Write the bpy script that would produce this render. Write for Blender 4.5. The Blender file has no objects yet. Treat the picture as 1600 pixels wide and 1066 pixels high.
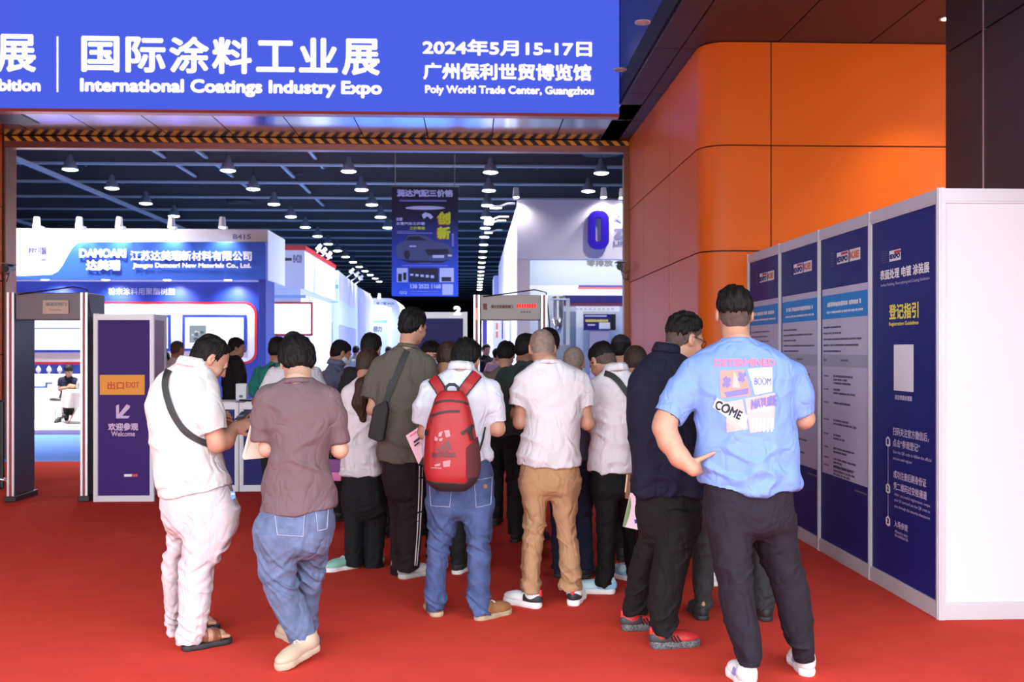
import bpy, math, random
import numpy as np
from mathutils import Matrix, Vector
from mathutils.bvhtree import BVHTree

# ------------------------------------------------------------------ camera, world, exposure
SC = bpy.context.scene
COL = SC.collection
F, CX, HY, EYE = 1556.0, 800.0, 548.0, 1.56        # focal length in px, centre column, horizon row, eye height
YAW = math.radians(2.21)
cd = bpy.data.cameras.new('camera')
cd.sensor_width = 36.0
cd.lens = F * 36.0 / 1600.0
cd.shift_y = 15.0 / 1600.0
cd.clip_start = 0.05
cd.clip_end = 400
cd.dof.use_dof = True
cd.dof.focus_distance = 5.6
cd.dof.aperture_fstop = 4.5
cam = bpy.data.objects.new('camera', cd)
COL.objects.link(cam)
cam.location = (0, 0, EYE)
cam.rotation_euler = (math.pi / 2, 0, -YAW)
SC.camera = cam

world = bpy.data.worlds.new('world')
SC.world = world
world.use_nodes = True
bg = world.node_tree.nodes['Background']
bg.inputs[0].default_value = (0.86, 0.93, 1.0, 1)
bg.inputs[1].default_value = 6.6
SC.view_settings.view_transform = 'Standard'
SC.view_settings.look = 'None'
SC.view_settings.exposure = 0.0
SC.view_settings.gamma = 1.0
SC.view_settings.use_curve_mapping = False
SC.cycles.max_bounces = 6
SC.cycles.sample_clamp_indirect = 6.0
R = random.Random(7)

# ------------------------------------------------------------------ geometry of the view
ST, CT = math.sin(YAW), math.cos(YAW)
def ray(px, py):
    u, v = (px - CX) / F, (HY - py) / F
    return Vector((ST + u * CT, CT - u * ST, v))
def WY(px, py, Y):                      # point on the upright plane y = Y
    r = ray(px, py); k = Y / r.y
    return Vector((r.x * k, Y, EYE + r.z * k))
def WX(px, py, X):                      # point on the upright plane x = X
    r = ray(px, py); k = X / r.x
    return Vector((X, r.y * k, EYE + r.z * k))
def WZ(px, py, Z=0.0):                  # point on the level plane z = Z
    r = ray(px, py); k = (Z - EYE) / r.z
    return Vector((r.x * k, r.y * k, Z))

# ------------------------------------------------------------------ materials
MATS = {}
def mat(name, col, rough=0.6, metal=0.0, bump=0.0, bscale=200.0, var=0.0, vscale=8.0, emit=None, estr=1.0, spec=0.5, trans=0.0,
        coat=0.0, sheen=0.0, sss=0.0, stretch=(1, 1, 1), alpha=1.0, crease=0.0):
    if name in MATS: return MATS[name]
    m = bpy.data.materials.new(name); m.use_nodes = True
    nt = m.node_tree; b = nt.nodes['Principled BSDF']
    c = (col[0], col[1], col[2], 1)
    b.inputs['Base Color'].default_value = c
    b.inputs['Roughness'].default_value = rough
    b.inputs['Metallic'].default_value = metal
    b.inputs['Specular IOR Level'].default_value = spec
    if trans: b.inputs['Transmission Weight'].default_value = trans
    if coat: b.inputs['Coat Weight'].default_value = coat; b.inputs['Coat Roughness'].default_value = 0.12
    if sheen: b.inputs['Sheen Weight'].default_value = sheen
    if sss: b.inputs['Subsurface Weight'].default_value = sss; b.inputs['Subsurface Radius'].default_value = (0.012, 0.005, 0.003)
    if alpha < 1: b.inputs['Alpha'].default_value = alpha
    if emit:
        b.inputs['Emission Color'].default_value = (*emit, 1); b.inputs['Emission Strength'].default_value = estr
    tc = mp = None
    if bump or var or crease:
        tc = nt.nodes.new('ShaderNodeTexCoord'); mp = nt.nodes.new('ShaderNodeMapping')
        nt.links.new(tc.outputs['Object'], mp.inputs['Vector']); mp.inputs['Scale'].default_value = stretch
    if bump:
        n = nt.nodes.new('ShaderNodeTexNoise'); n.inputs['Scale'].default_value = bscale; n.inputs['Detail'].default_value = 3
        bp = nt.nodes.new('ShaderNodeBump'); bp.inputs['Strength'].default_value = bump; bp.inputs['Distance'].default_value = 0.01
        nt.links.new(mp.outputs[0], n.inputs['Vector']); nt.links.new(n.outputs[0], bp.inputs['Height']); nt.links.new(bp.outputs[0], b.inputs['Normal'])
    if crease:                            # soft creases of worn cloth
        n = nt.nodes.new('ShaderNodeTexNoise'); n.inputs['Scale'].default_value = 6; n.inputs['Detail'].default_value = 1.5; n.inputs['Distortion'].default_value = 1.2
        mp2 = nt.nodes.new('ShaderNodeMapping'); mp2.inputs['Scale'].default_value = (1.3, 1.3, 0.9); mp2.inputs['Rotation'].default_value = (0.3, 0.5, 0.2)
        nt.links.new(tc.outputs['Object'], mp2.inputs['Vector']); nt.links.new(mp2.outputs[0], n.inputs['Vector'])
        m1 = nt.nodes.new('ShaderNodeMath'); m1.operation = 'SUBTRACT'; m1.inputs[1].default_value = .5; m2 = nt.nodes.new('ShaderNodeMath'); m2.operation = 'ABSOLUTE'
        nt.links.new(n.outputs[0], m1.inputs[0]); nt.links.new(m1.outputs[0], m2.inputs[0])
        b2 = nt.nodes.new('ShaderNodeBump'); b2.inputs['Strength'].default_value = crease; b2.inputs['Distance'].default_value = 0.05
        nt.links.new(m2.outputs[0], b2.inputs['Height'])
        if bump: nt.links.new(bp.outputs[0], b2.inputs['Normal'])
        nt.links.new(b2.outputs[0], b.inputs['Normal'])
    if var:
        n = nt.nodes.new('ShaderNodeTexNoise'); n.inputs['Scale'].default_value = vscale; n.inputs['Detail'].default_value = 5
        nt.links.new(mp.outputs[0], n.inputs['Vector'])
        r = nt.nodes.new('ShaderNodeValToRGB')
        r.color_ramp.elements[0].position = 0.3; r.color_ramp.elements[1].position = 0.7
        r.color_ramp.elements[0].color = (*[x * (1 - var) for x in col], 1)
        r.color_ramp.elements[1].color = (*[min(1, x * (1 + var)) for x in col], 1)
        nt.links.new(n.outputs[0], r.inputs[0]); nt.links.new(r.outputs[0], b.inputs['Base Color'])
    MATS[name] = m
    return m
def glow(name, col, s=1.0):
    if name in MATS: return MATS[name]
    m = bpy.data.materials.new(name); m.use_nodes = True
    nt = m.node_tree; nt.nodes.clear()
    e = nt.nodes.new('ShaderNodeEmission'); o = nt.nodes.new('ShaderNodeOutputMaterial')
    e.inputs[0].default_value = (*col, 1); e.inputs[1].default_value = s
    nt.links.new(e.outputs[0], o.inputs[0]); MATS[name] = m
    return m
def srgb(r, g, b):
    f = lambda c: (c / 255 / 12.92) if c / 255 <= 0.04045 else ((c / 255 + 0.055) / 1.055) ** 2.4
    return (f(r), f(g), f(b))

# ------------------------------------------------------------------ mesh helpers
class MB:                                # collects boxes, prisms, tubes and lathes; build() links them as one mesh object
    def __init__(s): s.v = []; s.f = []
    def add(s, vs, fs):
        o = len(s.v); s.v += [tuple(p) for p in vs]; s.f += [tuple(i + o for i in f) for f in fs]; return s
    def box(s, lo, hi):
        (a, b, c), (d, e, f) = lo, hi
        return s.add([(a, b, c), (d, b, c), (d, e, c), (a, e, c), (a, b, f), (d, b, f), (d, e, f), (a, e, f)],
                     [(3, 2, 1, 0), (4, 5, 6, 7), (0, 1, 5, 4), (1, 2, 6, 5), (2, 3, 7, 6), (3, 0, 4, 7)])
    def prism(s, pts, ext):              # planar polygon (counter-clockwise seen from the side ext points away to) pushed along ext
        n = len(pts); e = Vector(ext); a = [Vector(p) for p in pts]
        return s.add(a + [p + e for p in a], [tuple(range(n - 1, -1, -1)), tuple(range(n, 2 * n))] +
                     [(i, (i + 1) % n, n + (i + 1) % n, n + i) for i in range(n)])
    def tube(s, pts, r, n=10, closed=False, caps=True):
        P = [Vector(p) for p in pts]; rs = r if isinstance(r, (list, tuple)) else [r] * len(P); vs = []; fs = []
        up = None
        for i, p in enumerate(P):
            if closed: t = P[(i + 1) % len(P)] - P[i - 1]
            else: t = P[min(i + 1, len(P) - 1)] - P[max(i - 1, 0)]
            t.normalize()
            if up is None: up = Vector((0, 0, 1)) if abs(t.z) < 0.9 else Vector((1, 0, 0))
            a = t.cross(up); a.normalize(); b = a.cross(t); up = b
            for k in range(n):
                w = 2 * math.pi * k / n; vs.append(p + (a * math.cos(w) + b * math.sin(w)) * rs[i])
        m = len(P)
        for i in range(m if closed else m - 1):
            j = (i + 1) % m
            for k in range(n):
                fs.append((i * n + k, j * n + k, j * n + (k + 1) % n, i * n + (k + 1) % n)[::-1])
        if caps and not closed: fs += [tuple(range(n)), tuple(range((m - 1) * n, m * n))[::-1]]
        return s.add(vs, fs)
    def lathe(s, prof, c=(0, 0, 0), n=24, cap=True):   # prof: (radius, z)
        vs = []; fs = []
        for r, z in prof:
            for k in range(n):
                w = 2 * math.pi * k / n; vs.append((c[0] + r * math.cos(w), c[1] + r * math.sin(w), c[2] + z))
        for i in range(len(prof) - 1):
            for k in range(n): fs.append((i * n + k, i * n + (k + 1) % n, (i + 1) * n + (k + 1) % n, (i + 1) * n + k))
        if cap: fs += [tuple(range(n))[::-1], tuple(range((len(prof) - 1) * n, len(prof) * n))]
        return s.add(vs, fs)
    def build(s, name, m, parent=None, bevel=0.0, smooth=False, off=None):
        me = bpy.data.meshes.new(name)
        o3 = Vector(off) if off is not None else None
        if o3: s.v = [tuple(Vector(p) - o3) for p in s.v]
        me.from_pydata(s.v, [], s.f); me.validate(); me.update()
        if smooth:
            for p in me.polygons: p.use_smooth = True
        me.materials.append(m)
        o = bpy.data.objects.new(name, me); COL.objects.link(o)
        if parent: o.parent = parent
        if bevel:
            b = o.modifiers.new('bevel', 'BEVEL'); b.width = bevel; b.segments = 2; b.limit_method = 'ANGLE'
        return o
def bx(name, lo, hi, m, parent=None, bevel=0.0):
    return MB().box(lo, hi).build(name, m, parent, bevel)
def tag(o, label=None, cat=None, group=None, kind=None):
    if label: o['label'] = label
    if cat: o['category'] = cat
    if group: o['group'] = group
    if kind: o['kind'] = kind
    return o
def empty(name, loc, label, cat, group=None, rz=0.0):
    o = bpy.data.objects.new(name, None); COL.objects.link(o)
    o.location = loc; o.rotation_euler = (0, 0, rz); o.empty_display_size = 0.1
    return tag(o, label, cat, group)
def struct(o): o['kind'] = 'structure'; return o
def kids(parent, *objs):                 # parts built in world coordinates go under a thing that stands somewhere
    for o in objs:
        o.parent = parent; o.matrix_parent_inverse = parent.matrix_basis.inverted()
def copy_tree(o, parent=None):
    c = o.copy(); COL.objects.link(c)
    if parent: c.parent = parent
    for ch in o.children: copy_tree(ch, c)
    return c

# flat lettering: one mesh fitted into a box (u0..u1, v0..v1) of a plane (origin O, axes U, V, normal N towards the reader)
def text_mesh(body):
    c = bpy.data.curves.new('t', 'FONT'); c.body = body; c.size = 1; c.resolution_u = 3
    o = bpy.data.objects.new('t', c); COL.objects.link(o)
    dg = bpy.context.evaluated_depsgraph_get()
    me = bpy.data.meshes.new_from_object(o.evaluated_get(dg), depsgraph=dg)
    v = np.array([p.co[:2] for p in me.vertices]).reshape(-1, 2); f = [tuple(p.vertices) for p in me.polygons]
    bpy.data.objects.remove(o); bpy.data.curves.remove(c); bpy.data.meshes.remove(me)
    return v, f
TCACHE = {}
def text_geo(items, bold_dirs=6):
    """items: (body, u0, u1, v0, v1, bold) -> 2-d vertices with a layer number, faces"""
    V = []; Fc = []
    for body, u0, u1, v0, v1, bold in items:
        if body not in TCACHE: TCACHE[body] = text_mesh(body)
        v, f = TCACHE[body]
        lo, hi = v.min(0), v.max(0)
        w = (v - lo) / np.maximum(hi - lo, 1e-6) * [u1 - u0 - 2 * bold, v1 - v0 - 2 * bold] + [u0 + bold, v0 + bold]
        sh = [(0, 0)] + ([(math.cos(a) * bold, math.sin(a) * bold) for a in [2 * math.pi * k / bold_dirs for k in range(bold_dirs)]] if bold else [])
        for li, s in enumerate(sh):
            o = len(V); V += [(p[0] + s[0], p[1] + s[1], li) for p in w]; Fc += [tuple(i + o for i in q) for q in f]
    return V, Fc
def lettering(name, items, m, O, U, Vv, N, parent=None, lift=0.002):
    V, Fc = text_geo(items)
    O, U, Vv, N = Vector(O), Vector(U), Vector(Vv), Vector(N)
    b = MB(); b.v = [tuple(O + U * p[0] + Vv * p[1] + N * (lift + p[2] * 0.0002)) for p in V]; b.f = Fc
    o = b.build(name, m)
    if parent: kids(parent, o)
    return o
def flat(name, polys, m, O, U, Vv, N, parent=None, lift=0.002, thick=0.0):
    """flat shapes (lists of (u, v), counter-clockwise) printed on a plane"""
    O, U, Vv, N = Vector(O), Vector(U), Vector(Vv), Vector(N)
    b = MB()
    for p in polys:
        pts = [O + U * a + Vv * c + N * lift for a, c in p]
        if thick: b.prism(pts, N * thick)
        else: b.add(pts, [tuple(range(len(pts)))])
    o = b.build(name, m)
    if parent: kids(parent, o)
    return o
def rect(u0, v0, u1, v1): return [(u0, v0), (u1, v0), (u1, v1), (u0, v1)]
def glyphs(u0, u1, v0, v1, rnd):          # a line of print too small to read: little blocks in the rhythm of characters
    h = v1 - v0; u = u0; out = []
    while u < u1 - h * .5:
        w = h * rnd.uniform(.7, .95); out.append(rect(u, v0 + h * rnd.uniform(0, .12), min(u + w, u1), v1 - h * rnd.uniform(0, .12))); u += w + h * (.18 if rnd.random() < .85 else .7)
    return out
def disc(u, v, r, n=16, ry=None): return [(u + r * math.cos(2 * math.pi * k / n), v + (ry or r) * math.sin(2 * math.pi * k / n)) for k in range(n)]
def rrect(u0, v0, u1, v1, r, n=6, corners=(1, 1, 1, 1)):
    out = []
    for (cx, cy, a0, on, ex, ey) in ((u1 - r, v0 + r, -90, corners[0], u1, v0), (u1 - r, v1 - r, 0, corners[1], u1, v1), (u0 + r, v1 - r, 90, corners[2], u0, v1), (u0 + r, v0 + r, 180, corners[3], u0, v0)):
        if on: out += [(cx + r * math.cos(math.radians(a0 + 90 * k / n)), cy + r * math.sin(math.radians(a0 + 90 * k / n))) for k in range(n + 1)]
        else: out.append((ex, ey))
    return out
AX, AY, AZ = Vector((1, 0, 0)), Vector((0, 1, 0)), Vector((0, 0, 1))
ORD = ['first', 'second', 'third', 'fourth', 'fifth', 'sixth', 'seventh', 'eighth', 'ninth', 'tenth', 'eleventh', 'twelfth', 'thirteenth', 'fourteenth',
       'fifteenth', 'sixteenth', 'seventeenth', 'eighteenth', 'nineteenth', 'twentieth', 'twenty-first', 'twenty-second', 'twenty-third', 'twenty-fourth', 'twenty-fifth', 'twenty-sixth']
# ------------------------------------------------------------------ the setting
YD, XR, XL, SOF = 14.7, 2.3, -6.8, 4.678           # doorway plane, right and left reveal, soffit height
M_CARPET = mat('red_carpet', (0.67, 0.058, 0.038), 1.0, bump=0.25, bscale=900, var=0.05, vscale=5, spec=0.05)
M_BLUEC = mat('blue_carpet', srgb(92, 135, 222), 0.95, bump=0.2, bscale=600, spec=0.2)
M_ORANGE = mat('orange_cladding', (0.80, 0.135, 0.008), 0.42, metal=0.0, spec=0.25, var=0.04, vscale=0.7)
M_DARK = mat('seam_black', (0.012, 0.01, 0.01), 0.8)
M_SOFFIT = mat('soffit_metal', (0.07, 0.05, 0.048), 0.45, metal=0.5)
M_GREYP = mat('grey_cladding', (0.040, 0.040, 0.048), 0.4, metal=0.3)
M_FRAME = mat('door_frame_metal', (0.30, 0.12, 0.075), 0.35, metal=0.5)
M_WHITE = mat('white_panel', (0.86, 0.85, 0.87), 0.5)
M_ALU = mat('aluminium', (0.72, 0.71, 0.73), 0.35, metal=0.7)
M_ALUW = mat('pale_aluminium', (0.60, 0.58, 0.61), 0.4, metal=0.2)
M_NAVY = mat('navy_print', (.012, .012, .14), 0.5, spec=.2)
M_PURPLE = mat('purple_print', (.036, .008, .135), 0.5, spec=.2)
M_HALLC = mat('hall_roof', (0.022, 0.022, 0.025), 0.9)
M_BEAM = mat('beam_grey', (0.065, 0.065, 0.07), 0.7)
M_FLANGE = mat('beam_flange', (0.44, 0.43, 0.42), 0.6)
M_BLACK = mat('black_plastic', (0.015, 0.015, 0.017), 0.4)
M_PINKW = mat('print_white', (0.85, 0.82, 0.85), 0.6)
M_TXTW = mat('lettering_white', (0.9, 0.89, 0.92), 0.5)
M_TXTG = mat('lettering_grey', (0.16, 0.16, 0.18), 0.6)
M_CHROME = mat('chrome', (0.8, 0.8, 0.8), 0.15, metal=1.0)

struct(bx('floor', (-15, -1.5, -0.1), (12, 14.25, 0), M_CARPET))
struct(bx('floor_outside', (-40, -40, -0.12), (40, -1.5, -0.01), mat('bounce_grey', (.42, .41, .40), .9, var=.08, vscale=2)))  # unseen ground behind the camera, made pale to bounce daylight indoors
struct(bx('floor_hall', (-45, 14.25, -0.1), (45, 155, 0), M_BLUEC))

# hall shell
struct(bx('ceiling_hall', (-45, 15.1, 11.0), (45, 155, 11.2), M_HALLC))
struct(bx('wall_hall_back', (-45, 150, 0), (45, 150.3, 11), M_HALLC))
struct(bx('wall_hall_left', (-45.3, 15.1, 0), (-45, 150, 11), M_HALLC))
struct(bx('wall_hall_right', (45, 15.1, 0), (45.3, 150, 11), M_HALLC))
struct(bx('wall_doorway_left', (-45, YD, 0), (XL, 15.1, 11), M_ORANGE))
struct(bx('wall_doorway_right', (2.62, YD, 0), (45, 15.1, 11), M_GREYP))
struct(bx('wall_doorway_top', (XL, YD + 0.06, 4.55), (2.62, YD + .14, 11), M_FRAME)); struct(bx('ceiling_hall_edge', (-45, YD + .14, 10.9), (45, 15.1, 11.2), M_HALLC))
b1, b2, b3, b4 = MB(), MB(), MB(), MB()
for k in range(26):                                     # cross beams: deep dark web over a paler bottom flange
    y = 39 + 4.2 * k
    b1.box((-44, y + 0.06, 8.84), (44, y + 0.12, 9.75), )
    b2.box((-44, y, 8.76), (44, y + 0.2, 8.84))
    if k < 9:
        for x in range(-30, 16, 6):                     # slanted web braces hung above the flange
            b3.tube([(x, y + 1.2, 8.9), (x + 1.2, y + 2.2, 10.6)], 0.06, 6); b3.tube([(x + 2.6, y + 1.2, 8.9), (x + 1.4, y + 2.2, 10.6)], 0.06, 6)
for x in (-16.3, -24, -31): b4.box((x, 16, 8.3), (x + 0.22, 110, 8.42))
for x, y0, y1 in ((-12.0, 36, 44), (-10.4, 36, 47), (-7.8, 40, 52), (-6.2, 36, 41), (-3, 60, 66)): b4.box((x, y0, 9.0), (x + 0.12, y1, 9.08))
for o in (b1.build('beam_web', M_BEAM), b2.build('beam_flange', M_FLANGE), b3.build('beam_brace', M_BEAM), b4.build('beam_rail', M_FLANGE)): struct(o)
struct(bx('column_hall', (-18.5, 30, 0), (-16.9, 31.6, 11), mat('hall_column', (0.10, 0.12, 0.17), 0.7)))
b = MB()
for x, y in ((-10.1, 36), (-4.1, 37), (-7.6, 44), (4.9, 38), (1.6, 40), (-12, 52), (-3.4, 58), (-5.6, 70)): b.lathe([(0.75, 0), (0.8, 0.1), (0.3, 0.25), (0.3, 1.4)], (x, y, 9.1), 20)
struct(b.build('ceiling_diffuser', M_BEAM, smooth=False))

# orange cladding on the right of the doorway: reveal, rounded corner, front wall; panels with dark joints
def plan_panels(name, runs, zs, th, m, gap=0.012, z_gap=0.014):
    mb = MB()
    for pts in runs:
        P = [Vector((p[0], p[1], 0)) for p in pts]
        nrm = []
        for i in range(len(P)):
            t = (P[min(i + 1, len(P) - 1)] - P[max(i - 1, 0)]).normalized(); nrm.append(Vector((-t.y, t.x, 0)))
        d0 = (P[1] - P[0]).normalized() * gap / 2; d1 = (P[-1] - P[-2]).normalized() * gap / 2
        P[0] += d0; P[-1] -= d1
        for z0, z1 in zip(zs[:-1], zs[1:]):
            a, c = z0 + z_gap / 2, z1 - z_gap / 2
            vs = []; fs = []
            for p, n in zip(P, nrm): q = p + n * th; vs += [(p.x, p.y, a), (p.x, p.y, c), (q.x, q.y, c), (q.x, q.y, a)]
            for i in range(len(P) - 1):
                o = 4 * i
                fs += [(o, o + 4, o + 5, o + 1), (o + 2, o + 6, o + 7, o + 3), (o + 1, o + 5, o + 6, o + 2), (o + 3, o + 7, o + 4, o)]
            e = 4 * (len(P) - 1); fs += [(0, 1, 2, 3), (e + 3, e + 2, e + 1, e)]
            mb.add(vs, fs)
    o = mb.build(name, m, smooth=False)
    return struct(o)
ZS = [0.02, 0.44, 1.5, 2.565, 3.63, SOF]
arc = [(2.3 + 0.27 - 0.27 * math.cos(a), 10.21 - 0.27 * math.sin(a)) for a in [math.pi / 2 * k / 10 for k in range(11)]]
o = plan_panels('wall_right', [[(XR, 14.66), (XR, 13.4)], [(XR, 13.4), (XR, 11.65)], [(XR, 11.65)] + arc + [(3.0, 9.94)], [(3.0, 9.94), (4.8, 9.94)], [(4.8, 9.94), (6.6, 9.94)]], ZS, 0.03, M_ORANGE)
for p in o.data.polygons: p.use_smooth = abs(p.normal.z) < 0.1
em = o.modifiers.new('split', 'EDGE_SPLIT'); em.split_angle = math.radians(25)
b = MB(); b.box((2.335, 10.3, 0), (2.62, YD, SOF)); b.box((2.62, 9.975, 0), (7, 10.3, SOF)); b.lathe([(0.235, 0), (0.235, SOF)], (2.57, 10.21, 0), 24)
struct(b.build('wall_right_backing', M_DARK))
o = plan_panels('wall_left', [[(XL, 5.0), (XL, 7)], [(XL, 7), (XL, 9.4)], [(XL, 9.4), (XL, 11.8)], [(XL, 11.8), (XL, 14.66)]], ZS, 0.03, M_ORANGE)
struct(bx('wall_left_backing', (-7.2, 5.0, 0), (XL - 0.035, YD, SOF), M_DARK))

# soffit panels (right of the screen it runs towards the camera; behind the screen only the strip over the doorway)
def ceil_panels(name, xs, ys, z, m, gap=0.014):
    b = MB()
    for xa, xb in zip(xs[:-1], xs[1:]):
        for ya, yb in zip(ys[:-1], ys[1:]): b.box((xa + gap / 2, ya + gap / 2, z), (xb - gap / 2, yb - gap / 2, z + 0.03))
    return struct(b.build(name, m))
YSR = [4.8, 6.6, 8.4, 10.2, 12.0, 13.4, 14.7]
ceil_panels('ceiling_right', [1.86, 2.14, 3.08, 4.01, 4.95, 5.9, 6.8], YSR, SOF, M_SOFFIT)
ceil_panels('ceiling_doorway', [2.14 - 0.935 * k for k in range(10, -1, -1)], [12.55, 14.7], SOF, mat('soffit_polished', (.52, .54, .62), .13, metal=1.0))
struct(bx('ceiling_backing', (1.84, 4.8, SOF + 0.035), (8, 15, SOF + 0.3), M_DARK))
struct(bx('ceiling_doorway_backing', (-9, 12.56, SOF + 0.035), (1.84, 15, SOF + 0.3), M_DARK))
struct(bx('wall_bulkhead', (-12, 12.56, SOF + 0.3), (1.84, 12.9, 6.25), M_GREYP))
struct(bx('wall_bulkhead_side', (1.84, 4.8, SOF + 0.3), (2.1, 12.6, 6.25), M_GREYP))
struct(bx('wall_bulkhead_front', (2.1, 4.8, SOF + 0.3), (8, 5.0, 6.25), M_GREYP))
struct(bx('ceiling_lobby', (-14, 1.7, 6.25), (9, 13, 6.4), M_GREYP))  # unseen ceiling, kept low so daylight falls off quickly along the carpet
struct(bx('wall_added_baffle', (-14, 1.7, 4.0), (9, 1.95, 6.25), M_GREYP))  # unseen head added to narrow the daylight opening
struct(bx('wall_added_jamb', (-14, 1.7, 0), (-9.5, 1.95, 4.0), M_GREYP)); struct(bx('wall_added_left', (-9.6, 1.95, 0), (-9.5, 5.0, 6.25), M_GREYP)); struct(bx('wall_added_return', (-9.5, 4.9, 0), (-7.2, 5.0, 6.25), M_GREYP))  # unseen walls added to keep daylight out from the left
hatch = struct(bx('trim_hatch', (-6.55, 13.2, SOF - 0.012), (-5.95, 13.9, SOF - 0.001), M_SOFFIT))

# grey wall at the right edge
xg = 4.0
b = MB()
for ya, yb in ((8.3, 7.67), (7.67, 6.4), (6.4, 5.1), (5.1, 3.0)):
    for za, zb in ((0.0, 1.9), (1.9, 4.08), (4.08, 6.3)): b.box((xg, yb + 0.006, za + 0.007), (xg + 0.03, ya - 0.006, zb - 0.007))
b.box((xg + 0.03, 8.27, 0), (5.6, 8.3, 6.3))
struct(b.build('wall_grey', M_GREYP))
struct(bx('wall_grey_backing', (xg + 0.032, 3.0, 0), (xg + 0.25, 8.26, 6.3), M_DARK))
struct(bx('trim_1', (xg - 0.003, 7.662, 0), (xg + 0.02, 7.678, 6.3), M_ALU))

# door frame and the hazard tape on its head
b = MB()
b.box((XL, YD - 0.02, 4.50), (XR + 0.05, YD + .14, 4.59)); b.box((XL, YD - 0.02, 4.59), (XR + 0.05, YD + 0.05, SOF - 0.01))
b.box((XL + 0.0, YD - 0.02, 0), (XL + 0.035, 15.0, 4.5)); b.box((XR - 0.075, YD - 0.03, 0), (XR + 0.06, YD + 0.02, 4.5)); b.box((XR - 0.02, YD, 0), (XR + 0.1, 15.2, 4.5))
struct(b.build('trim_2', M_FRAME, bevel=0.004))
struct(bx('trim_3', (XL - 0.05, 14.66, 0), (XL - 0.0, YD - 0.02, SOF - 0.01), M_DARK))
mz = bpy.data.materials.new('hazard_stripes'); mz.use_nodes = True
nt = mz.node_tree; pb = nt.nodes['Principled BSDF']; tc = nt.nodes.new('ShaderNodeTexCoord'); sp = nt.nodes.new('ShaderNodeSeparateXYZ')
def mth(op, a, c):
    n = nt.nodes.new('ShaderNodeMath'); n.operation = op
    for i, q in enumerate((a, c)):
        if hasattr(q, 'links'): nt.links.new(q, n.inputs[i])
        else: n.inputs[i].default_value = q
    return n.outputs[0]
nt.links.new(tc.outputs['Object'], sp.inputs[0])
s_ = mth('FRACT', mth('MULTIPLY', mth('ADD', sp.outputs[0], sp.outputs[2]), 6.2), 0.0)
g_ = mth('GREATER_THAN', s_, 0.5)
mx = nt.nodes.new('ShaderNodeMix'); mx.data_type = 'RGBA'
nt.links.new(g_, mx.inputs[0]); mx.inputs[6].default_value = (0.03, 0.02, 0.02, 1); mx.inputs[7].default_value = (1.0, 0.5, 0.04, 1)
nt.links.new(mx.outputs[2], pb.inputs['Base Color']); pb.inputs['Roughness'].default_value = 0.5
tag(bx('hazard_tape', (XL + 0.02, YD - 0.026, 4.595), (XR, YD - 0.0205, SOF - 0.012), mz), 'yellow and black striped hazard tape along the head of the hall doorway', 'tape')

# ------------------------------------------------------------------ the LED sign over the doorway
def pxbox(x0, x1, y0, y1, Y, ox):        # pixel box on the plane y=Y, as (u0, u1, v0, v1) with u = X - ox
    xm, ym = (x0 + x1) / 2, (y0 + y1) / 2
    return (WY(x0, ym, Y).x - ox, WY(x1, ym, Y).x - ox, WY(xm, y1, Y).z, WY(xm, y0, Y).z)
M_LED = glow('led_blue', srgb(78, 98, 232), 1.0)
M_LEDT = glow('led_white', (1.0, 0.93, 0.97), 1.15)
YS = 12.38
led = empty('led_sign', (-3.5, 12.46, 4.5), 'wide blue glowing LED sign with white lettering over the doorway', 'sign')
xe = WY(967.5, 90, YS).x
o = MB().box((-9.5, YS, 4.525), (xe, 12.54, 6.2)).build('screen', M_LED)
o2 = MB().box((-9.5, YS + 0.01, 4.485), (xe, 12.54, 4.523)).build('bottom_rail', mat('red_rail', (0.55, 0.10, 0.07), 0.3, metal=0.3))
kids(led, o, o2)
T = [('展', -6, 57, 53, 113, .016), ('国', 127, 187, 56, 113, .016), ('际', 196, 259, 57, 114, .016), ('涂', 264, 327, 57, 115, .016), ('料', 331, 394, 58, 116, .016), ('工', 400, 461, 63, 113, .016),
     ('业', 467, 528, 59, 114, .016), ('展', 534, 594, 60, 118, .016), ('涂', -150, -88, 52, 111, .016), ('装', -78, -16, 52, 112, .016)]
its = [(s, *pxbox(a, c, d, e, YS, 0), bd) for s, a, c, d, e, bd in T]
its += [(s, *pxbox(a, c, d, e, YS, 0), bd) for s, a, c, d, e, bd in (('Exhibition', -52, 64, 123, 143, .012), ('International Coatings Industry Expo', 125, 597, 124, 152, .012),
        ('Coating', -150, -65, 123, 149, .007), ('2024年5月15-17日', 660, 925, 62, 88, .010), ('广州保利世贸博览馆', 661, 924, 99, 126, .010), ('Poly World Trade Center, Guangzhou', 664, 928, 134, 151, .007))]
lettering('lettering', its, M_LEDT, (0, YS, 0), AX, AZ, -AY, led, 0.003)
u0, u1, v0, v1 = pxbox(88.5, 91.5, 57, 144, YS, 0)
flat('divider_line', [rect(u0, v0, u1, v1)], M_LEDT, (0, YS, 0), AX, AZ, -AY, led, 0.003)

# ceiling fittings by the right wall
def downlight(px, py, label, lit=False):
    p = WZ(px, py, SOF)
    e = empty('ceiling_downlight', p, label, 'light')
    MB().lathe([(0.055, -0.012), (0.075, -0.012), (0.075, 0.0), (0.055, 0.0)], (0, 0, 0), 20, cap=False).build('trim_ring', M_ALUW, e, smooth=True)
    MB().lathe([(0.0, -0.004), (0.056, -0.004), (0.056, 0.0)], (0, 0, 0), 20, cap=False).build('lens', glow('lamp_lit', (1, .93, .8), 25) if lit else M_PINKW, e)
    if lit:
        L = bpy.data.lights.new('spot', 'SPOT'); L.energy = 160; L.spot_size = math.radians(95); L.spot_blend = 0.9; L.color = (1, .85, .65); L.shadow_soft_size = 0.05
        lo = bpy.data.objects.new('spot', L); COL.objects.link(lo); lo.parent = e; lo.location = (0, 0, -0.03)
    return e
downlight(1004, 34, 'round unlit ceiling downlight farther from the big sign, nearer to the camera')
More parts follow.
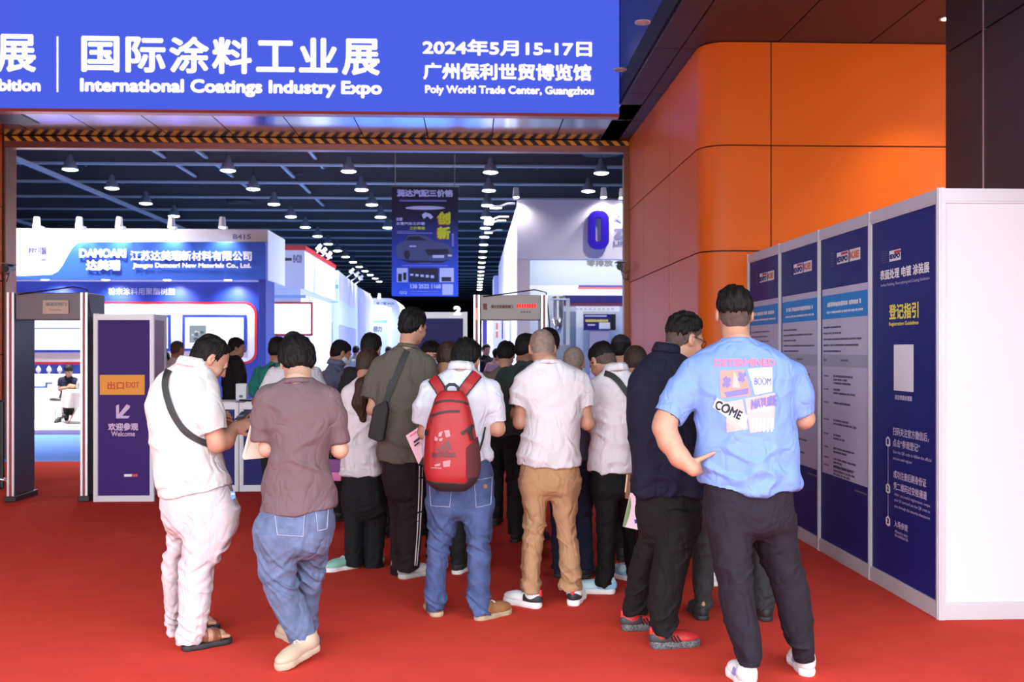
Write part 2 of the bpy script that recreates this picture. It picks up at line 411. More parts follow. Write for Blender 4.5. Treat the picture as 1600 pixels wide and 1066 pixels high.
downlight(969, 108, 'round unlit ceiling downlight right beside the edge of the big sign')
downlight(1480, 28, 'small lit ceiling downlight beside the grey wall', True)

def cctv(name, p, label, s=1):
    e = empty(name, p, label, 'camera')
    MB().tube([(0, 0, 0), (-0.10 * s, -0.18, -0.02), (-0.16 * s, -0.26, 0.02)], 0.016, 8).build('bracket', M_ALU, e, smooth=True)
    MB().tube([(-0.16 * s, -0.22, 0.06), (-0.20 * s, -0.50, 0.03)], [0.052, 0.048], 14).build('camera_body', M_BLACK, e, smooth=False)
    MB().box((-0.24 if s > 0 else 0.10, -0.50, 0.108), (-0.10 if s > 0 else 0.24, -0.20, 0.118)).build('sun_shield', mat('grey_metal', (.4, .4, .42), .5), e)
    MB().tube([(-0.16 * s, -0.3, 0.0), (-0.12 * s, -0.28, -0.12), (-0.02 * s, -0.08, -0.12), (-.01 * s, -.02, -0.05)], 0.006, 6).build('cable', M_BLACK, e)
    return e
cctv('security_camera', WY(982, 425, YD - 0.03) , 'dark security camera bracketed on the right post of the doorway')
cctv('security_camera', WX(12, 428, XL + 0.02) , 'dark security camera on the left wall above the gate', -1)

# ------------------------------------------------------------------ aluminium shell-scheme pieces
def shell_panel(e, X0, X1, Y0, H, print_m, depth=0.04, posts=(1, 1), face=-AY, rail=0.07, kick=0.07, pm=None):
    """an upright panel in the plane y = Y0 between X0 and X1 (local to e): two posts, two rails, printed infill"""
    pm = pm or M_ALUW
    for on, x in zip(posts, (X0, X1)):
        if on:
            b = MB().box((x - 0.02, Y0 - 0.02, 0), (x + 0.02, Y0 + 0.02, H)); b.box((x - 0.024, Y0 - 0.008, 0), (x + 0.024, Y0 + 0.008, H + 0.004)).box((x - 0.008, Y0 - 0.024, 0), (x + 0.008, Y0 + 0.024, H + 0.004))
            b.build('post', pm, e)
    for z0, z1, nm in ((H - rail, H, 'top_rail'), (0.0, kick, 'bottom_rail')):
        b = MB().box((X0 + 0.02, Y0 - 0.016, z0), (X1 - 0.02, Y0 + 0.016, z1)); b.box((X0 + 0.02, Y0 - 0.020, z0 + 0.012), (X1 - 0.02, Y0 + 0.020, z1 - 0.012))
        b.build(nm, pm, e)
    return MB().box((X0 + 0.02, Y0 - 0.006, kick), (X1 - 0.02, Y0 + 0.006, H - rail)).build('infill_panel', print_m, e)

# EXIT tower beside the left gate
YK = 10.45
x0, x1 = WY(150, 600, YK).x, WY(238, 600, YK).x
ex = empty('exit_sign_tower', ((x0 + x1) / 2, YK, 0), 'purple EXIT sign tower with yellow band beside the left gate', 'sign')
hw = (x1 - x0) / 2
HK = WY(190, 491, YK).z
shell_panel(ex, -hw, hw, 0, HK, M_PURPLE, rail=0.06, kick=0.06)
b = MB().box((hw - 0.006, 0.02, 0.05), (hw + 0.006, 0.40, HK - 0.05)); b.build('side_panel', mat('lilac_side', srgb(160, 135, 165), .5), ex)
MB().box((hw - 0.02, 0.38, 0), (hw + 0.02, 0.42, HK)).build('post', M_ALUW, ex)
MB().box((-hw - 0.02, 0.38, 0), (-hw + 0.02, 0.42, HK)).build('post', M_ALUW, ex)
MB().box((-hw - 0.006, 0.02, 0.05), (-hw + 0.006, 0.40, HK - 0.05)).build('side_panel', M_WHITE, ex)
MB().box((hw - 0.014, 0.02, HK - 0.06), (hw + 0.016, 0.38, HK)).build('top_rail', M_ALUW, ex)
yf = YK - 0.006
def K(x0, x1, y0, y1): return pxbox(x0, x1, y0, y1, yf, 0)
u0, u1, v0, v1 = K(156, 226, 586, 617); flat('yellow_band', [rect(u0, v0, u1, v1)], mat('yellow_band', srgb(228, 148, 20), .5), (0, yf, 0), AX, AZ, -AY, ex)
lettering('lettering', [('出口', *K(168, 194, 596, 609), .003), ('EXIT', *K(197, 218, 597, 606), .002)], mat('red_print', srgb(200, 60, 25), .5), (0, yf, 0), AX, AZ, -AY, ex, 0.004)
lettering('lettering', [('欢迎参观', *K(169, 216, 661, 673), .003), ('Welcome', *K(174, 211, 674, 682), .001)], mat('lilac_print', srgb(205, 180, 215), .5), (0, yf, 0), AX, AZ, -AY, ex)
q = lambda px, py: (WY(px, py, yf).x, WY(px, py, yf).z)
flat('arrow', [[q(181.5, 654), q(181.5, 634), q(186, 632), q(186, 647), q(198, 632), q(203, 634), q(203, 637), q(191, 650), q(203, 650), q(200, 654)]], mat('lilac_print', srgb(205, 180, 215), .5), (0, yf, 0), AX, AZ, -AY, ex)
u0, u1, v0, v1 = K(194, 206, 741, 745); flat('logo_strip', [rect(u0, v0, u1, v1)], M_PINKW, (0, yf, 0), AX, AZ, -AY, ex)
u0, u1, v0, v1 = K(206, 215, 741, 745); flat('logo_strip', [rect(u0, v0, u1, v1)], mat('red_print2', srgb(210, 60, 70), .5), (0, yf, 0), AX, AZ, -AY, ex)

# registration counter behind the queue
YC = 11.15
xa, xb_, xc, xd = WY(252, 700, YC).x, WY(374, 700, YC).x, WY(497, 700, YC).x, WY(620, 700, YC).x
HC = WY(330, 630, YC).z
for i, (p, r_) in enumerate(((xa, xb_), (xb_, xc), (xc, xd))):
    c = empty('registration_counter', ((p + r_) / 2, YC, 0), ['navy registration counter next to the EXIT tower', 'navy registration counter behind the man in the mauve T-shirt', 'navy registration counter behind the woman with the ponytail'][i], 'counter', 'registration counters')
    w = (r_ - p) / 2 - .026
    shell_panel(c, -w, w, 0, HC, M_NAVY, posts=(1, 1), rail=0.07, kick=0.07)
    MB().box((-w + 0.025, 0.03, HC - 0.02), (w - 0.025, 0.5, HC + 0.012)).build('counter_top', M_WHITE, c, 0.004)
    for sx in (-1, 1): MB().box((sx * (w - 0.03) - 0.02, 0.46, 0), (sx * (w - 0.03) + 0.02, 0.5, HC - 0.02)).build('post', M_ALUW, c)
p = WY(400, 634, YC + 0.2)
lap = empty('laptop', (p.x, YC + 0.22, HC + 0.012), 'dark open laptop on the counter next to the EXIT tower', 'laptop', rz=math.radians(-35))
MB().box((-.16, -.11, 0), (.16, .11, .018)).build('keyboard_base', M_BLACK, lap, .003)
MB().prism([(-.16, .11, .015), (.16, .11, .015), (.16, .19, .21), (-.16, .19, .21)], (0, .01, -.004)).build('screen', M_BLACK, lap)
p = WY(384, 629, YC + 0.3)
wb = empty('document_box', (p.x - .07, YC + 0.42, HC + 0.012), 'white upright document box on the navy counter', 'box')
MB().box((-.06, -.05, 0), (.06, .05, .19)).build('box_body', M_WHITE, wb, .004); MB().box((-.02, -.054, .03), (.02, -.05, .06)).build('finger_hole', M_TXTG, wb)

# navy partition wall behind the tall man
YP = 11.2
x0, x1 = WY(628, 600, YP).x, WY(727, 600, YP).x
pt = empty('partition_panel', ((x0 + x1) / 2, YP, 0), 'navy partition panel with pale frame behind the tall man in grey', 'partition')
HP = WY(690, 488, YP).z
shell_panel(pt, -(x1 - x0) / 2, (x1 - x0) / 2, 0, HP, mat('indigo_print', (.012, .010, .11), .5, spec=.2), rail=0.07)
MB().box((-(x1 - x0) / 2 - .2, .03, 0), (-(x1 - x0) / 2 + .1, .3, .02)).build('foot_plate', M_ALUW, pt)
p = WY(715, 487, YP + .0)
lt = tag(lettering('number_sign', [('2', *pxbox(708, 721, 478, 493, YP - .03, 0), .012)], glow('lit_white', (1, 1, 1), 1.4), (0, YP - .03, 0), AX, AZ, -AY), 'white lit figure 2 on top of the navy partition', 'sign')

# ------------------------------------------------------------------ walk-through metal detectors
M_GATE = mat('gate_dark', (0.05, 0.05, 0.075), 0.45)
M_GLIGHT = mat('gate_light', (0.55, 0.52, 0.52), 0.4)
def detector(x_in_l, x_in_r, Yg, H, label, header_m, rz=0):
    xm = (x_in_l + x_in_r) / 2; w = (x_in_r - x_in_l) / 2
    e = empty('metal_detector', (xm, Yg, 0), label, 'metal detector', 'walk-through metal detectors')
    for s in (-1, 1):
        a, c = (s * w, s * (w + 0.075)) if s > 0 else (s * (w + 0.075), s * w)
        pan = MB().box((a, 0, 0.06), (c, 0.48, H)).build('side_column', M_GATE, e, .012)
        t = 0.024
        MB().box((a + .002, -.012, .06), (a + t, .0, H)).build('edge_strip', M_ALU, pan)
        MB().box((c - t, -.012, .06), (c - .002, .0, H)).build('edge_strip', M_ALU, pan)
        MB().box((a + t + .002, -.008, .06), (c - t - .002, .0, H)).build('light_strip', mat('strip_red', (.25, .03, .04), .35), pan)
        MB().box((a - .02, -.03, 0), (c + .02, .51, .06)).build('column_foot', M_BLACK, e, .008)
    MB().box((-w, .02, H - .28), (w, .30, H)).build('control_header', header_m, e, .008)
    MB().tube([(-w * .9, -.0, H - .02), (0, -.01, H + .02), (w * .8, .0, H + .06), (w + .06, .02, H + .03), (w + .1, .03, H - .3), (w + .1, .03, .1)], .008, 6).build('cable', M_BLACK, e)
    return e, w
g1, w1 = detector(-4.73, -4.06, 10.46, 2.16, 'dark walk-through metal detector on the left, in front of the seated man', mat('gate_header', (.13, .11, .12), .4))
g1.location.z = 0
u = -.05
MB().box((u, -.0, 1.94), (u + .26, .018, 2.08)).build('notice_plate', mat('notice_beige', srgb(190, 165, 150), .6), g1)
lettering('notice_lettering', [('通道安检门', -4.395 + u + .03 + .0, -4.395 + u + .24, 2.02, 2.06, .001), ('Party Gate', -4.395 + u + .07, -4.395 + u + .19, 1.965, 1.995, 0)], M_TXTG, (0, 10.46, 0), AX, AZ, -AY, g1, .002)
g2, w2 = detector(WY(750, 500, 11.2).x, WY(845, 500, 11.2).x, 11.2, WY(800, 461, 11.2).z, 'walk-through metal detector with grey control header, in front of the right booth', mat('gate_header_grey', (.42, .38, .35), .45))
H2 = WY(800, 461, 11.2).z
lettering('header_lettering', [('通过式金属探测门', g2.location.x - .22, g2.location.x + .03, H2 - .15, H2 - .11, .002), ('安检', g2.location.x - .31, g2.location.x - .26, H2 - .17, H2 - .09, .004)], mat('maroon_print', (.2, .05, .05), .6), (0, 11.22, 0), AX, AZ, -AY, g2, .003)
flat('display_readout', [rect(.07 + .014 * k * 2, H2 - .145, .07 + .014 * k * 2 + .022, H2 - .10) for k in range(8)], glow('red_led', (1, .03, .03), 1.6), (g2.location.x, 11.22, 0), AX, AZ, -AY, g2, .003)
flat('button', [rect(.12 + .03 * k, H2 - .20, .135 + .03 * k, H2 - .185) for k in range(4)], M_BLACK, (g2.location.x, 11.22, 0), AX, AZ, -AY, g2, .003)
MB().box((-w2 - .05, -.016, H2 - .28), (-w2 - .03, -.012, H2 - .15)).build('alarm_light', glow('red_alarm', (1, .1, .08), 4), g2)
# black stand at the left edge
st = empty('queue_stand', WZ(2, 772), 'black upright stand with curved chrome foot at the left edge', 'stand')
MB().box((-.35, 0, .05), (.02, .05, 1.02)).build('stand_body', M_BLACK, st, .02)
MB().tube([(-.02, 0, .16), (.06, -.01, .15), (.10, -.02, .09), (.105, -.02, 0)], .018, 10).build('chrome_foot', M_CHROME, st, smooth=True)
MB().tube([(-.3, 0, .16), (-.36, -.01, .15), (-.4, -.02, .09), (-.405, -.02, 0)], .018, 10).build('chrome_foot', M_CHROME, st, smooth=True)

# ------------------------------------------------------------------ registration-guide wall on the right
XK = 2.709; YK0 = 5.68; HKW = 2.5
M_NAVYP = mat('poster_navy', (.013, .016, .165), .5, spec=.15)
M_SHEET = mat('poster_sheet', srgb(200, 196, 222), .6, spec=.2)
M_SKY = mat('poster_sky', srgb(48, 140, 218), .6, spec=.2)
M_LINE = mat('poster_microtext', srgb(80, 78, 105), .6)
M_GBAR = mat('poster_grey', srgb(165, 165, 185), .5)
M_YEL = mat('lettering_yellow', srgb(240, 225, 90), .5)
M_LILAC = mat('lettering_pale', srgb(215, 205, 235), .5)
M_REDP = mat('print_red', srgb(190, 40, 50), .5)
M_ORP = mat('print_orange', srgb(220, 120, 70), .5)
plabels = ['navy registration-guide panel with yellow heading next to the white end panel', 'poster panel with pale schedule sheet, second from the white end panel',
           'poster panel with pale schedule sheet, third from the white end panel', 'poster panel at the far end of the guide wall, behind the light-blue shirt']
panels = []
for i in range(4):
    yn, yf_ = YK0 + i, YK0 + i + 1
    e = empty('guide_panel', (XK, yf_, 0), plabels[i], 'partition', 'registration guide panels', rz=-math.pi / 2)   # local +x runs towards the camera
    shell_panel(e, 0, 1.0, 0, HKW, M_NAVYP, posts=(1, 1 if i == 0 else 0), rail=.085, kick=.1)
    panels.append(e)
ee = empty('end_panel', (XK, YK0, 0), 'blank white end panel of the guide wall at the right edge', 'partition', 'registration guide panels')
shell_panel(ee, 0.0, 1.0, 0, HKW, mat('end_white', (.66, .65, .68), .5), posts=(0, 1), rail=.085, kick=.1)
ZK0 = .0
def kb(x0, x1, ym, h, X=XK - .006):      # box on the poster plane from its two pixel columns, its middle row and its pixel height
    a, c = WX(x0, ym, X), WX(x1, ym, X); t, bt = WX((x0 + x1) / 2, ym - h / 2, X), WX((x0 + x1) / 2, ym + h / 2, X)
    return (-a.y, -c.y, bt.z, t.z)
PX = (XK - .006, 0, 0); PU, PN = Vector((0, -1, 0)), Vector((-1, 0, 0))
def kt(par, items, m, nm='lettering'): return lettering(nm, [(s, *kb(*bb), bd) for s, bb, bd in items], m, PX, PU, AZ, PN, par, .003)
def kg(par, boxes, m, nm, lift=.003): return flat(nm, [g for a, c, v0, v1 in boxes for g in glyphs(a, c, v0, v1, R)], m, PX, PU, AZ, PN, par, lift)
def kf(par, boxes, m, nm, lift=.002): return flat(nm, [rect(a, v0, c, v1) for a, c, v0, v1 in boxes], m, PX, PU, AZ, PN, par, lift)
p0 = panels[0]
kt(p0, [('表面处理 电镀 涂装展', (1376, 1453, 424, 17), .002), ('登记指引', None, 0)][:1], M_TXTW)
kt(p0, [('登记指引', (1390, 1436, 486, 25), .0035), ('Registration Guidelines', (1390, 1436, 506, 8), .001)], M_YEL)
kt(p0, [('Surface Finishing, Electroplating and Coating Exhibition', (1377, 1453, 441, 6), 0), ('关注表面处理展', (1399, 1426, 622, 8), .001),
        ('扫码关注官方微信后，', (1396, 1452, 679, 14), .0008), ('点击“参观登记”', (1396, 1438, 696, 13), .0008), ('Scan the QR code to follow the official', (1396, 1456, 713, 6), 0), ('account and register', (1396, 1426, 720, 6), 0),
        ('成功注册后刷身份证', (1397, 1448, 748, 13), .0008), ('凭二维码过安检通道', (1397, 1449, 767, 13), .0008), ('After successful registration, swipe', (1398, 1454, 782, 6), 0), ('your ID card and use the QR code to', (1398, 1454, 791, 6), 0),
        ('pass through the security checkpoint', (1398, 1454, 801, 6), 0), ('入场参观', (1398, 1419, 822, 11), .0008), ('Allowed to enter', (1399, 1419, 834, 5), 0), ('the exhibition hall', (1399, 1419, 840, 5), 0)], M_LILAC)
kf(p0, [kb(1397, 1428, 575, 73)], M_TXTW, 'white_card')
kf(p0, [kb(1390, 1408, 399, 17)], M_PINKW, 'logo_plate')
kf(p0, [kb(1378, 1387, 400 + k * 3.4, 1.2) for k in range(-2, 4)] , M_LINE, 'small_print')
kt(p0, [('IEXPO', (1391, 1407, 400, 8), .003)], M_NAVYP, 'logo_lettering'); kf(p0, [kb(1398, 1408, 393, 4)], M_REDP, 'logo_bar', .003)
for yy, n in ((690, '1'), (763, '2'), (814, '3')):
    a, c, v0, v1 = kb(1384.5, 1391.5, yy, 17)
    um, vm = (a + c) / 2, (v0 + v1) / 2
    flat('step_badge', [[(a, v0 + .01), (um, v0 - .0), (c, v0 + .01), (c, v1 - .02), (um, v1), (a, v1 - .02)]], M_TXTW, PX, PU, AZ, PN, p0)
    kt(p0, [(n, (1386.5, 1389.5, yy, 9), .003)], M_NAVYP, 'step_number')
a = kb(1387.6, 1388.4, 752, 112); kf(p0, [a], M_LILAC, 'step_line', .0015)
for i, e in enumerate(panels[1:]):
    X0 = -(YK0 + i + 2); W_ = 1.0; g = Vector(PX)
    def fb(a, c, v0, v1): return (X0 + a, X0 + c, v0, v1)
    kf(e, [fb(.06, .965, .62, 2.03)], M_SHEET, 'schedule_sheet', .0015)
    kf(e, [fb(.06, .965, 1.80, 1.98)], M_SKY, 'sheet_header', .003)
    kf(e, [fb(.06, .965, 1.44, 1.53)], M_GBAR, 'table_header', .003)
    kg(e, [fb(.18, .86, 1.89, 1.925), fb(.16, .88, 1.84, 1.858)], M_TXTW, 'header_print', .0045)
    ln = []
    for k in range(5): ln.append(fb(.09, .09 + R.uniform(.3, .8), 1.728 - k * .045, 1.743 - k * .045))
    rows = [1.36, 1.26, 1.16, 1.03, .92, .82, .74, .68]
    for z in rows:
        ln.append(fb(.10, .2, z, z + .012)); 
        for k in range(R.choice((1, 2, 2, 3))): ln.append(fb(.3, .3 + R.uniform(.15, .5), z - .026 * k, z + .017 - .026 * k))
    kg(e, ln, M_LINE, 'small_print', .003)
    kf(e, [fb(.10, .16, 1.48, 1.495), fb(.45, .6, 1.48, 1.495), fb(.72, .94, .565, .577)], M_TXTG, 'header_print', .0045)
    kf(e, [fb(.37, .60, 2.20, 2.285), fb(.62, .82, 2.20, 2.285)], M_PINKW, 'logo_plate')
    kf(e, [fb(.24, .31, 2.19 + .02 * k, 2.197 + .02 * k) for k in range(6)], M_LINE, 'small_print')
    lettering('logo_lettering', [('IEXPO', *fb(.38, .59, 2.21, 2.255), .004)], M_NAVYP, PX, PU, AZ, PN, e, .004)
    lettering('logo_lettering', [('KIE', *fb(.63, .80, 2.215, 2.27), .005)], M_ORP, PX, PU, AZ, PN, e, .004)
    kf(e, [fb(.46, .59, 2.262, 2.28)], M_REDP, 'logo_bar', .004)
# ------------------------------------------------------------------ inside the hall: lamps, hanging banner, booths
M_SHADE = mat('lamp_shade', (.24, .25, .29), .5)
M_LENS = glow('lamp_lens', (1.0, .97, .92), 26)
def bay_lamp():
    e = empty('high_bay_lamp', (0, 0, 0), 'lamp', 'lamp', 'high-bay lamps under the hall roof')
    MB().lathe([(0.04, .56), (.09, .5), (.11, .36), (.2, .26), (.25, .1), (.285, .0), (.27, .0), (.24, .1), (.1, .3)], n=20, cap=False).build('shade', M_SHADE, e, smooth=True)
    MB().lathe([(0, -.045), (.12, -.040), (.2, -.027), (.265, .0), (.26, .02)], n=20, cap=False).build('lens', M_LENS, e)
    MB().tube([(0, 0, .5), (0, 0, 2.86)], .02, 6).build('hanger', M_BEAM, e)
    return e
proto = None
cols = [(-14.7, range(0, 4), 'far-left row'), (-9.0, range(0, 15), 'row left of the hanging banner'), (-4.6, range(0, 5), 'row that passes behind the hanging banner'),
        (.63, range(0, 18), 'row right of the hanging banner'), (4.75, range(0, 2), 'row above the white right booth')]
for x, rng, nm in cols:
    for k in rng:
        o = proto or bay_lamp()
        if proto is None: proto = o
        else: o = copy_tree(proto)
        o.location = (x, 36.9 + 4.2 * k, 8.16)
        o['label'] = f'lit high-bay lamp, {ORD[k]} from the doorway in the {nm}'
for x, y, pw, lab in ((-14.7, 28.5, 1300, 'added unseen high-bay lamp above the doorway head, in line with the far-left row'), (-9.0, 28.5, 1300, 'added unseen high-bay lamp, nearest in the row left of the banner'),
                      (-4.6, 28.5, 1300, 'added unseen high-bay lamp, nearest in the row behind the banner'), (.63, 28.5, 1300, 'added unseen high-bay lamp, nearest in the row right of the banner'),
                      (4.75, 20.1, 350, 'added unseen high-bay lamp in front of the white right booth'), (-9.0, 20.1, 700, 'added unseen high-bay lamp over the blue booth platform'),
                      (-9.0, 45.3, 1600, None), (.63, 45.3, 1600, None), (-9.0, 62.1, 1800, None), (.63, 87.3, 1800, None)):     # labelled ones: unseen lamps added to light the hall; others at lamps already hung
    if lab: o = copy_tree(proto); o.location = (x, y, 8.16); o['label'] = lab
    L = bpy.data.lights.new('bay_light', 'AREA'); L.shape = 'DISK'; L.size = .5; L.energy = pw; L.color = (1, .98, .95); L.spread = math.radians(150 if y > 25 else 95)
    lo = bpy.data.objects.new('bay_light', L); COL.objects.link(lo); lo.location = (x, y, 8.09)

# hanging banner
YB = 28.0
bx0, bx1 = WY(612, 380, YB).x, WY(716, 380, YB).x; bz0, bz1 = WY(664, 463, YB).z, WY(664, 292, YB).z
hb = empty('hanging_banner', ((bx0 + bx1) / 2, YB, bz0), 'dark blue banner with a car and slogans hanging from the hall roof', 'banner')
mbn = bpy.data.materials.new('banner_print'); mbn.use_nodes = True          # printed blue shading of the banner artwork
nt = mbn.node_tree; pb = nt.nodes['Principled BSDF']; tcn = nt.nodes.new('ShaderNodeTexCoord'); spn = nt.nodes.new('ShaderNodeSeparateXYZ'); rp = nt.nodes.new('ShaderNodeValToRGB')
nt.links.new(tcn.outputs['Generated'], spn.inputs[0]); nt.links.new(spn.outputs[2], rp.inputs[0]); nt.links.new(rp.outputs[0], pb.inputs['Base Color'])
rp.color_ramp.elements[0].color = (*srgb(40, 85, 215), 1); rp.color_ramp.elements[1].color = (*srgb(22, 14, 50), 1); rp.color_ramp.elements[1].position = .72
kids(hb, MB().box((bx0, YB, bz0), (bx1, YB + .02, bz1)).build('cloth', mbn), MB().tube([(bx0 - .03, YB + .01, bz1), (bx1 + .03, YB + .01, bz1)], .025, 8).build('top_bar', M_BLACK),
     MB().tube([(bx0 + .1, YB + .01, bz1), (bx0 + .1, YB + .01, 10.9)], .01, 6).tube([(bx1 - .1, YB + .01, bz1), (bx1 - .1, YB + .01, 10.9)], .01, 6).build('hanging_wire', M_BLACK))
def BQ(px, py, Y=YB): w = WY(px, py, Y); return (w.x, w.z)
def bb(x0, x1, y0, y1, Y=YB): return pxbox(x0, x1, y0, y1, Y, 0)
def bl(par, items, m, Y=YB, nm='lettering', lift=.004): return lettering(nm, [(s, *bb(a, c, d, e, Y), bd) for s, a, c, d, e, bd in items], m, (0, Y, 0), AX, AZ, -AY, par, lift)
def bf(par, boxes, m, Y=YB, nm='print', lift=.003, th=0.0):
    rs = []
    for a, c, d, e in boxes: u0, u1, v0, v1 = bb(a, c, d, e, Y); rs.append(rect(u0, v0, u1, v1))
    return flat(nm, rs, m, (0, Y, 0), AX, AZ, -AY, par, lift, th)
M_SILV = mat('print_silver', srgb(190, 195, 225), .5)
bl(hb, [('润达汽配三价铬', 620, 708, 296, 308, .012)], M_SILV)
bl(hb, [('创', 683, 704, 331, 351, .02), ('新', 683, 704, 354, 374, .02)], mat('print_lime', srgb(190, 200, 40), .5), lift=.008)
bl(hb, [('创', 681.5, 702.5, 332, 352, .03), ('新', 681.5, 702.5, 355, 375, .03)], mat('print_rust', srgb(200, 80, 30), .5), lift=.004)
bl(hb, [('主营', 619, 629, 340, 345, .006), ('主营汽车三价铬', 619, 664, 347, 352, .004)], M_SILV); bl(hb, [('三价黑铬', 640, 664, 354, 359, .005)], mat('print_lime', srgb(190, 200, 40), .5))
bl(hb, [('138 2522 1168', 641, 689, 444, 451, .008), ('QQ', 624, 636, 455, 460, .004)], M_SILV)
flat('label_oval', [[BQ(664 + 31 * math.cos(a), 325 + 3 * math.sin(-a)) for a in [2 * math.pi * k / 20 for k in range(20)]], [BQ(668, 338), BQ(662, 342), BQ(659, 336), BQ(664, 332), BQ(672, 334), BQ(677, 339), BQ(673, 343)][::-1]], M_SILV, (0, YB, 0), AX, AZ, -AY, hb)
bf(hb, [(624, 698, 312.5, 315), (620, 650, 361, 362), (620, 676, 363.5, 365), (655, 674, 410, 411.5), (628, 700, 414.5, 416), (641, 686, 455, 456.5), (641, 689, 459, 460), (706, 709, 365, 385)], mat('print_dim', srgb(120, 120, 190), .5))
M_CAR = mat('print_car', srgb(70, 75, 110), .5); M_CARD = mat('print_car_dark', srgb(25, 25, 50), .5)
def poly(pts, par=hb, Y=YB): return [BQ(x, y, Y) for x, y in pts][::-1]
flat('car_picture', [poly([(618, 395), (619, 385), (624, 379), (632, 377), (637, 368), (655, 367), (668, 370), (678, 377), (695, 380), (705, 388), (708, 396), (704, 404), (690, 407), (640, 406), (622, 404)])], M_CAR, (0, YB, 0), AX, AZ, -AY, hb)
flat('car_picture', [poly([(634, 376), (639, 370), (654, 369), (668, 376)]), poly([(664, 390), (700, 389), (702, 397), (668, 399)]), poly([(631, 397 + 0), (634, 391), (639, 392), (641, 399), (638, 406), (633, 405)]), poly([(622, 405), (640, 407), (690, 408), (704, 405), (690, 411), (640, 411)])], M_CARD, (0, YB, 0), AX, AZ, -AY, hb, .005)
bf(hb, [(640, 650, 384, 386), (676, 694, 399, 403), (700, 706, 398, 401)], M_SILV, lift=.007)
bf(hb, [(639, 685, 419, 441)], M_CARD); bf(hb, [(641 + 8 * k, 646 + 8 * k, 428 + k * .6, 431 + k * .9) for k in range(5)] + [(620, 637, 419, 441), (687, 709, 419, 441)], M_SILV, lift=.005)
bf(hb, [(622, 628, 428, 440), (630, 635, 426, 438), (690, 705, 433, 440)], M_CARD, lift=.007)
bf(hb, [(691, 708, 444, 461)], M_SILV, nm='pale_card')

# booth spotlights on top of booths
def booth_spot(px, py, Y, label, group, aim=(0, -.25, -.4), energy=60, cone=80, k=1.0):
    p = WY(px, py, Y)
    e = empty('booth_spotlight', p, label, 'spotlight', group)
    d = Vector(aim).normalized(); q = Vector((0, -.14, .12)); e.scale = (k, k, k)
    MB().box((-.05, -.06, -.02), (.05, .12, .05)).tube([(0, 0, .0), (0, -.07, .14), q], .018, 8).build('bracket', M_WHITE, e)
    MB().tube([q - d * .1, q + d * .06, q + d * .12], [.06, .075, .08], 12).build('lamp_head', M_WHITE, e)
    MB().tube([q + d * .121, q + d * .126], .07, 12).build('lens', glow('spot_lens', (1, .98, .95), 14), e)
    if k < 1: MB().tube([(0, 0, 0), (-.5, .0, -.35)], .02, 6).build('arm', M_ALU, e)
    if energy:
        L = bpy.data.lights.new('spot', 'SPOT'); L.energy = energy; L.spot_size = math.radians(cone); L.spot_blend = .8; L.shadow_soft_size = .05
        lo = bpy.data.objects.new('spot', L); COL.objects.link(lo); lo.parent = e; lo.location = q + d * .16; lo.rotation_euler = d.to_track_quat('-Z', 'Y').to_euler()
    return e

# the blue and white booth on the left
YH, YW = 21.5, 22.3
M_BLUE = mat('booth_blue', srgb(42, 88, 190), .45)
M_BLUE2 = mat('booth_deep_blue', srgb(28, 60, 165), .45)
M_BRED = mat('booth_red', srgb(200, 30, 45), .4)
M_BWHITE = mat('booth_white', (.88, .89, .92), .5)
M_SCR = glow('screen_white', (.93, .95, 1.0), 1.25)
def hx(px, Y): return WY(px, 500, Y).x
def hz(py, Y): return WY(500, py, Y).z
b1 = empty('exhibition_booth', (-9.0, YH, 0), 'blue and white corner booth with big white company lettering, left side of the hall', 'exhibition booth')
XR1, XR0 = hx(415, YH), -16.0
P1_ = lambda px, py, Y=YH: (WY(px, py, Y).x, WY(px, py, Y).z)
kids(b1, MB().box((XR0, YH + .25, hz(437, YH)), (XR1, YW + 1.4, hz(357, YH))).build('header_box', M_BWHITE, bevel=.01))
sw = [P1_(415, 437), P1_(415, 378), P1_(128, 378), P1_(121, 380), P1_(114, 386), P1_(106, 398), P1_(97, 415), P1_(90, 424), P1_(80, 429), P1_(40, 431), (XR0, P1_(40, 431)[1]), (XR0, P1_(40, 437)[1])][::-1]
kids(b1, MB().prism([(a, YH, c) for a, c in sw][::-1], (0, .24, 0)).build('header_fascia', M_BLUE, bevel=.008))
kids(b1, MB().box((XR0, YW, 0), (XR1, YW + .15, hz(437, YH))).build('back_wall', M_BLUE2), MB().box((hx(402, YH) + .02, YH + .02, .1), (XR1, YW, hz(437, YH))).build('pillar', M_BLUE2, bevel=.01))
z_a, z_b, xrf = hz(569, YW), hz(472, YW), hx(402, YW)
ring = rrect(XR0, z_a, xrf, z_b, .28); inn = rrect(XR0 - .1, z_a + .05, xrf - .055, z_b - .055, .235)
flat('red_frame', [ring], M_BRED, (0, YW, 0), AX, AZ, -AY, b1, .002, .02); flat('white_recess', [inn], M_BWHITE, (0, YW, 0), AX, AZ, -AY, b1, .023, .004)
struct(bx('floor_booth', (XR0, 18.8, 0), (XR1 - .001, 21.74, .09), mat('platform_white', (.72, .73, .76), .5)))
kids(b1, MB().box((XR0, 21.75, .09), (hx(240, 21.75), YW - .01, hz(585, 21.75))).build('display_counter', M_BWHITE, bevel=.01))
flat('blue_line', [rect(P1_(65, 605, 21.75)[0] - .6, P1_(0, 606, 21.75)[1], P1_(74, 605, 21.75)[0], P1_(0, 604, 21.75)[1]), rect(P1_(71, 605, 21.75)[0], P1_(0, 606, 21.75)[1], P1_(74, 600, 21.75)[0], P1_(0, 598, 21.75)[1]), rect(P1_(71, 605, 21.75)[0], P1_(0, 600, 21.75)[1], P1_(82, 600, 21.75)[0], P1_(0, 598, 21.75)[1])], M_BLUE, (0, 21.75, 0), AX, AZ, -AY, b1)
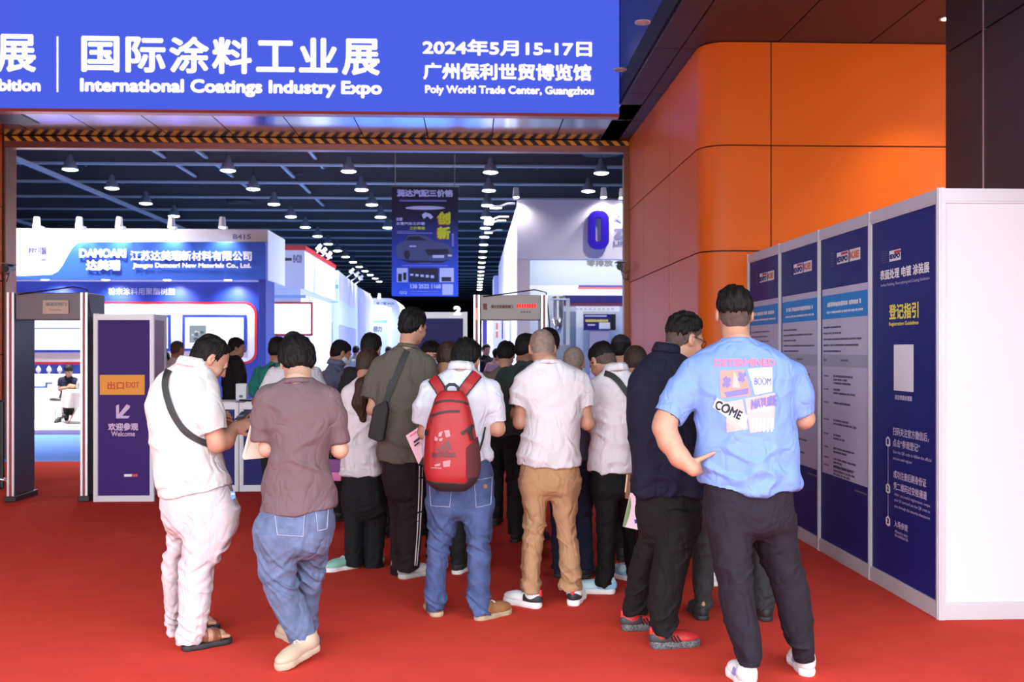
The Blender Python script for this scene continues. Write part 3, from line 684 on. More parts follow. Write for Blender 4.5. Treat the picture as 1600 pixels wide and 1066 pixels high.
bl(b1, [('DAMOARI', 125, 198, 389, 403, .012), ('达美瑞', 135, 189, 406, 423, .012), ('江苏达美瑞新材料有限公司', 204, 394, 392, 408, .009), ('Jiangsu Damoari New Materials Co., Ltd.', 208, 393, 411, 421, .007)], mat('lettering_raised', (.93, .93, .95), .4), YH, lift=.03)
bl(b1, [('粉末涂料用聚酯树脂', 170, 274, 450, 461, .0)], mat('lettering_soft', srgb(200, 205, 225), .5), YW, lift=.03)
bl(b1, [('树脂', 44, 73, 386, 398, .004)], mat('print_slate2', srgb(60, 66, 130), .5), YH + .25, lift=.004); bf(b1, [(45, 80, 404, 408)], mat('print_mist', srgb(140, 145, 180), .5), YH + .25)
bl(b1, [('B415', 364, 392, 366, 374, .006)], mat('print_mist', srgb(140, 145, 180), .5), YH + .25, lift=.004)
for i, px in enumerate((70, 165, 261, 356)):
    p = Vector((hx(px, YH + .12), YH + .13, hz(437, YH) - .001))
    e = empty('booth_downlight', p, f'small lit downlight under the blue booth header, {ORD[i]} from the left', 'light', 'downlights under the blue booth header')
    MB().lathe([(0, -.018), (.07, -.018), (.08, -.01), (.08, 0)], n=16, cap=False).build('lens', glow('spot_lens', (1, .98, .95), 14), e)
    L = bpy.data.lights.new('spot', 'SPOT'); L.energy = 150; L.spot_size = math.radians(120); L.spot_blend = 1; L.shadow_soft_size = .05; L.color = (.92, .96, 1)
    lo = bpy.data.objects.new('spot', L); COL.objects.link(lo); lo.parent = e; lo.location = (0, .25, -.03); lo.rotation_euler = (math.radians(25), 0, 0)
for i, px in enumerate((62, 128, 190, 271, 350)):
    booth_spot(px, 357, YH - .02, f'white spotlight on top of the blue booth header, {ORD[i]} from the left', 'spotlights on the blue booth header', (0, -.10, -1), 85, 130)
for i, (xa, xc, ya, yc, lab) in enumerate(((286, 386, 492, 549, 'white display screen with a grey picture, under the red frame beside the blue pillar'), (170, 268, 492, 549, 'white display screen whose right edge shows beside the EXIT tower'), (40, 141, 492, 551, 'white display screen seen through the left metal detector'))):
    u0, u1, v0, v1 = bb(xa, xc, ya, yc, YW)
    e = empty('display_screen', ((u0 + u1) / 2, YW - .062, v0), lab, 'screen', 'screens on the blue booth wall')
    w, h = (u1 - u0) / 2, v1 - v0
    MB().box((-w, 0, 0), (w, .03, h)).build('bezel', M_BLUE2, e, .004); MB().box((-w + .06, -.004, .06), (w - .06, 0, h - .06)).build('screen_face', M_SCR, e)
    mdim = glow('screen_grey', (.35, .42, .5), .9); mln = glow('screen_line', (.35, .38, .62), .9)
    if i == 0:
        px0, px1, pz0, pz1 = -w + .16, -w + .52, h - .62, h - .24
        MB().box((px0, -.006, pz0), (px1, -.005, pz1)).build('screen_picture', mdim, e)
        for q, nm_, cl in ((5, 'light', (.75, .82, .88)), (5, 'dark', (.14, .18, .24))):
            b = MB()
            for k in range(q):
                cx_, cz_, r_ = R.uniform(px0 + .07, px1 - .07), R.uniform(pz0 + .07, pz1 - .07), R.uniform(.03, .065)
                b.add([(cx_ + r_ * R.uniform(.6, 1.1) * math.cos(t_), -.0065 - (.0005 if nm_ == 'dark' else 0) - k * .0001, cz_ + r_ * .7 * math.sin(t_)) for t_ in [6.283 * j / 7 for j in range(7)]], [tuple(range(7))])
            b.build('picture_stones', glow('screen_stone_' + nm_, cl, .9), e)
    else:
        b = MB()
        for z in (h * .62, h * .9): b.box((-w + .08, -.006, z), (w - .08, -.005, z + .025))
        b.build('screen_lines', mln, e)
for i, px in enumerate((72, 76.6, 93.2, 104, 130)):
    p = WY(px, 585, 21.95)
    if i in (0,): p = WY(60, 585, 21.95)
    e = empty('ornament_lamp', (p.x, 21.95, hz(585, 21.75)), f'small white egg-shaped ornament on the white counter, {ORD[i]} from the left', 'ornament', 'ornaments on the white counter')
    MB().lathe([(.035, 0), (.035, .01), (.015, .02), (.015, .03), (.035, .05), (.052, .085), (.046, .12), (.025, .15), (.012, .18), (0, .185)], n=16).build('ornament_body', M_BWHITE, e, smooth=True)

# round table, stool and bottle in the booth
pt_ = WZ(136, 660, .09); TY = 20.6
tx = hx(137, TY)
tb = empty('round_table', (tx, TY, .09), 'round table under a white cloth in front of the seated man', 'table')
prof = []
for k in range(9):
    prof.append((.47 + .02 * k / 8, .66 - .33 * k / 8))
mbt = MB(); n = 48; vs = []; fs = []
for r_, z in [(0.0, .672), (.44, .672), (.465, .665)] + prof:
    for k in range(n):
        a = 2 * math.pi * k / n; rr = r_ + (max(0, .66 - z) * .09 * math.cos(9 * a)); vs.append((rr * math.cos(a), rr * math.sin(a), z))
for i in range(len(vs) // n - 1):
    for k in range(n): fs.append((i * n + k, i * n + (k + 1) % n, (i + 1) * n + (k + 1) % n, (i + 1) * n + k))
mbt.add(vs, fs).build('tablecloth', mat('cloth_white', (.82, .84, .82), .8), tb, smooth=True)
for k in range(4):
    a = k * math.pi / 2 + .5; MB().tube([(.05 * math.cos(a), .05 * math.sin(a), .62), (.36 * math.cos(a), .36 * math.sin(a), .0)], .014, 8).build('leg', M_CHROME, tb)
so = empty('bar_stool', (hx(92, 20.9), 20.9, .09), 'low chrome stool under the seated man in the blue booth', 'stool')
MB().lathe([(0, .44), (.17, .44), (.18, .46), (.17, .49), (0, .49)], n=20, cap=False).build('seat', M_BLACK, so, smooth=True)
for k in range(4):
    a = k * math.pi / 2 + .8; MB().tube([(.12 * math.cos(a), .12 * math.sin(a), .44), (.19 * math.cos(a), .19 * math.sin(a), .0)], .011, 8).build('leg', M_CHROME, so)
bo = empty('water_bottle', (hx(122, 20.5), 20.5, .09 + .672), 'clear plastic water bottle standing on the round white table', 'bottle')
MB().lathe([(.03, 0), (.032, .01), (.032, .13), (.02, .17), (.013, .19)], n=14).build('bottle_body', mat('clear_plastic', (.8, .88, .92), .1, alpha=.55), bo, smooth=True)
MB().lathe([(.014, .19), (.014, .215)], n=12).build('cap', M_BWHITE, bo)
pl = empty('potted_plant', (hx(133, 20.55), 20.55, .09 + .672), 'small pot of upright green grass on the round table', 'plant')
MB().lathe([(.035, 0), (.045, .06)], n=14).build('pot', M_BWHITE, pl, smooth=True)
b = MB()
for k in range(26):
    a = R.uniform(0, 6.28); r_ = R.uniform(0, .03); t_ = R.uniform(.03, .10)
    b.tube([(r_ * math.cos(a), r_ * math.sin(a), .05), (r_ * 1.6 * math.cos(a) + t_ * .3 * math.cos(a), r_ * 1.6 * math.sin(a), .15), (r_ * 2 * math.cos(a) + t_ * math.cos(a), r_ * 2 * math.sin(a), R.uniform(.2, .28))], [.004, .004, .001], 4)
b.build('grass_blades', mat('grass_green', (.12, .3, .08), .6), pl)

# further booths along the left side of the aisle
def booth(name_label, loc, parts):
    e = empty('exhibition_booth', loc, name_label, 'exhibition booth')
    kids(e, *parts); return e
Y2 = 26.0
M_PALE = mat('booth_pale_blue', srgb(205, 222, 245), .5); M_LIL = mat('booth_lilac', srgb(200, 200, 235), .5); M_PERI = mat('booth_periwinkle', srgb(165, 170, 225), .5)
xa, xm, xb2 = hx(330, Y2), hx(470, Y2), hx(501, 29.5)
front = [(xa, Y2), (xm, Y2), (xb2, 29.5), (xb2, 31.7), (xa, 31.7)]
def slab(pts, z0, z1): return MB().prism([(p[0], p[1], z0) for p in pts], (0, 0, z1 - z0))
def grow(pts, d): return [(p[0] + (d if i in (1, 2, 3) else 0), p[1] - (d if i < 3 else 0)) for i, p in enumerate(pts)]
b2 = booth('white booth with red top edge and angled corner, behind the blue booth', (xa, Y2, 0),
      [slab(front, 0, hz(452, Y2)).build('wall', M_BWHITE), slab(grow(front, .12), hz(452, Y2), hz(392, Y2)).build('header_box', M_BWHITE), slab(grow(front, .15), hz(392, Y2), hz(385, Y2)).build('red_cap', M_BRED)])
bf(b2, [(400, 456, 403, 407.5)], M_CARD, Y2 - .12, 'header_slot'); bf(b2, [(400, 478, 461, 466)], mat('booth_pale_line', srgb(150, 185, 225), .5), Y2, 'blue_stripe')
MB_ = bb(400, 489, 472, 525, Y2)
e = empty('display_screen', ((MB_[0] + MB_[1]) / 2, Y2 - .036, MB_[2]), 'white display screen with thin red border in the white and red booth', 'screen')
w, h = (MB_[1] - MB_[0]) / 2, MB_[3] - MB_[2]
MB().box((-w, 0, 0), (w, .03, h)).build('bezel', M_BRED, e); MB().box((-w + .05, -.004, .05), (w - .05, 0, h - .05)).build('screen_face', M_SCR, e)
bl(b2, [('B428', 458, 472, 398, 411, .008)], mat('print_slate', srgb(120, 125, 165), .5), Y2 - .12)
Y3 = 32.0
xa, xm, xb3 = hx(470, Y3), hx(529, Y3), hx(556, 39)
f3 = [(xa, Y3), (xm, Y3), (xb3, 39), (xb3, 39.6), (xa, 39.6)]
b3_ = booth('pale blue booth with periwinkle info wall, third along the left of the aisle', (xa, Y3, 0), [slab(f3, 0, hz(423, Y3)).build('wall', M_PALE)])
bf(b3_, [(495, 529, 445, 451), (495, 529, 471, 472.5)], mat('booth_sky_band', srgb(120, 170, 230), .5), Y3, 'blue_stripe')
bf(b3_, [(495, 520, 504, 620)], M_PERI, Y3, 'info_panel')
bf(b3_, [(497, 518, 513 + 5 * k, 515 + 5 * k) for k in range(9)], M_PALE, Y3, 'small_print', .006)
nrm = Vector((xb3 - xm, 39 - Y3, 0)).normalized(); nn = Vector((nrm.y, -nrm.x, 0))
ln = (Vector((xb3, 39, 0)) - Vector((xm, Y3, 0))).length
flat('info_panel', [rect(.1, 0.1, ln - .1, 2.4)], M_PERI, (xm, Y3, 0), nrm, AZ, nn, b3_, .01)
flat('poster', [rect(.3, 3.2, ln * .48, 4.0), rect(ln * .55, 3.2, ln - .3, 4.0)], M_LIL, (xm, Y3, 0), nrm, AZ, nn, b3_, .01)
Y4 = 40.0
b4_ = booth('tall lilac booth pillar, fourth along the left of the aisle', (hx(545, Y4), Y4, 0), [MB().prism([(a, Y4, c) for a, c in rrect(hx(535, Y4), 0, hx(571, Y4), hz(447, Y4), .5, corners=(0, 1, 0, 0))], (0, 3, 0)).build('wall', M_LIL)])
Y5 = 44.0
b5_ = booth('white booth with rounded top corner and lit strip, farthest on the left', (hx(590, Y5), Y5, 0), [MB().prism([(a, Y5, c) for a, c in rrect(hx(560, Y5), 0, hx(625, Y5), hz(466, Y5), .5, corners=(0, 1, 0, 0))], (0, 4, 0)).build('wall', mat('booth_white_blue', srgb(228, 233, 250), .5))])
bl(b5_, [('益德力', 576, 597, 509, 519, .02)], M_TXTG, Y5); bl(b5_, [('第二馆 B420', 588, 616, 472, 476.5, .004)], M_TXTG, Y5)
bf(b5_, [(572, 605, 500, 505)], mat('booth_sky_band', srgb(120, 170, 230), .5), Y5, 'blue_stripe'); bf(b5_, [(572, 604, 506, 560)], M_PALE, Y5, 'info_panel', .002)
bf(b5_, [(608, 611, 482, 545), (572, 611, 481, 483)], glow('strip_light', (.95, .97, 1), 3), Y5, 'light_strip', .006)
for i, (px, py, Y) in enumerate(((500, 392, 29), (508, 397, 30), (516, 403, 31))): booth_spot(px, py, Y, f'arm spotlight over the white and red booth, {ORD[i]} from the camera', 'arm spotlights of the white and red booth', (-.6, -.1, -.8), 110, 120, .8)
for i, (px, py, Y) in enumerate(((551, 427, 36), (559, 432, 37.5), (565, 437, 39))): booth_spot(px, py, Y, f'arm spotlight over the pale blue booth, {ORD[i]} from the camera', 'arm spotlights of the pale blue booth', (-.7, -.2, -.7), 120, 120, .8)
for i, px in enumerate((577, 593)): booth_spot(px, 466, Y5 - .1, ['spotlight on the farthest white booth, next to the lilac pillar', 'spotlight on the farthest white booth, next to its rounded corner'][i], 'spotlights of the farthest white booth', (0, -.3, -1), 150, 130, .9)

# right booth: white fascia with a big purple zero
Y6 = 23.0
xl, xr = hx(808, Y6), 9.0
zt, zf = hz(310, Y6), hz(404, Y6)
M_FAS = mat('booth_blush', srgb(226, 216, 226), .5); M_RECW = mat('booth_grey_blue', srgb(196, 205, 220), .5); M_INK = mat('booth_ink', srgb(38, 28, 110), .4)
b6 = booth('tall white booth with big purple zero on its fascia, right of the aisle', (xl, Y6, 0),
   [MB().box((xl, Y6, zf), (xr, Y6 + .25, zt)).build('fascia', M_FAS, bevel=.01), MB().box((xl, Y6, 0), (hx(828, Y6), Y6 + .24, zf)).build('pillar', mat('booth_rose', srgb(225, 205, 208), .5)),
    MB().box((hx(826, Y6), Y6 + 1.6, 0), (xr, Y6 + 1.8, zf + .6)).build('back_wall', M_RECW), MB().box((xl, Y6 + .26, 0), (xl + .3, 40, zt - .1)).build('side_wall', M_BWHITE)])
zu = [pxbox(918, 950.5, 330, 390, Y6, 0), pxbox(929.5, 939, 341, 379, Y6, 0)]
zo, zi = [rrect(q[0], q[2], q[1], q[3], r_, 8) for q, r_ in zip(zu, ((zu[0][1] - zu[0][0]) * .42, (zu[1][1] - zu[1][0]) * .45))]
zn = len(zo); zv = [(p[0], y_, p[1]) for y_ in (Y6 - .02, Y6 - .14) for ring_ in (zo, zi) for p in ring_]
zf_ = []
for i in range(zn):
    j = (i + 1) % zn; zf_ += [(2 * zn + i, 2 * zn + j, 3 * zn + j, 3 * zn + i), (i, j, 2 * zn + j, 2 * zn + i), (zn + j, zn + i, 3 * zn + i, 3 * zn + j), (j, i, zn + i, zn + j)]
kids(b6, MB().add(zv, zf_).build('zero_sign', mat('zero_purple', srgb(52, 22, 190), .35)))
zb = bb(917, 951, 329, 391, Y6)
bl(b6, [('K', 958, 972, 332, 347, .02), ('Z', 958, 974, 357, 374, .03), ('CO', 979, 1005, 332, 347, .02), ('ERO', 980, 1020, 357, 374, .03)], mat('print_grey_violet', srgb(120, 115, 150), .5), Y6, lift=.02)
bl(b6, [('LINK', 958, 990, 377, 385, .01)], mat('print_grey_violet', srgb(120, 115, 150), .5), Y6, lift=.02)
Y6b = Y6 + 1.6
bl(b6, [('零排放', 916, 958, 406, 417, .012), ('水处理', 962, 1004, 406, 417, .012)], M_TXTG, Y6b)
bf(b6, [(880, 1010, 462, 474)], M_INK, Y6b, 'ink_band', .002, .02); bf(b6, [(880, 1010, 474, 478)], mat('band_maroon', srgb(110, 40, 70), .5), Y6b, 'maroon_band', .002, .02)
bf(b6, [(904, 1010, 446, 449)], mat('stripe_violet', srgb(80, 60, 190), .5), Y6b, 'violet_stripe', .004); bf(b6, [(903, 1010, 449, 452)], mat('stripe_coral', srgb(225, 120, 100), .5), Y6b, 'coral_stripe', .004)
bf(b6, [(826, 1010, 446, 462)], M_BWHITE, Y6b, 'white_band', .001); bf(b6, [(880, 905, 487, 560)], mat('booth_steel', srgb(125, 135, 155), .5), Y6b, 'steel_panel', .003)
bf(b6, [(885 + 7 * k, 889 + 7 * k, 481.5, 484.5) for k in range(11)], M_LIL, Y6b, 'small_print', .01); bf(b6, [(900, 968, 478, 487)], M_BWHITE, Y6b, 'white_band', .004)
bf(b6, [(826, 843, 487, 560), (900, 911, 487, 575)], M_BWHITE, Y6b, 'white_panel', .006)
sb = bb(912, 962, 491, 516, Y6b - .3)
e = empty('display_sign', ((sb[0] + sb[1]) / 2, Y6b - .3, sb[2]), 'purple and yellow sign board at the back of the white right booth', 'sign')
w, h = (sb[1] - sb[0]) / 2, sb[3] - sb[2]
MB().box((-w, 0, 0), (w, .05, h)).build('board', M_INK, e); MB().box((w - .14, -.005, 0), (w, 0, h)).build('dark_edge', M_BLACK, e)
bl(e, [('表面涂装有限公司', 914, 950, 499, 503.5, .008)], M_YEL, Y6b - .3); bf(e, [(914, 948, 493, 495), (918, 930, 506.5, 509)], M_LILAC, Y6b - .3); bf(e, [(936, 954, 504, 514)], M_PINKW, Y6b - .3, 'pale_blob', .005)
MB().box((-w * .6, .02, -1.9), (w * .6, .05, 0)).build('stand_panel', mat('booth_rose2', srgb(190, 175, 195), .5), e)
# silver filter cylinder with hopper
mc = empty('filter_machine', (hx(872, 22.2), 22.2, 0), 'silver cylindrical filter with cone hopper in the right booth', 'machine')
zc0, zc1, zc2 = hz(499, 22.2), hz(463, 22.2), hz(521, 22.2)
MB().lathe([(.135, zc0), (.135, zc0 + .02), (.13, zc0 + .03), (.13, zc1 - .04), (.16, zc1 - .04), (.16, zc1), (0, zc1 + .01)], n=28, cap=False).build('cylinder', mat('machine_steel', (.55, .55, .56), .3, metal=.8), mc, smooth=False)
MB().lathe([(.05, zc2), (.06, zc2 + .02), (.135, zc0)], n=24).build('hopper', mat('machine_steel2', (.45, .47, .52), .25, metal=.85), mc, smooth=True)
for sx, sy in ((-1, -1), (1, -1), (1, 1), (-1, 1)): MB().box((sx * .22 - .02, sy * .22 - .02, 0), (sx * .22 + .02, sy * .22 + .02, zc1 - .05)).build('leg', M_ALU, mc)
MB().box((-.25, -.25, .4), (.25, .25, zc2 - .25)).build('cabinet', mat('machine_grey', (.32, .34, .37), .4, metal=.4), mc, .01)
MB().tube([(-.2, -.2, zc1 - .07), (.2, -.2, zc1 - .07)], .02, 8).tube([(0, 0, zc2), (0, 0, zc2 - .25)], .045, 10).build('pipe', M_ALU, mc)
# aisle banners and the side of booths farther along the right
for (pxa, pxb, py, Y, m_, lab) in ((754, 770, 490, 29, M_BWHITE, 'white booth wall with violet stripe, seen through the right metal detector'), (772, 806, 430, 40, M_PALE, 'pale blue booth farther along the right of the aisle')):
    e = booth(lab, (hx(pxb, Y), Y, 0), [MB().box((hx(pxa, Y), Y, 0), (hx(pxb, Y) + .4, Y + 3, hz(py, Y))).build('wall', m_)])
    bf(e, [(pxa, pxa + 7, py + 1, 560)], M_INK if Y < 30 else M_PERI, Y, 'violet_stripe')
b = bb(770, 826, 493, 575, 25.5)
e = booth('white partition with coloured roll-up prints behind the right metal detector', (hx(770, 25.5), 25.5, 0), [MB().box((b[0], 25.5, 0), (xl - .03, 25.7, b[3])).build('wall', mat('booth_lavender', srgb(222, 220, 240), .5))])
bf(e, [(775, 778, 505, 515), (775, 778, 518, 528)], mat('print_orange', srgb(220, 120, 70), .5), 25.5); bf(e, [(784, 786, 498, 530), (790, 800, 496, 500)], M_INK, 25.5); bf(e, [(791, 795, 503, 560)], glow('strip_light', (.95, .97, 1), 3), 25.5, 'light_strip')
for i, (px, py, Y) in enumerate(((783, 322, 24.2), (772, 342, 28.5), (770, 348, 31), (769, 362, 35))):
    p = WY(px, py, Y)
    e = empty('arm_lamp', p, f'arm lamp reaching over the aisle from the right booth, {ORD[i]} from the camera', 'lamp', 'arm lamps of the right booth')
    MB().tube([(xl - p.x, 0, .06), (.15, 0, .06), (.0, 0, 0)], .022, 8).build('arm', M_ALU, e); MB().box((-.28, -.10, -.05), (.02, .10, .0)).build('lamp_head', M_WHITE, e, .01)
    MB().box((-.26, -.09, -.056), (0, .09, -.05)).build('lens', glow('spot_lens', (1, .98, .95), 14), e)
    if i < 2:
        L = bpy.data.lights.new('spot', 'SPOT'); L.energy = 250; L.spot_size = math.radians(130); L.spot_blend = .8; L.shadow_soft_size = .05
        lo = bpy.data.objects.new('spot', L); COL.objects.link(lo); lo.parent = e; lo.location = (-.13, 0, -.09); lo.rotation_euler = (0, math.radians(-30), 0)
for i, (px, py) in enumerate(((806, 310), (942, 310), (971, 311))): booth_spot(px, py, Y6 - .02, ['white spotlight at the corner of the right booth fascia', 'white spotlight above the big purple zero', 'white spotlight beside the doorway post, on the right booth fascia'][i], 'spotlights of the right booth', (0, -.10, -1), [60, 70, 70][i], 150)
# unseen strip lamp added behind the right booth's fascia to brighten the wall there
kids(b6, MB().box((1.4, Y6 + .27, zf + .04), (7.0, Y6 + .33, zf + .09)).build('light_strip', glow('strip_light', (.95, .97, 1), 3)))
L = bpy.data.lights.new('strip', 'AREA'); L.shape = 'RECTANGLE'; L.size = 5.4; L.size_y = .06; L.energy = 48; L.color = (1, .98, .96)
lo = bpy.data.objects.new('strip', L); COL.objects.link(lo); lo.location = (4.2, Y6 + .36, zf + .06); lo.rotation_euler = (math.radians(62), 0, 0)
# ------------------------------------------------------------------ people: smooth solids grown from a skeleton and traced body sections
RES = 1.0
_rng = np.random.default_rng(5)
_T = _rng.random((32, 32, 32)).astype(np.float32)
def vnoise(P):
    P = np.asarray(P); i = np.floor(P).astype(int); f = P - i; f = f * f * (3 - 2 * f)
    i0 = i % 32; i1 = (i + 1) % 32
    def g(a, b, c): return _T[a[:, 0], b[:, 1], c[:, 2]]
    x, y, z = f[:, 0], f[:, 1], f[:, 2]
    a = g(i0, i0, i0) * (1 - x) + g(i1, i0, i0) * x; b = g(i0, i1, i0) * (1 - x) + g(i1, i1, i0) * x
    c = g(i0, i0, i1) * (1 - x) + g(i1, i0, i1) * x; d = g(i0, i1, i1) * (1 - x) + g(i1, i1, i1) * x
    return (a * (1 - y) + b * y) * (1 - z) + (c * (1 - y) + d * y) * z - 0.5

class Prim:
    def __init__(s, fn, lo, hi): s.fn = fn; s.lo = np.array(lo, float); s.hi = np.array(hi, float)
def v3(*a): return np.array(a, float)
def unit(a): a = np.array(a, float); return a / (np.linalg.norm(a) + 1e-9)
def cone(a, b, ra, rb, flat=None, ratio=1.0):
    a, b = np.array(a, float), np.array(b, float); ab = b - a; L2 = max(ab @ ab, 1e-9); m = max(ra, rb)
    def fn(X, Y, Z):
        x, y, z = X - a[0], Y - a[1], Z - a[2]
        t = np.clip((x * ab[0] + y * ab[1] + z * ab[2]) / L2, 0, 1)
        x, y, z = x - t * ab[0], y - t * ab[1], z - t * ab[2]
        q = x * x + y * y + z * z
        if flat is not None:
            n = x * flat[0] + y * flat[1] + z * flat[2]; q = q + (1 / ratio ** 2 - 1) * n * n
            return (np.sqrt(q) - (ra + (rb - ra) * t)) * (ratio ** .5)
        return np.sqrt(q) - (ra + (rb - ra) * t)
    return Prim(fn, np.minimum(a, b) - m, np.maximum(a, b) + m)
def ell(c, rad, M=np.eye(3)):            # rows of M: the ellipsoid's axes
    c, rad = np.array(c, float), np.array(rad, float); e = np.sqrt(((M * rad[:, None]) ** 2).sum(0)); mn = rad.min()
    def fn(X, Y, Z):
        x, y, z = X - c[0], Y - c[1], Z - c[2]; q = 0; g = 0
        for k in range(3):
            u = (x * M[k, 0] + y * M[k, 1] + z * M[k, 2]) / rad[k]; q = q + u * u; g = g + (u / rad[k]) ** 2
        k0 = np.sqrt(q); return k0 * (k0 - 1) / (np.sqrt(g) + 1e-6)
    return Prim(fn, c - e, c + e)
def loft(rows, grow=0.0, p=2.3, cap=True, minw=.02):     # rows: (z, xc, half width, yc, half depth), sliced level by level
    r = np.array(sorted(rows), float); z0, z1 = r[0, 0], r[-1, 0]
    zz = np.arange(z0, z1 + .006, .006); tb = np.stack([np.interp(zz, r[:, 0], r[:, k]) for k in range(1, 5)])
    pad = np.pad(tb, ((0, 0), (4, 4)), mode='reflect', reflect_type='odd') if len(zz) > 8 else None
    if pad is not None: tb = np.stack([np.convolve(q, np.ones(9) / 9, 'valid') for q in pad])
    def fn(X, Y, Z):
        zf = np.clip(Z, z0, z1).ravel()
        xc, w, yc, d = [np.interp(zf, zz, q).reshape(Z.shape) for q in tb]
        w = np.maximum(w + grow, minw); d = np.maximum(d + grow, minw)
        q = ((np.abs(X - xc) / w) ** p + (np.abs(Y - yc) / d) ** p) ** (1 / p)
        o = (q - 1) * np.minimum(w, d)
        if cap: o = np.maximum(o, np.maximum(Z - z1, z0 - Z))
        return o
    return Prim(fn, [(r[:, 1] - r[:, 2]).min() - grow, (r[:, 3] - r[:, 4]).min() - grow, z0], [(r[:, 1] + r[:, 2]).max() + grow, (r[:, 3] + r[:, 4]).max() + grow, z1])

class Grid:
    def __init__(s, prims, h, pad=.03):
        s.h = h; lo = np.min([p.lo for p in prims], 0) - pad; hi = np.max([p.hi for p in prims], 0) + pad
        n = np.ceil((hi - lo) / h).astype(int) + 1; s.lo = lo; s.n = n
        s.f = np.full(n, .3, np.float32); s.ax = [(lo[k] + h * np.arange(n[k])).astype(np.float32) for k in range(3)]
    def win(s, lo, hi, m):
        sl = []
        for k in range(3):
            a = max(int((lo[k] - m - s.lo[k]) / s.h), 0); b = min(int((hi[k] + m - s.lo[k]) / s.h) + 2, s.n[k]); sl.append(slice(a, max(b, a)))
        X, Y, Z = s.ax[0][sl[0]][:, None, None], s.ax[1][sl[1]][None, :, None], s.ax[2][sl[2]][None, None, :]
        return tuple(sl), X, Y, Z
    def add(s, p, k=.02):
        sl, X, Y, Z = s.win(p.lo, p.hi, k + 3 * s.h)
        if 0 in s.f[sl].shape: return s
        d = p.fn(X, Y, Z).astype(np.float32); a = s.f[sl]
        h = np.clip(.5 + .5 * (a - d) / k, 0, 1); s.f[sl] = a * (1 - h) + d * h - k * h * (1 - h); return s
    def sub(s, p, k=.006):
        sl, X, Y, Z = s.win(p.lo, p.hi, k + 3 * s.h)
        if 0 in s.f[sl].shape: return s
        d = -p.fn(X, Y, Z).astype(np.float32); a = s.f[sl]
        h = np.clip(.5 - .5 * (a - d) / k, 0, 1); s.f[sl] = a * (1 - h) + d * h + k * h * (1 - h); return s
    def cut(s, fn, lo=None, hi=None):    # keep where fn < 0
        sl, X, Y, Z = s.win(s.lo if lo is None else lo, s.lo + s.n * s.h if hi is None else hi, 0)
        s.f[sl] = np.maximum(s.f[sl], fn(X, Y, Z).astype(np.float32)); return s
    def mesh(s):
        f = s.f; S = f < 0
        c = np.zeros(np.array(S.shape) - 1, np.uint8)
        for i in (0, 1):
            for j in (0, 1):
                for k in (0, 1): c += S[i:S.shape[0] - 1 + i, j:S.shape[1] - 1 + j, k:S.shape[2] - 1 + k]
        I = np.argwhere((c > 0) & (c < 8))
        idx = np.full(c.shape, -1, np.int32); idx[I[:, 0], I[:, 1], I[:, 2]] = np.arange(len(I))
        cv = {}
        for i in (0, 1):
            for j in (0, 1):
                for k in (0, 1): cv[i, j, k] = f[I[:, 0] + i, I[:, 1] + j, I[:, 2] + k]
        acc = np.zeros((len(I), 3)); cnt = np.zeros(len(I))
        for ax in range(3):
            for o1 in (0, 1):
                for o2 in (0, 1):
                    a = [0, 0, 0]; b = [0, 0, 0]; oth = [k for k in range(3) if k != ax]
                    a[oth[0]] = b[oth[0]] = o1; a[oth[1]] = b[oth[1]] = o2; b[ax] = 1
                    fa, fb = cv[tuple(a)], cv[tuple(b)]; m = (fa < 0) != (fb < 0)
                    t = np.where(m, fa / np.where(m, fa - fb, 1), 0)
                    p = np.tile(np.array(a, float), (len(I), 1)); p[:, ax] = t
                    acc += np.where(m[:, None], p, 0); cnt += m
        V = s.lo + s.h * (I + acc / cnt[:, None])
        Q = []
        for ax in range(3):
            n0 = [slice(None)] * 3; n1 = [slice(None)] * 3; n0[ax] = slice(0, -1); n1[ax] = slice(1, None)
            A, B = S[tuple(n0)], S[tuple(n1)]; E = np.argwhere(A != B)
            o = [k for k in range(3) if k != ax]
            ok = (E[:, o[0]] > 0) & (E[:, o[1]] > 0) & (E[:, o[0]] < c.shape[o[0]]) & (E[:, o[1]] < c.shape[o[1]]); E = E[ok]
            def cell(d0, d1):
                q = E.copy(); q[:, o[0]] += d0; q[:, o[1]] += d1; return idx[q[:, 0], q[:, 1], q[:, 2]]
            q = np.stack([cell(-1, -1), cell(0, -1), cell(0, 0), cell(-1, 0)], 1)
            fl = A[E[:, 0], E[:, 1], E[:, 2]] ^ (ax == 1)
            q[~fl] = q[~fl][:, ::-1]; Q.append(q)
        return V, np.concatenate(Q)
def normals(V, Q):
    n = np.cross(V[Q[:, 2]] - V[Q[:, 0]], V[Q[:, 3]] - V[Q[:, 1]]); N = np.zeros_like(V)
    for k in range(4):
        for a in range(3): N[:, a] += np.bincount(Q[:, k], n[:, a], len(V))
    return N / (np.linalg.norm(N, axis=1, keepdims=True) + 1e-12)
def relax(V, Q, it=1, f=.5):
    for _ in range(it):
        S = np.zeros_like(V); c = np.zeros(len(V))
        for k in range(4):
            a, b = Q[:, k], Q[:, (k + 1) % 4]
            for x, y in ((a, b), (b, a)):
                for q in range(3): S[:, q] += np.bincount(x, V[y, q], len(V))
                c += np.bincount(x, minlength=len(V))
        V = V * (1 - f) + f * S / c[:, None]
    return V
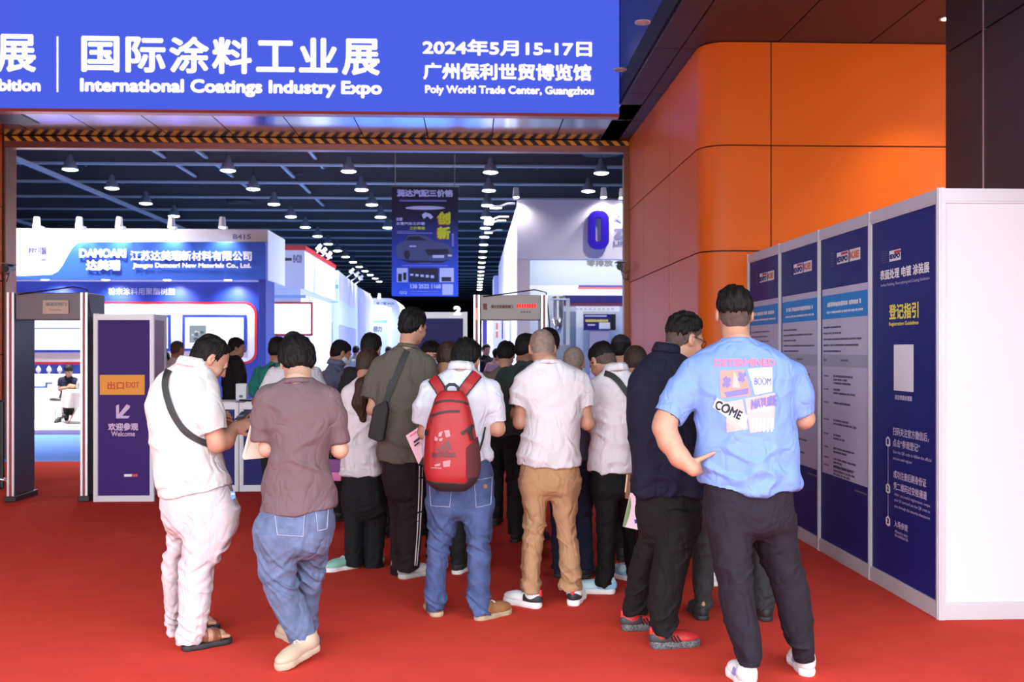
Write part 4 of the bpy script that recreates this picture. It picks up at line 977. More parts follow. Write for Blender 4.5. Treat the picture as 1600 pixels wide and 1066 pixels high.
def mk(name, V, Q, m, parent=None, smooth=True):
    me = bpy.data.meshes.new(name); me.vertices.add(len(V)); me.vertices.foreach_set('co', V.astype(np.float32).ravel())
    me.loops.add(Q.size); me.loops.foreach_set('vertex_index', Q.astype(np.int32).ravel())
    me.polygons.add(len(Q)); me.polygons.foreach_set('loop_start', np.arange(0, Q.size, Q.shape[1], dtype=np.int32))
    me.update(calc_edges=True); me.validate()
    me.polygons.foreach_set('use_smooth', np.full(len(me.polygons), smooth)); me.materials.append(m)
    o = bpy.data.objects.new(name, me); COL.objects.link(o)
    if parent: o.parent = parent
    return o

def C(px, py, d): return v3((px - CX) * d / F, d, (HY - py) * d / F)     # camera frame: x right, y ahead, z up from eye height
FLOOR = -EYE
def GC(px, py):                                                          # floor point under a pixel, camera frame
    d = EYE * F / (py - HY); return v3((px - CX) * d / F, d, FLOOR)

# --- materials for people
def skin(tone=0): return mat(f'skin_{tone}', [(.47, .245, .16), (.40, .19, .12), (.30, .135, .085), (.52, .31, .22)][tone], .5, sss=.06, bump=.03, bscale=300, var=.05, vscale=14)
M_HAIR = mat('hair_black', (.006, .005, .005), .6, spec=.18, bump=.5, bscale=160, stretch=(1, 1, .25))
M_HAIRB = mat('hair_brown', (.04, .02, .013), .55, spec=.3, bump=.5, bscale=160, stretch=(1, 1, .25))
M_STUB = mat('hair_stubble', (.07, .044, .036), .8, bump=.3, bscale=500, var=.3, vscale=60)
M_GREYH = mat('hair_grey_stubble', (.22, .15, .125), .8, bump=.3, bscale=500, var=.25, vscale=40)
M_EYEW = mat('eye_white', (.38, .34, .32), .7); M_IRIS = mat('iris_dark', (.02, .012, .01), .2); M_LIP = mat('lip', (.45, .17, .14), .5)
def cloth(name, col, var=.04, bump=.12, bs=700, rough=.85, vs=6, sheen=.0, crease=.6):
    col = [c * (.66 if max(col) < .7 else .80) for c in col]
    return mat('cloth_' + name, col, rough, bump=bump, bscale=bs, var=var, vscale=vs, spec=.25, sheen=sheen, crease=crease)

def head_axes(yaw, pitch, roll=0):
    a, p, r = math.radians(yaw), math.radians(pitch), math.radians(roll)
    f = v3(math.sin(a) * math.cos(p), math.cos(a) * math.cos(p), -math.sin(p)); rt = v3(math.cos(a), -math.sin(a), 0); u = np.cross(rt, f)
    rt2 = rt * math.cos(r) - u * math.sin(r); u2 = u * math.cos(r) + rt * math.sin(r)
    return np.stack([rt2, f, u2])
class Head:
    def __init__(s, c, yaw, pitch, roll=0, size=1.0): s.c = np.array(c, float); s.M = head_axes(yaw, pitch, roll); s.k = size
    def p(s, x, y, z): return s.c + s.k * (v3(x, y, z) @ s.M)
    def cone(s, a, b, ra, rb): return cone(s.p(*a), s.p(*b), ra * s.k, rb * s.k)
    def ell(s, c, r): return ell(s.p(*c), np.array(r) * s.k, s.M)
    def local(s, X, Y, Z):
        x, y, z = X - s.c[0], Y - s.c[1], Z - s.c[2]
        return [(x * s.M[k, 0] + y * s.M[k, 1] + z * s.M[k, 2]) / s.k for k in range(3)]
    def prims(s, neck_base, face=True):
        P = [(s.ell((0, -.012, .028), (.074, .093, .080)), .01), (s.ell((0, .022, -.03), (.061, .068, .086)), .03), (s.cone((0, .03, -.078), (0, .060, -.092), .036, .021), .03)]
        P += [(s.cone((0, -.020, -.055), (0, -.03, -.09), .050, .051), .03), (cone(s.p(0, -.03, -.085), neck_base, .051 * s.k, .051 * s.k), .03)]
        if face:
            P += [(s.ell((x, .062, -.034), (.024, .02, .024)), .02) for x in (-.034, .034)]
            P += [(s.cone((-.034, .080, .020), (.034, .080, .020), .0085, .0085), .014), (s.cone((0, .085, .008), (0, .105, -.033), .008, .0115), .012)]
            P += [(s.ell((x, .097, -.037), (.009, .010, .008)), .006) for x in (-.011, .011)]
            P += [(s.cone((-.018, .084, -.061), (.018, .084, -.061), .006, .006), .006), (s.cone((-.015, .084, -.071), (.015, .084, -.071), .007, .007), .006)]
        for x in (-1, 1):
            P += [(s.ell((x * .079, -.010, -.006), (.010, .019, .031)), .006), (s.ell((x * .074, .0, -.028), (.010, .010, .012)), .008)]
        return P
    def carve(s, G):
        for x in (-1, 1):
            G.sub(s.ell((x * .031, .094, .002), (.016, .014, .010)), .008); G.add(s.ell((x * .031, .0815, .010), (.0145, .0095, .0075)), .004); G.sub(s.ell((x * .091, -.004, -.002), (.009, .010, .018)), .004)
HAIRLINES = {   # z of the hair edge against y (front +) in head units
    'short': [(-.12, -.070), (-.075, -.075), (-.04, -.045), (-.012, -.018), (.006, -.014), (.022, -.016), (.034, .02), (.055, .045), (.09, .060), (.12, .06)],
    'long': [(-.12, -.095), (-.075, -.10), (-.04, -.085), (-.012, -.045), (.006, -.03), (.03, -.03), (.045, .02), (.06, .04), (.09, .052), (.12, .05)],
    'fringe': [(-.12, -.085), (-.075, -.088), (-.04, -.06), (-.012, -.03), (.006, -.025), (.03, -.03), (.045, .0), (.06, .018), (.09, .022), (.12, .02)],
    'fade': [(-.12, -.022), (-.06, -.020), (-.02, .010), (.02, .024), (.05, .052), (.09, .064), (.12, .065)],
    'bald': [(-.12, -.070), (-.075, -.075), (-.04, -.045), (-.012, -.018), (.006, -.014), (.022, -.010), (.034, .045), (.055, .085), (.09, .12), (.12, .12)],
    'woman': [(-.12, -.16), (-.03, -.15), (.0, -.11), (.035, -.10), (.048, .0), (.06, .035), (.09, .045), (.12, .045)]}
def hair_mesh(H, kind, thick=(.016, .010), h=.005, rough=.003, extra=()):
    st, ss = thick; z_off = .004
    base = H.ell((0, -.012, .028 + z_off), (.074 + ss, .093 + ss * 1.1, .080 + st)); back = H.ell((0, -.03, -.03), (.062 + ss, .062 + ss, .07))
    G = Grid([base, back] + [e for e in extra], h, .02); G.add(base, .01)
    if kind not in ('fade',): G.add(back, .03)
    L = np.array(HAIRLINES[kind])
    def line(X, Y, Z):
        x, y, z = H.local(X, Y, Z); return (np.interp(y.ravel(), L[:, 0], L[:, 1]).reshape(y.shape) - z) * .7
    sl_, X, Y, Z = G.win(G.lo, G.lo + G.n * G.h, 0); dl = -line(X, Y, Z) / .7
    G.f += (np.clip(1 - dl / .045, 0, 1) ** 1.5 * max(st - .004, 0) * .8).astype(np.float32)
    x_, y_, z_ = H.local(X, Y, Z); jit = .004 * np.sin(np.arctan2(x_, y_) * 31) * np.sin(np.arctan2(x_, y_) * 13 + 1)
    G.cut(lambda X, Y, Z: line(X, Y, Z) + jit)
    for e in extra: G.add(e, .02)
    V, Q = G.mesh()
    if not len(Q): return V, Q
    V = relax(V, Q, 1, .4); N = normals(V, Q)
    lo = (V - H.c) @ H.M.T
    ang = np.arctan2(lo[:, 0], lo[:, 1] + .02)
    n = vnoise(np.stack([ang * 9, lo[:, 2] * 25, lo[:, 1] * 25 + 3], 1)) + .6 * vnoise(np.stack([ang * 24 + 9, lo[:, 2] * 40, lo[:, 0] * 40], 1))
    top = np.clip((lo[:, 2] - .03) / .07, 0, 1)
    n2 = vnoise(np.stack([lo[:, 0] * 60, lo[:, 1] * 22, lo[:, 2] * 22], 1))
    n3 = vnoise(np.stack([ang * 38, lo[:, 2] * 30 + lo[:, 1] * 12, lo[:, 0] * 20], 1))
    return V + N * ((n * (1 - top) + n2 * 1.8 * top + n3 * .7) * 2.6 * rough)[:, None], Q

def hand_prims(w, d, nrm, side, curl=(25, 25, 28, 30), spread=5, thumb=(40, 20), s=1.0, tdir=None):
    """palm and five fingers; w wrist, d pointing to the fingers, nrm out of the back of the hand, side +1 if the thumb lies along cross(d, nrm)"""
    d = unit(d); nrm = unit(nrm - d * (nrm @ d)); e = np.cross(d, nrm) * side
    P = [(cone(w, w + d * .03 * s, .026 * s, .030 * s, nrm, .62), .02), (cone(w + d * .03 * s + e * .012 * s, w + d * .082 * s + e * .020 * s, .024 * s, .021 * s, nrm, .55), .015),
         (cone(w + d * .03 * s - e * .010 * s, w + d * .078 * s - e * .020 * s, .024 * s, .020 * s, nrm, .55), .015)]
    ln = [(.044, .026, .021), (.048, .030, .022), (.045, .028, .021), (.035, .021, .019)]
    for i in range(4):
        q = w + d * (.088 - .004 * abs(i - 1)) * s + e * (.031 - .0205 * i) * s; a = math.radians((1.5 - i) * spread); dd = d * math.cos(a) + e * math.sin(a); ang = 0
        for j in range(3):
            ang += math.radians(curl[i] * (1, 1.15, .7)[j]); t = dd * math.cos(ang) - nrm * math.sin(ang)
            r0 = (.0088, .0082, .0074)[j] * s; r1 = (.0082, .0074, .0062)[j] * s; q2 = q + t * ln[i][j] * s
            P.append((cone(q, q2, r0, r1), .003)); q = q2
    q = w + d * .022 * s + e * .026 * s; a = math.radians(thumb[0]); t = d * math.cos(a) + e * math.sin(a) * .9 - nrm * .35
    for j, (L, r0, r1) in enumerate(((.042, .0135, .0105), (.032, .0105, .0092), (.026, .0092, .0072))):
        t = unit(t if tdir is None else np.array(tdir, float) + d * .12 * j); q2 = q + t * L * s; P.append((cone(q, q2, r0 * s, r1 * s), .008 if j == 0 else .003)); q = q2
        t = t + (d * .5 - nrm * .25) * math.radians(thumb[1]) * 1.2
    return P

def fold_disp(V, N, kind, zt, zb, sd=0, amp=1.0):
    z = V[:, 2]; t = np.clip((zt - z) / max(zt - zb, .01), 0, 1); s = np.full(3, sd * 7.3)
    if kind == 'tee':
        a = vnoise(V * [11, 11, 2.6] + s); b = vnoise(np.stack([V[:, 0] * 4 + z * 9, V[:, 1] * 4, z * 5 - V[:, 0] * 5], 1) + s); c = vnoise(V * [7, 7, 24] + s + V[:, [2, 0, 1]] * 3)
        d = a * (.008 + .020 * t) + (.5 - np.abs(b) * 4).clip(-.3, .5) * (.004 + .010 * t) + c * .010 * (t > .55) * np.clip((t - .55) * 3, 0, 1) + .004 * t
    elif kind == 'jeans':
        k = np.exp(-((t - .52) / .12) ** 2) + 1.2 * np.clip((t - .78) / .15, 0, 1) + .35
        wv = vnoise(V * [5, 5, 5] + s) * 3.0
        b = vnoise(np.stack([V[:, 0] * 7 + z * 5, V[:, 1] * 7, z * 21 + V[:, 0] * 16 + wv], 1) + s); a = vnoise(V * [13, 13, 3.6] + s); b2 = vnoise(np.stack([V[:, 0] * 12, V[:, 1] * 12, z * 34 - V[:, 0] * 22 + wv], 1) + s * 2)
        d = ((.5 - np.abs(b) * 4).clip(-.4, .5) * .008 + b2 * .007) * k + a * .013
    elif kind == 'slacks':
        k = np.clip((t - .72) / .2, 0, 1) + .7 * np.exp(-((t - .5) / .10) ** 2) + .25
        wv = vnoise(V * [4, 4, 4] + s) * 3.0
        b = vnoise(np.stack([V[:, 0] * 6 + z * 6, V[:, 1] * 6, z * 17 - V[:, 0] * 13 + wv], 1) + s); a = vnoise(V * [9, 9, 1.8] + s)
        d = (.5 - np.abs(b) * 4).clip(-.4, .5) * .008 * k + a * .018
    else: d = 0
    return V + N * (np.asarray(d) * 1.6 * np.asarray(amp) * np.ones(len(V)))[:, None]

def rows_m(rows, D, grow_px=0):
    out = []
    for r in rows:
        y, xl, xr, dep = r[:4]; off = r[4] if len(r) > 4 else 0; d = D + off
        a, b = C(xl - grow_px, y, d), C(xr + grow_px, y, d); out.append((a[2], (a[0] + b[0]) / 2, (b[0] - a[0]) / 2, d, dep))
    return out
def chain_m(ch, D): return [(C(p[0], p[1], D + p[2]), p[3] * (D + p[2]) / F) for p in ch]
def chain_prims(ch, D, grow=0.0, k=.02, flat=None, ratio=1.0):
    c = chain_m(ch, D); return [(cone(c[i][0], c[i + 1][0], max(c[i][1] + grow, .012), max(c[i + 1][1] + grow, .012), flat, ratio), k) for i in range(len(c) - 1)]

def shoe_parts(P, heel, toe, st, L=None, k=1.0):
    """one shoe: an upper, a sole, laces, a heel tab; heel and toe are floor points in the camera frame"""
    hd = unit(toe - heel); L = (L or .285) * k; sd = np.cross(hd, v3(0, 0, 1)); up = v3(0, 0, 1)
    tilt = st.get('tilt', 0)                     # heel raised, rolling over the toe
    if tilt: 
        a = math.radians(tilt); piv = heel + hd * L; hd2 = hd * math.cos(a) - up * math.sin(a); up = np.cross(sd, hd2) ; hd = hd2; heel = piv - hd * L
    def p(a, b, c): return heel + hd * a * L / .285 + sd * b * k + up * c * k
    M = np.stack([hd, sd, up]); sh = st.get('sole_h', .03); h = .005 * RES
    if st.get('sandal'):
        base = [(cone(p(.045, 0, sh / 2), p(.11, 0, sh / 2), .036, .036), .02), (cone(p(.11, 0, sh / 2), p(.235, -.004 * st.get('sd', 1), sh / 2), .036, .046), .03)]
        G = Grid([b for b, _ in base], h)
        for b, kk in base: G.add(b, kk)
        G.cut(lambda X, Y, Z: np.abs((X - heel[0]) * up[0] + (Y - heel[1]) * up[1] + (Z - heel[2]) * up[2] - sh / 2) - sh / 2 + .001)
        V, Q = G.mesh(); so = mk('sandal', V - P['base'], Q, st['sole'], P['root'])
        foot = foot_prims(p, .004 + sh)
        G = Grid([b for b, _ in foot], h)
        for b, kk in foot: G.add(b, kk)
        G.f -= .007
        def band(X, Y, Z):
            a = ((X - heel[0]) * hd[0] + (Y - heel[1]) * hd[1] + (Z - heel[2]) * hd[2]) * .285 / L; z = (Z - heel[2])
            return np.minimum(np.minimum(np.abs(a - .115) - .022, np.abs(a - .185) - .02), np.maximum(np.abs(a - .03) - .02, np.abs(z - .075) - .016))
        G.cut(band); V, Q = G.mesh(); mk('strap', V - P['base'], Q, st['upper'], so); return
    up_ = [(ell(p(.058, 0, .056), (.056, .037, .055), M), .01), (cone(p(.075, 0, .062), p(.19, 0, .044), .040, .037), .03), (ell(p(.212, -.003, .036 + sh * .2), (.073, .046, .034), M), .03),
           (cone(p(.066, 0, .07), p(.060, 0, .108), .041, .040), .02)]
    G = Grid([b for b, _ in up_], h)
    for b, kk in up_: G.add(b, kk)
    cz = lambda X, Y, Z: (X - heel[0]) * up[0] + (Y - heel[1]) * up[1] + (Z - heel[2]) * up[2]
    G.cut(lambda X, Y, Z: sh - .004 - cz(X, Y, Z)); G.cut(lambda X, Y, Z: cz(X, Y, Z) - .108 * k)
    G.sub(cone(p(.066, 0, .085), p(.060, 0, .125), .030, .032), .01)
    V, Q = G.mesh(); u = mk('shoe', V - P['base'], Q, st['upper'], P['root'])
    base = [(cone(p(.05, 0, sh / 2), p(.12, 0, sh / 2), .042, .039), .02), (cone(p(.12, 0, sh / 2), p(.228, -.003, sh / 2), .039, .049), .03), (cone(p(.228, -.003, sh / 2), p(.245, -.004, sh / 2), .047, .042), .02)]
    G = Grid([b for b, _ in base], h)
    for b, kk in base: G.add(b, kk)
    G.cut(lambda X, Y, Z: np.abs(cz(X, Y, Z) - sh / 2) - sh / 2)
    V, Q = G.mesh(); mk('sole', V - P['base'], Q, st['sole'], u)
    if st.get('lace'):
        b = MB()
        for j in range(5):
            a = .135 + .017 * j; zt = .098 - .0085 * j; w = .022 + .002 * j
            b.tube([p(a, -w, zt - .012), p(a + .004, 0, zt), p(a + .008, w, zt - .012)], .0028, 6)
        b.build('lace', st['lace'], u, off=P['base'])
    if st.get('tab'):
        G = Grid([ell(p(.012, 0, .085), (.008, .014, .030), M)], .004); G.add(ell(p(.010, 0, .088), (.007, .013, .030), M), .005); V, Q = G.mesh(); mk('heel_tab', V - P['base'], Q, st['tab'], u)
    if st.get('panel'):
        pan = [(ell(p(.058, 0, .056), (.059, .040, .050), M), .01), (cone(p(.075, 0, .058), p(.13, 0, .050), .0425, .041), .03)]
        G = Grid([b for b, _ in pan], h)
        for b, kk in pan: G.add(b, kk)
        G.cut(lambda X, Y, Z: sh - .002 - cz(X, Y, Z)); G.cut(lambda X, Y, Z: cz(X, Y, Z) - .085 * k); G.cut(lambda X, Y, Z: ((X - heel[0]) * hd[0] + (Y - heel[1]) * hd[1]) - .12)
        V, Q = G.mesh(); mk('heel_panel', V - P['base'], Q, st['panel'], u)
    if st.get('stripe'):
        b = MB()
        for s_ in (-1, 1):
            for j in range(3): b.tube([p(.125 + .018 * j, s_ * .0425, .036), p(.105 + .018 * j, s_ * .040, .070)], .0045, 6)
        b.build('side_stripe', st['stripe'], u, off=P['base'])
def foot_prims(p, z):
    return [(ell(p(.05, 0, z + .030), (.045, .034, .034), np.eye(3)), .01), (cone(p(.055, 0, z + .055), p(.15, 0, z + .026), .034, .030), .03), (cone(p(.15, 0, z + .022), p(.215, 0, z + .016), .034, .030), .02)] + \
           [(cone(p(.215, b, z + .014), p(.25 - abs(b - .02) * .3, b * 1.15, z + .012), .011, .010), .006) for b in (-.03, -.013, .003, .018, .032)]

PEOPLE = {}
def person(key, label, sp):
    D = sp['D']; h = sp.get('h', .006) * RES; tone = sp.get('skin', 0); low = h > .008 * RES
    P = {}
    T = rows_m(sp['torso'], D) if 'torso' in sp else []
    yw, pt_h = math.radians(sp['head'][2]), math.radians(sp['head'][3])
    Hh = Head(C(*sp['head'][:2], D + sp.get('head_off', (.055 + .11 * math.sin(pt_h)) * math.cos(yw))), *sp['head'][2:], size=sp.get('hs', 1.0))
    allz = T
    hips = rows_m(sp['hips'], D); b_ = min(hips)
    hips.append((b_[0] - .05, b_[1], b_[2] * .66, b_[3], b_[4] * .5))
    legs = []
    for i, l in enumerate(sp.get('legs', [])):                            # each leg runs down to stand in its own shoe
        if i < len(sp.get('shoes', [])) and not sp.get('keep_depth'):
            hl, to = sp['shoes'][i][:2]; an = hl + unit(to - hl) * .062; y0, y1 = l[0][0], l[-1][0]; o0 = (l[0][4] if len(l[0]) > 4 else 0)
            l = [(*r[:4], o0 + (an[1] - D - o0) * ((r[0] - y0) / (y1 - y0)) ** .9) for r in l]
        legs.append(rows_m(l, D))
    base = v3(np.mean([t[1] for t in hips]), D, FLOOR + sp.get('floor', 0)); P['base'] = base
    # body: one continuous surface
    nb = v3(T[-1][1] if T[-1][0] > T[0][0] else T[0][1], 0, 0)
    top = max(T, key=lambda r: r[0]); nb = v3(top[1], top[3] - .015 * math.cos(yw), top[0] - .02)
    zh = C(0, max(sp['hem'][1], sp['hem'][3]) if sp.get('hem') else 0, D)[2] if sp.get('hem') else -9
    Tb = [t for t in T if t[0] > zh + .03]
    pr = [(loft(Tb, -.018), .02), (loft(hips[:-1], -.034), .015)] + [(loft(l, -.020, p=2.1), .012) for l in legs] + [q for l in sp.get('leg_chains', []) for q in chain_prims(l, D, -.012, .03)]
    for a in sp['arms']: pr += chain_prims(a, D, 0, .025)
    for hp in sp.get('hands', []):
        pr += hand_prims(C(hp['w'][0], hp['w'][1], D + hp['w'][2]), np.array(hp['d'], float), np.array(hp['n'], float), hp.get('side', 1), hp.get('curl', (25, 25, 28, 30)), hp.get('spread', 5), hp.get('thumb', (40, 20)), hp.get('s', 1.0), hp.get('tdir'))
    hp_ = Hh.prims(nb, face=not low or sp.get('face', False)); pr += hp_
    for si, (hl, to, st) in enumerate(sp.get('shoes', [])):
        hd = unit(to - hl); sd = np.cross(hd, v3(0, 0, 1))
        pf = lambda a, b, c: hl + hd * a + sd * b + v3(0, 0, c)
        if st.get('sandal'): pr += foot_prims(pf, .004 + st.get('sole_h', .03))
        else: pr += [(cone(pf(.06, 0, .06), pf(.18, 0, .05), .024, .020), .02)]
        if si < len(legs): lb = min(legs[si]); pr += [(cone(pf(.06, 0, .075), v3(lb[1], lb[3], lb[0] + .10), .028, .030), .02)]
    G = Grid([p for p, _ in pr], h)
    for p, k in pr: G.add(p, k)
    if not low or sp.get('face'): Hh.carve(G)
    V, Q = G.mesh(); V = relax(V, Q, 1, .3)
    root = mk('person', V - base, Q, skin(tone)); P['root'] = root; tag(root, label, 'person', sp.get('group'))
    root.rotation_euler = (0, 0, -YAW)
    root.location = (base[0] * CT + base[1] * ST, -base[0] * ST + base[1] * CT, EYE + base[2])
    # shirt
    S = sp['shirt']; zt, zb = max(t[0] for t in T), min(t[0] for t in T)
    if S is not None:
        sl = [chain_m(a, D) for a in sp.get('sleeves', [])]
        tp = loft(T, .0, cap=True); sp_ = [chain_prims(a, D, 0, .03) for a in sp.get('sleeves', [])]
        allp = [tp] + [p for q in sp_ for p, _ in q]
        G = Grid(allp, h); G.add(tp, .02); f0 = G.f.copy()
        nk = cone(nb + v3(0, 0, -.02), nb + v3(0, 0, .05), .050, .056)
        hem = sp.get('hem')
        if hem:
            a, b = C(hem[0], hem[1], D), C(hem[2], hem[3], D); g = (b[2] - a[2]) / (b[0] - a[0]); sg = hem[4] if len(hem) > 4 else 0
            xm, xw = (a[0] + b[0]) / 2, (b[0] - a[0]) / 2
            hz_ = lambda X: a[2] + (X - a[0]) * g - sg * (1 - ((X - xm) / xw) ** 2)
            G.cut(lambda X, Y, Z: hz_(X) - Z)
            sl_, X, Y, Z = G.win(G.lo, G.lo + G.n * G.h, 0); G.f = np.maximum(G.f, np.where(Z - hz_(X) < .05, -(f0 + .010), -1).astype(np.float32))
        for c, q in zip(sl, sp_):         # sleeves, open at the cuff
            G2 = Grid(allp, h)
            for p, k in q: G2.add(p, k)
            e, e0, r = c[-1][0], c[-2][0], c[-1][1]; ax = unit(e - e0)
            G2.cut(lambda X, Y, Z: (X - e[0]) * ax[0] + (Y - e[1]) * ax[1] + (Z - e[2]) * ax[2])
            G2.sub(cone(e - ax * .04, e + ax * .05, max(r - .008, .01), max(r - .008, .01)), .003)
            k = .03; hm = np.clip(.5 + .5 * (G.f - G2.f) / k, 0, 1); G.f = G.f * (1 - hm) + G2.f * hm - k * hm * (1 - hm)
        G.sub(nk, .008)
        V, Q = G.mesh(); V = relax(V, Q, 2, .5); N = normals(V, Q)
        V = fold_disp(V, N, 'tee', zt, zb, sp.get('seed', 1), sp.get('fold', 1.0)); P['shirtVQ'] = (V, Q)
        P['shirt'] = mk('shirt', V - base, Q, S, root)
        if sp.get('collar'):
            cm, style = sp['collar'][:2]; fz = Hh.M[1] * [1, 1, 0]; ax = unit(v3(0, 0, 1) + .18 * unit(fz)); fz = unit(fz)
            hh, fl, r0 = (.036, .006, .060) if style == 'polo' else (.012, .001, .060)
            e1 = unit(np.cross(ax, v3(0, 1, 0))); e2 = np.cross(e1, ax); vs = []; fs = []; n = 40
            prof = [(r0 - .003, -.012), (r0 - .002, hh), (r0 + .003, hh + .002), (r0 + fl + .006, hh * .5), (r0 + fl + .012, -.012)]
            cc = nb + v3(0, 0, .008 if style == 'polo' else -.004) + fz * .004 + (sp['collar'][2] if len(sp['collar']) > 2 else 0)
            for rr, zz in prof:
                for i in range(n):
                    a = 2 * math.pi * i / n; vs.append(cc + (e1 * math.cos(a) * 1.08 + e2 * math.sin(a)) * rr + ax * zz)
            m_ = len(prof)
            for j in range(m_):
                for i in range(n): fs.append((j * n + i, j * n + (i + 1) % n, ((j + 1) % m_) * n + (i + 1) % n, ((j + 1) % m_) * n + i))
            P['collar'] = MB().add(vs, fs).build('collar', cm, P['shirt'], smooth=True, off=base)
    # trousers
    Tm, kind = sp['trousers']
    hipt = [(r[0], r[1], r[2] - .014, r[3], r[4] - .016) if r[0] > zh - .01 and sp.get('tuck', True) else r for r in hips]
    pr = [(loft(hipt, .0), .02)] + [(loft(l, 0, p=2.1), .025) for l in legs] + [q for l in sp.get('leg_chains', []) for q in chain_prims(l, D, 0, .03)]
    G = Grid([p for p, _ in pr], h)
    for p, k in pr: G.add(p, k)
    for l in legs:
        z0 = min(l)[0]; r_ = min(l)
        G.sub(loft([(z0 - .01, r_[1], r_[2], r_[3], r_[4]), (z0 + .025, r_[1], r_[2], r_[3], r_[4])], -.014), .003)
    V, Q = G.mesh(); V = relax(V, Q, 2, .5); N = normals(V, Q); zz = [r[0] for r in hips] + [r[0] for l in legs for r in l]
    msk = np.clip((zh - V[:, 2]) / .08, 0, 1) if zh > -5 else 1.0
    V = fold_disp(V, N, kind, max(zz), min(zz), sp.get('seed', 1) + 3, sp.get('fold', 1.0) * msk); P['trousersVQ'] = (V, Q)
    P['trousers'] = mk('trousers', V - base, Q, Tm, root)
    # hair
    for hs in sp.get('hair', []):
        ex = [cone(C(*a[:2], D + a[2]), C(*b[:2], D + b[2]), a[3] * D / F, b[3] * D / F) for a, b in hs.get('extra', [])]
        V, Q = hair_mesh(Hh, hs['kind'], hs.get('thick', (.016, .010)), hs.get('h', .0048 if not low else .008) * RES, hs.get('rough', .003), ex)
        if len(Q): P['hair'] = mk('hair', V - base, Q, hs['mat'], root)
    if sp.get('eyes'):
        for x in (-1, 1):
            c = Hh.p(x * .031, .0755, .002) - base; me = Hh.M
            e = MB(); e.lathe([(0.0001, -.0115)] + [(.0115 * math.sin(t), -.0115 * math.cos(t)) for t in [math.pi * i / 8 for i in range(1, 8)]] + [(.0001, .0115)], n=14)
            eo = e.build('eye', M_EYEW, root, smooth=True); eo.location = c
            io = MB().lathe([(.0001, -.0125), (.0062, -.0120), (.0068, -.0100)], n=12, cap=False).build('iris', M_IRIS, eo, smooth=True)
            f_ = Hh.M[1]; io.rotation_euler = Vector((-f_[0], -f_[1], -f_[2])).to_track_quat('Z', 'Y').to_euler()
            bm = MB(); bm.tube([Hh.p(x * .016, .0905, .021) - base, Hh.p(x * .030, .0915, .026) - base, Hh.p(x * .047, .079, .020) - base], [.003, .0038, .002], 6); bm.build('eyebrow', M_HAIR, root)
    if sp.get('mask'):
        mm = [(Hh.ell((0, .03, -.046), (.067, .070, .050)), .01), (Hh.ell((0, .093, -.042), (.028, .031, .038)), .03)]
        G = Grid([m for m, _ in mm], .006)
        for m, k in mm: G.add(m, k)
        def mc_(X, Y, Z):
            x, y, z = Hh.local(X, Y, Z); return np.maximum(.012 - y + np.abs(z + .045) * .2, np.maximum(z + .008 - .02 * np.clip(1 - np.abs(x) / .03, 0, 1), -.098 - z))
        G.cut(mc_); V, Q = G.mesh(); mo = mk('face_mask', V - base, Q, mat('mask_pale', (.62, .74, .86), .7), root)
        for x in (-1, 1): MB().tube([Hh.p(x * .064, .03, -.03) - base, Hh.p(x * .074, .0, -.012) - base, Hh.p(x * .082, -.024, -.008) - base], .0018, 5).build('ear_loop', M_WHITE, mo)
    if sp.get('glasses'):
        gm = mat('glasses_black', (.01, .01, .012), .3); b = MB()
        for x in (-1, 1):
            b.tube([Hh.p(x * .032 + .024 * math.cos(a), .102 - .010 * abs(math.cos(a)) * (1 if x * math.cos(a) > 0 else 0), .0 + .018 * math.sin(a)) - base for a in [2 * math.pi * i / 18 for i in range(18)]], .0024, 6, closed=True)
            b.tube([Hh.p(x * .056, .092, .006) - base, Hh.p(x * .078, .05, .008) - base, Hh.p(x * .083, -.008, .010) - base, Hh.p(x * .082, -.022, -.006) - base], .0026, 6)
        b.tube([Hh.p(-.009, .104, .004) - base, Hh.p(.009, .104, .004) - base], .002, 6)
        b.build('glasses', gm, root, smooth=True)
    for hl, to, st in sp.get('shoes', []): shoe_parts(P, hl, to, st, k=sp.get('shoe_k', 1.0))
    P.update(D=D, head=Hh, sp=sp); PEOPLE[key] = P
    return P

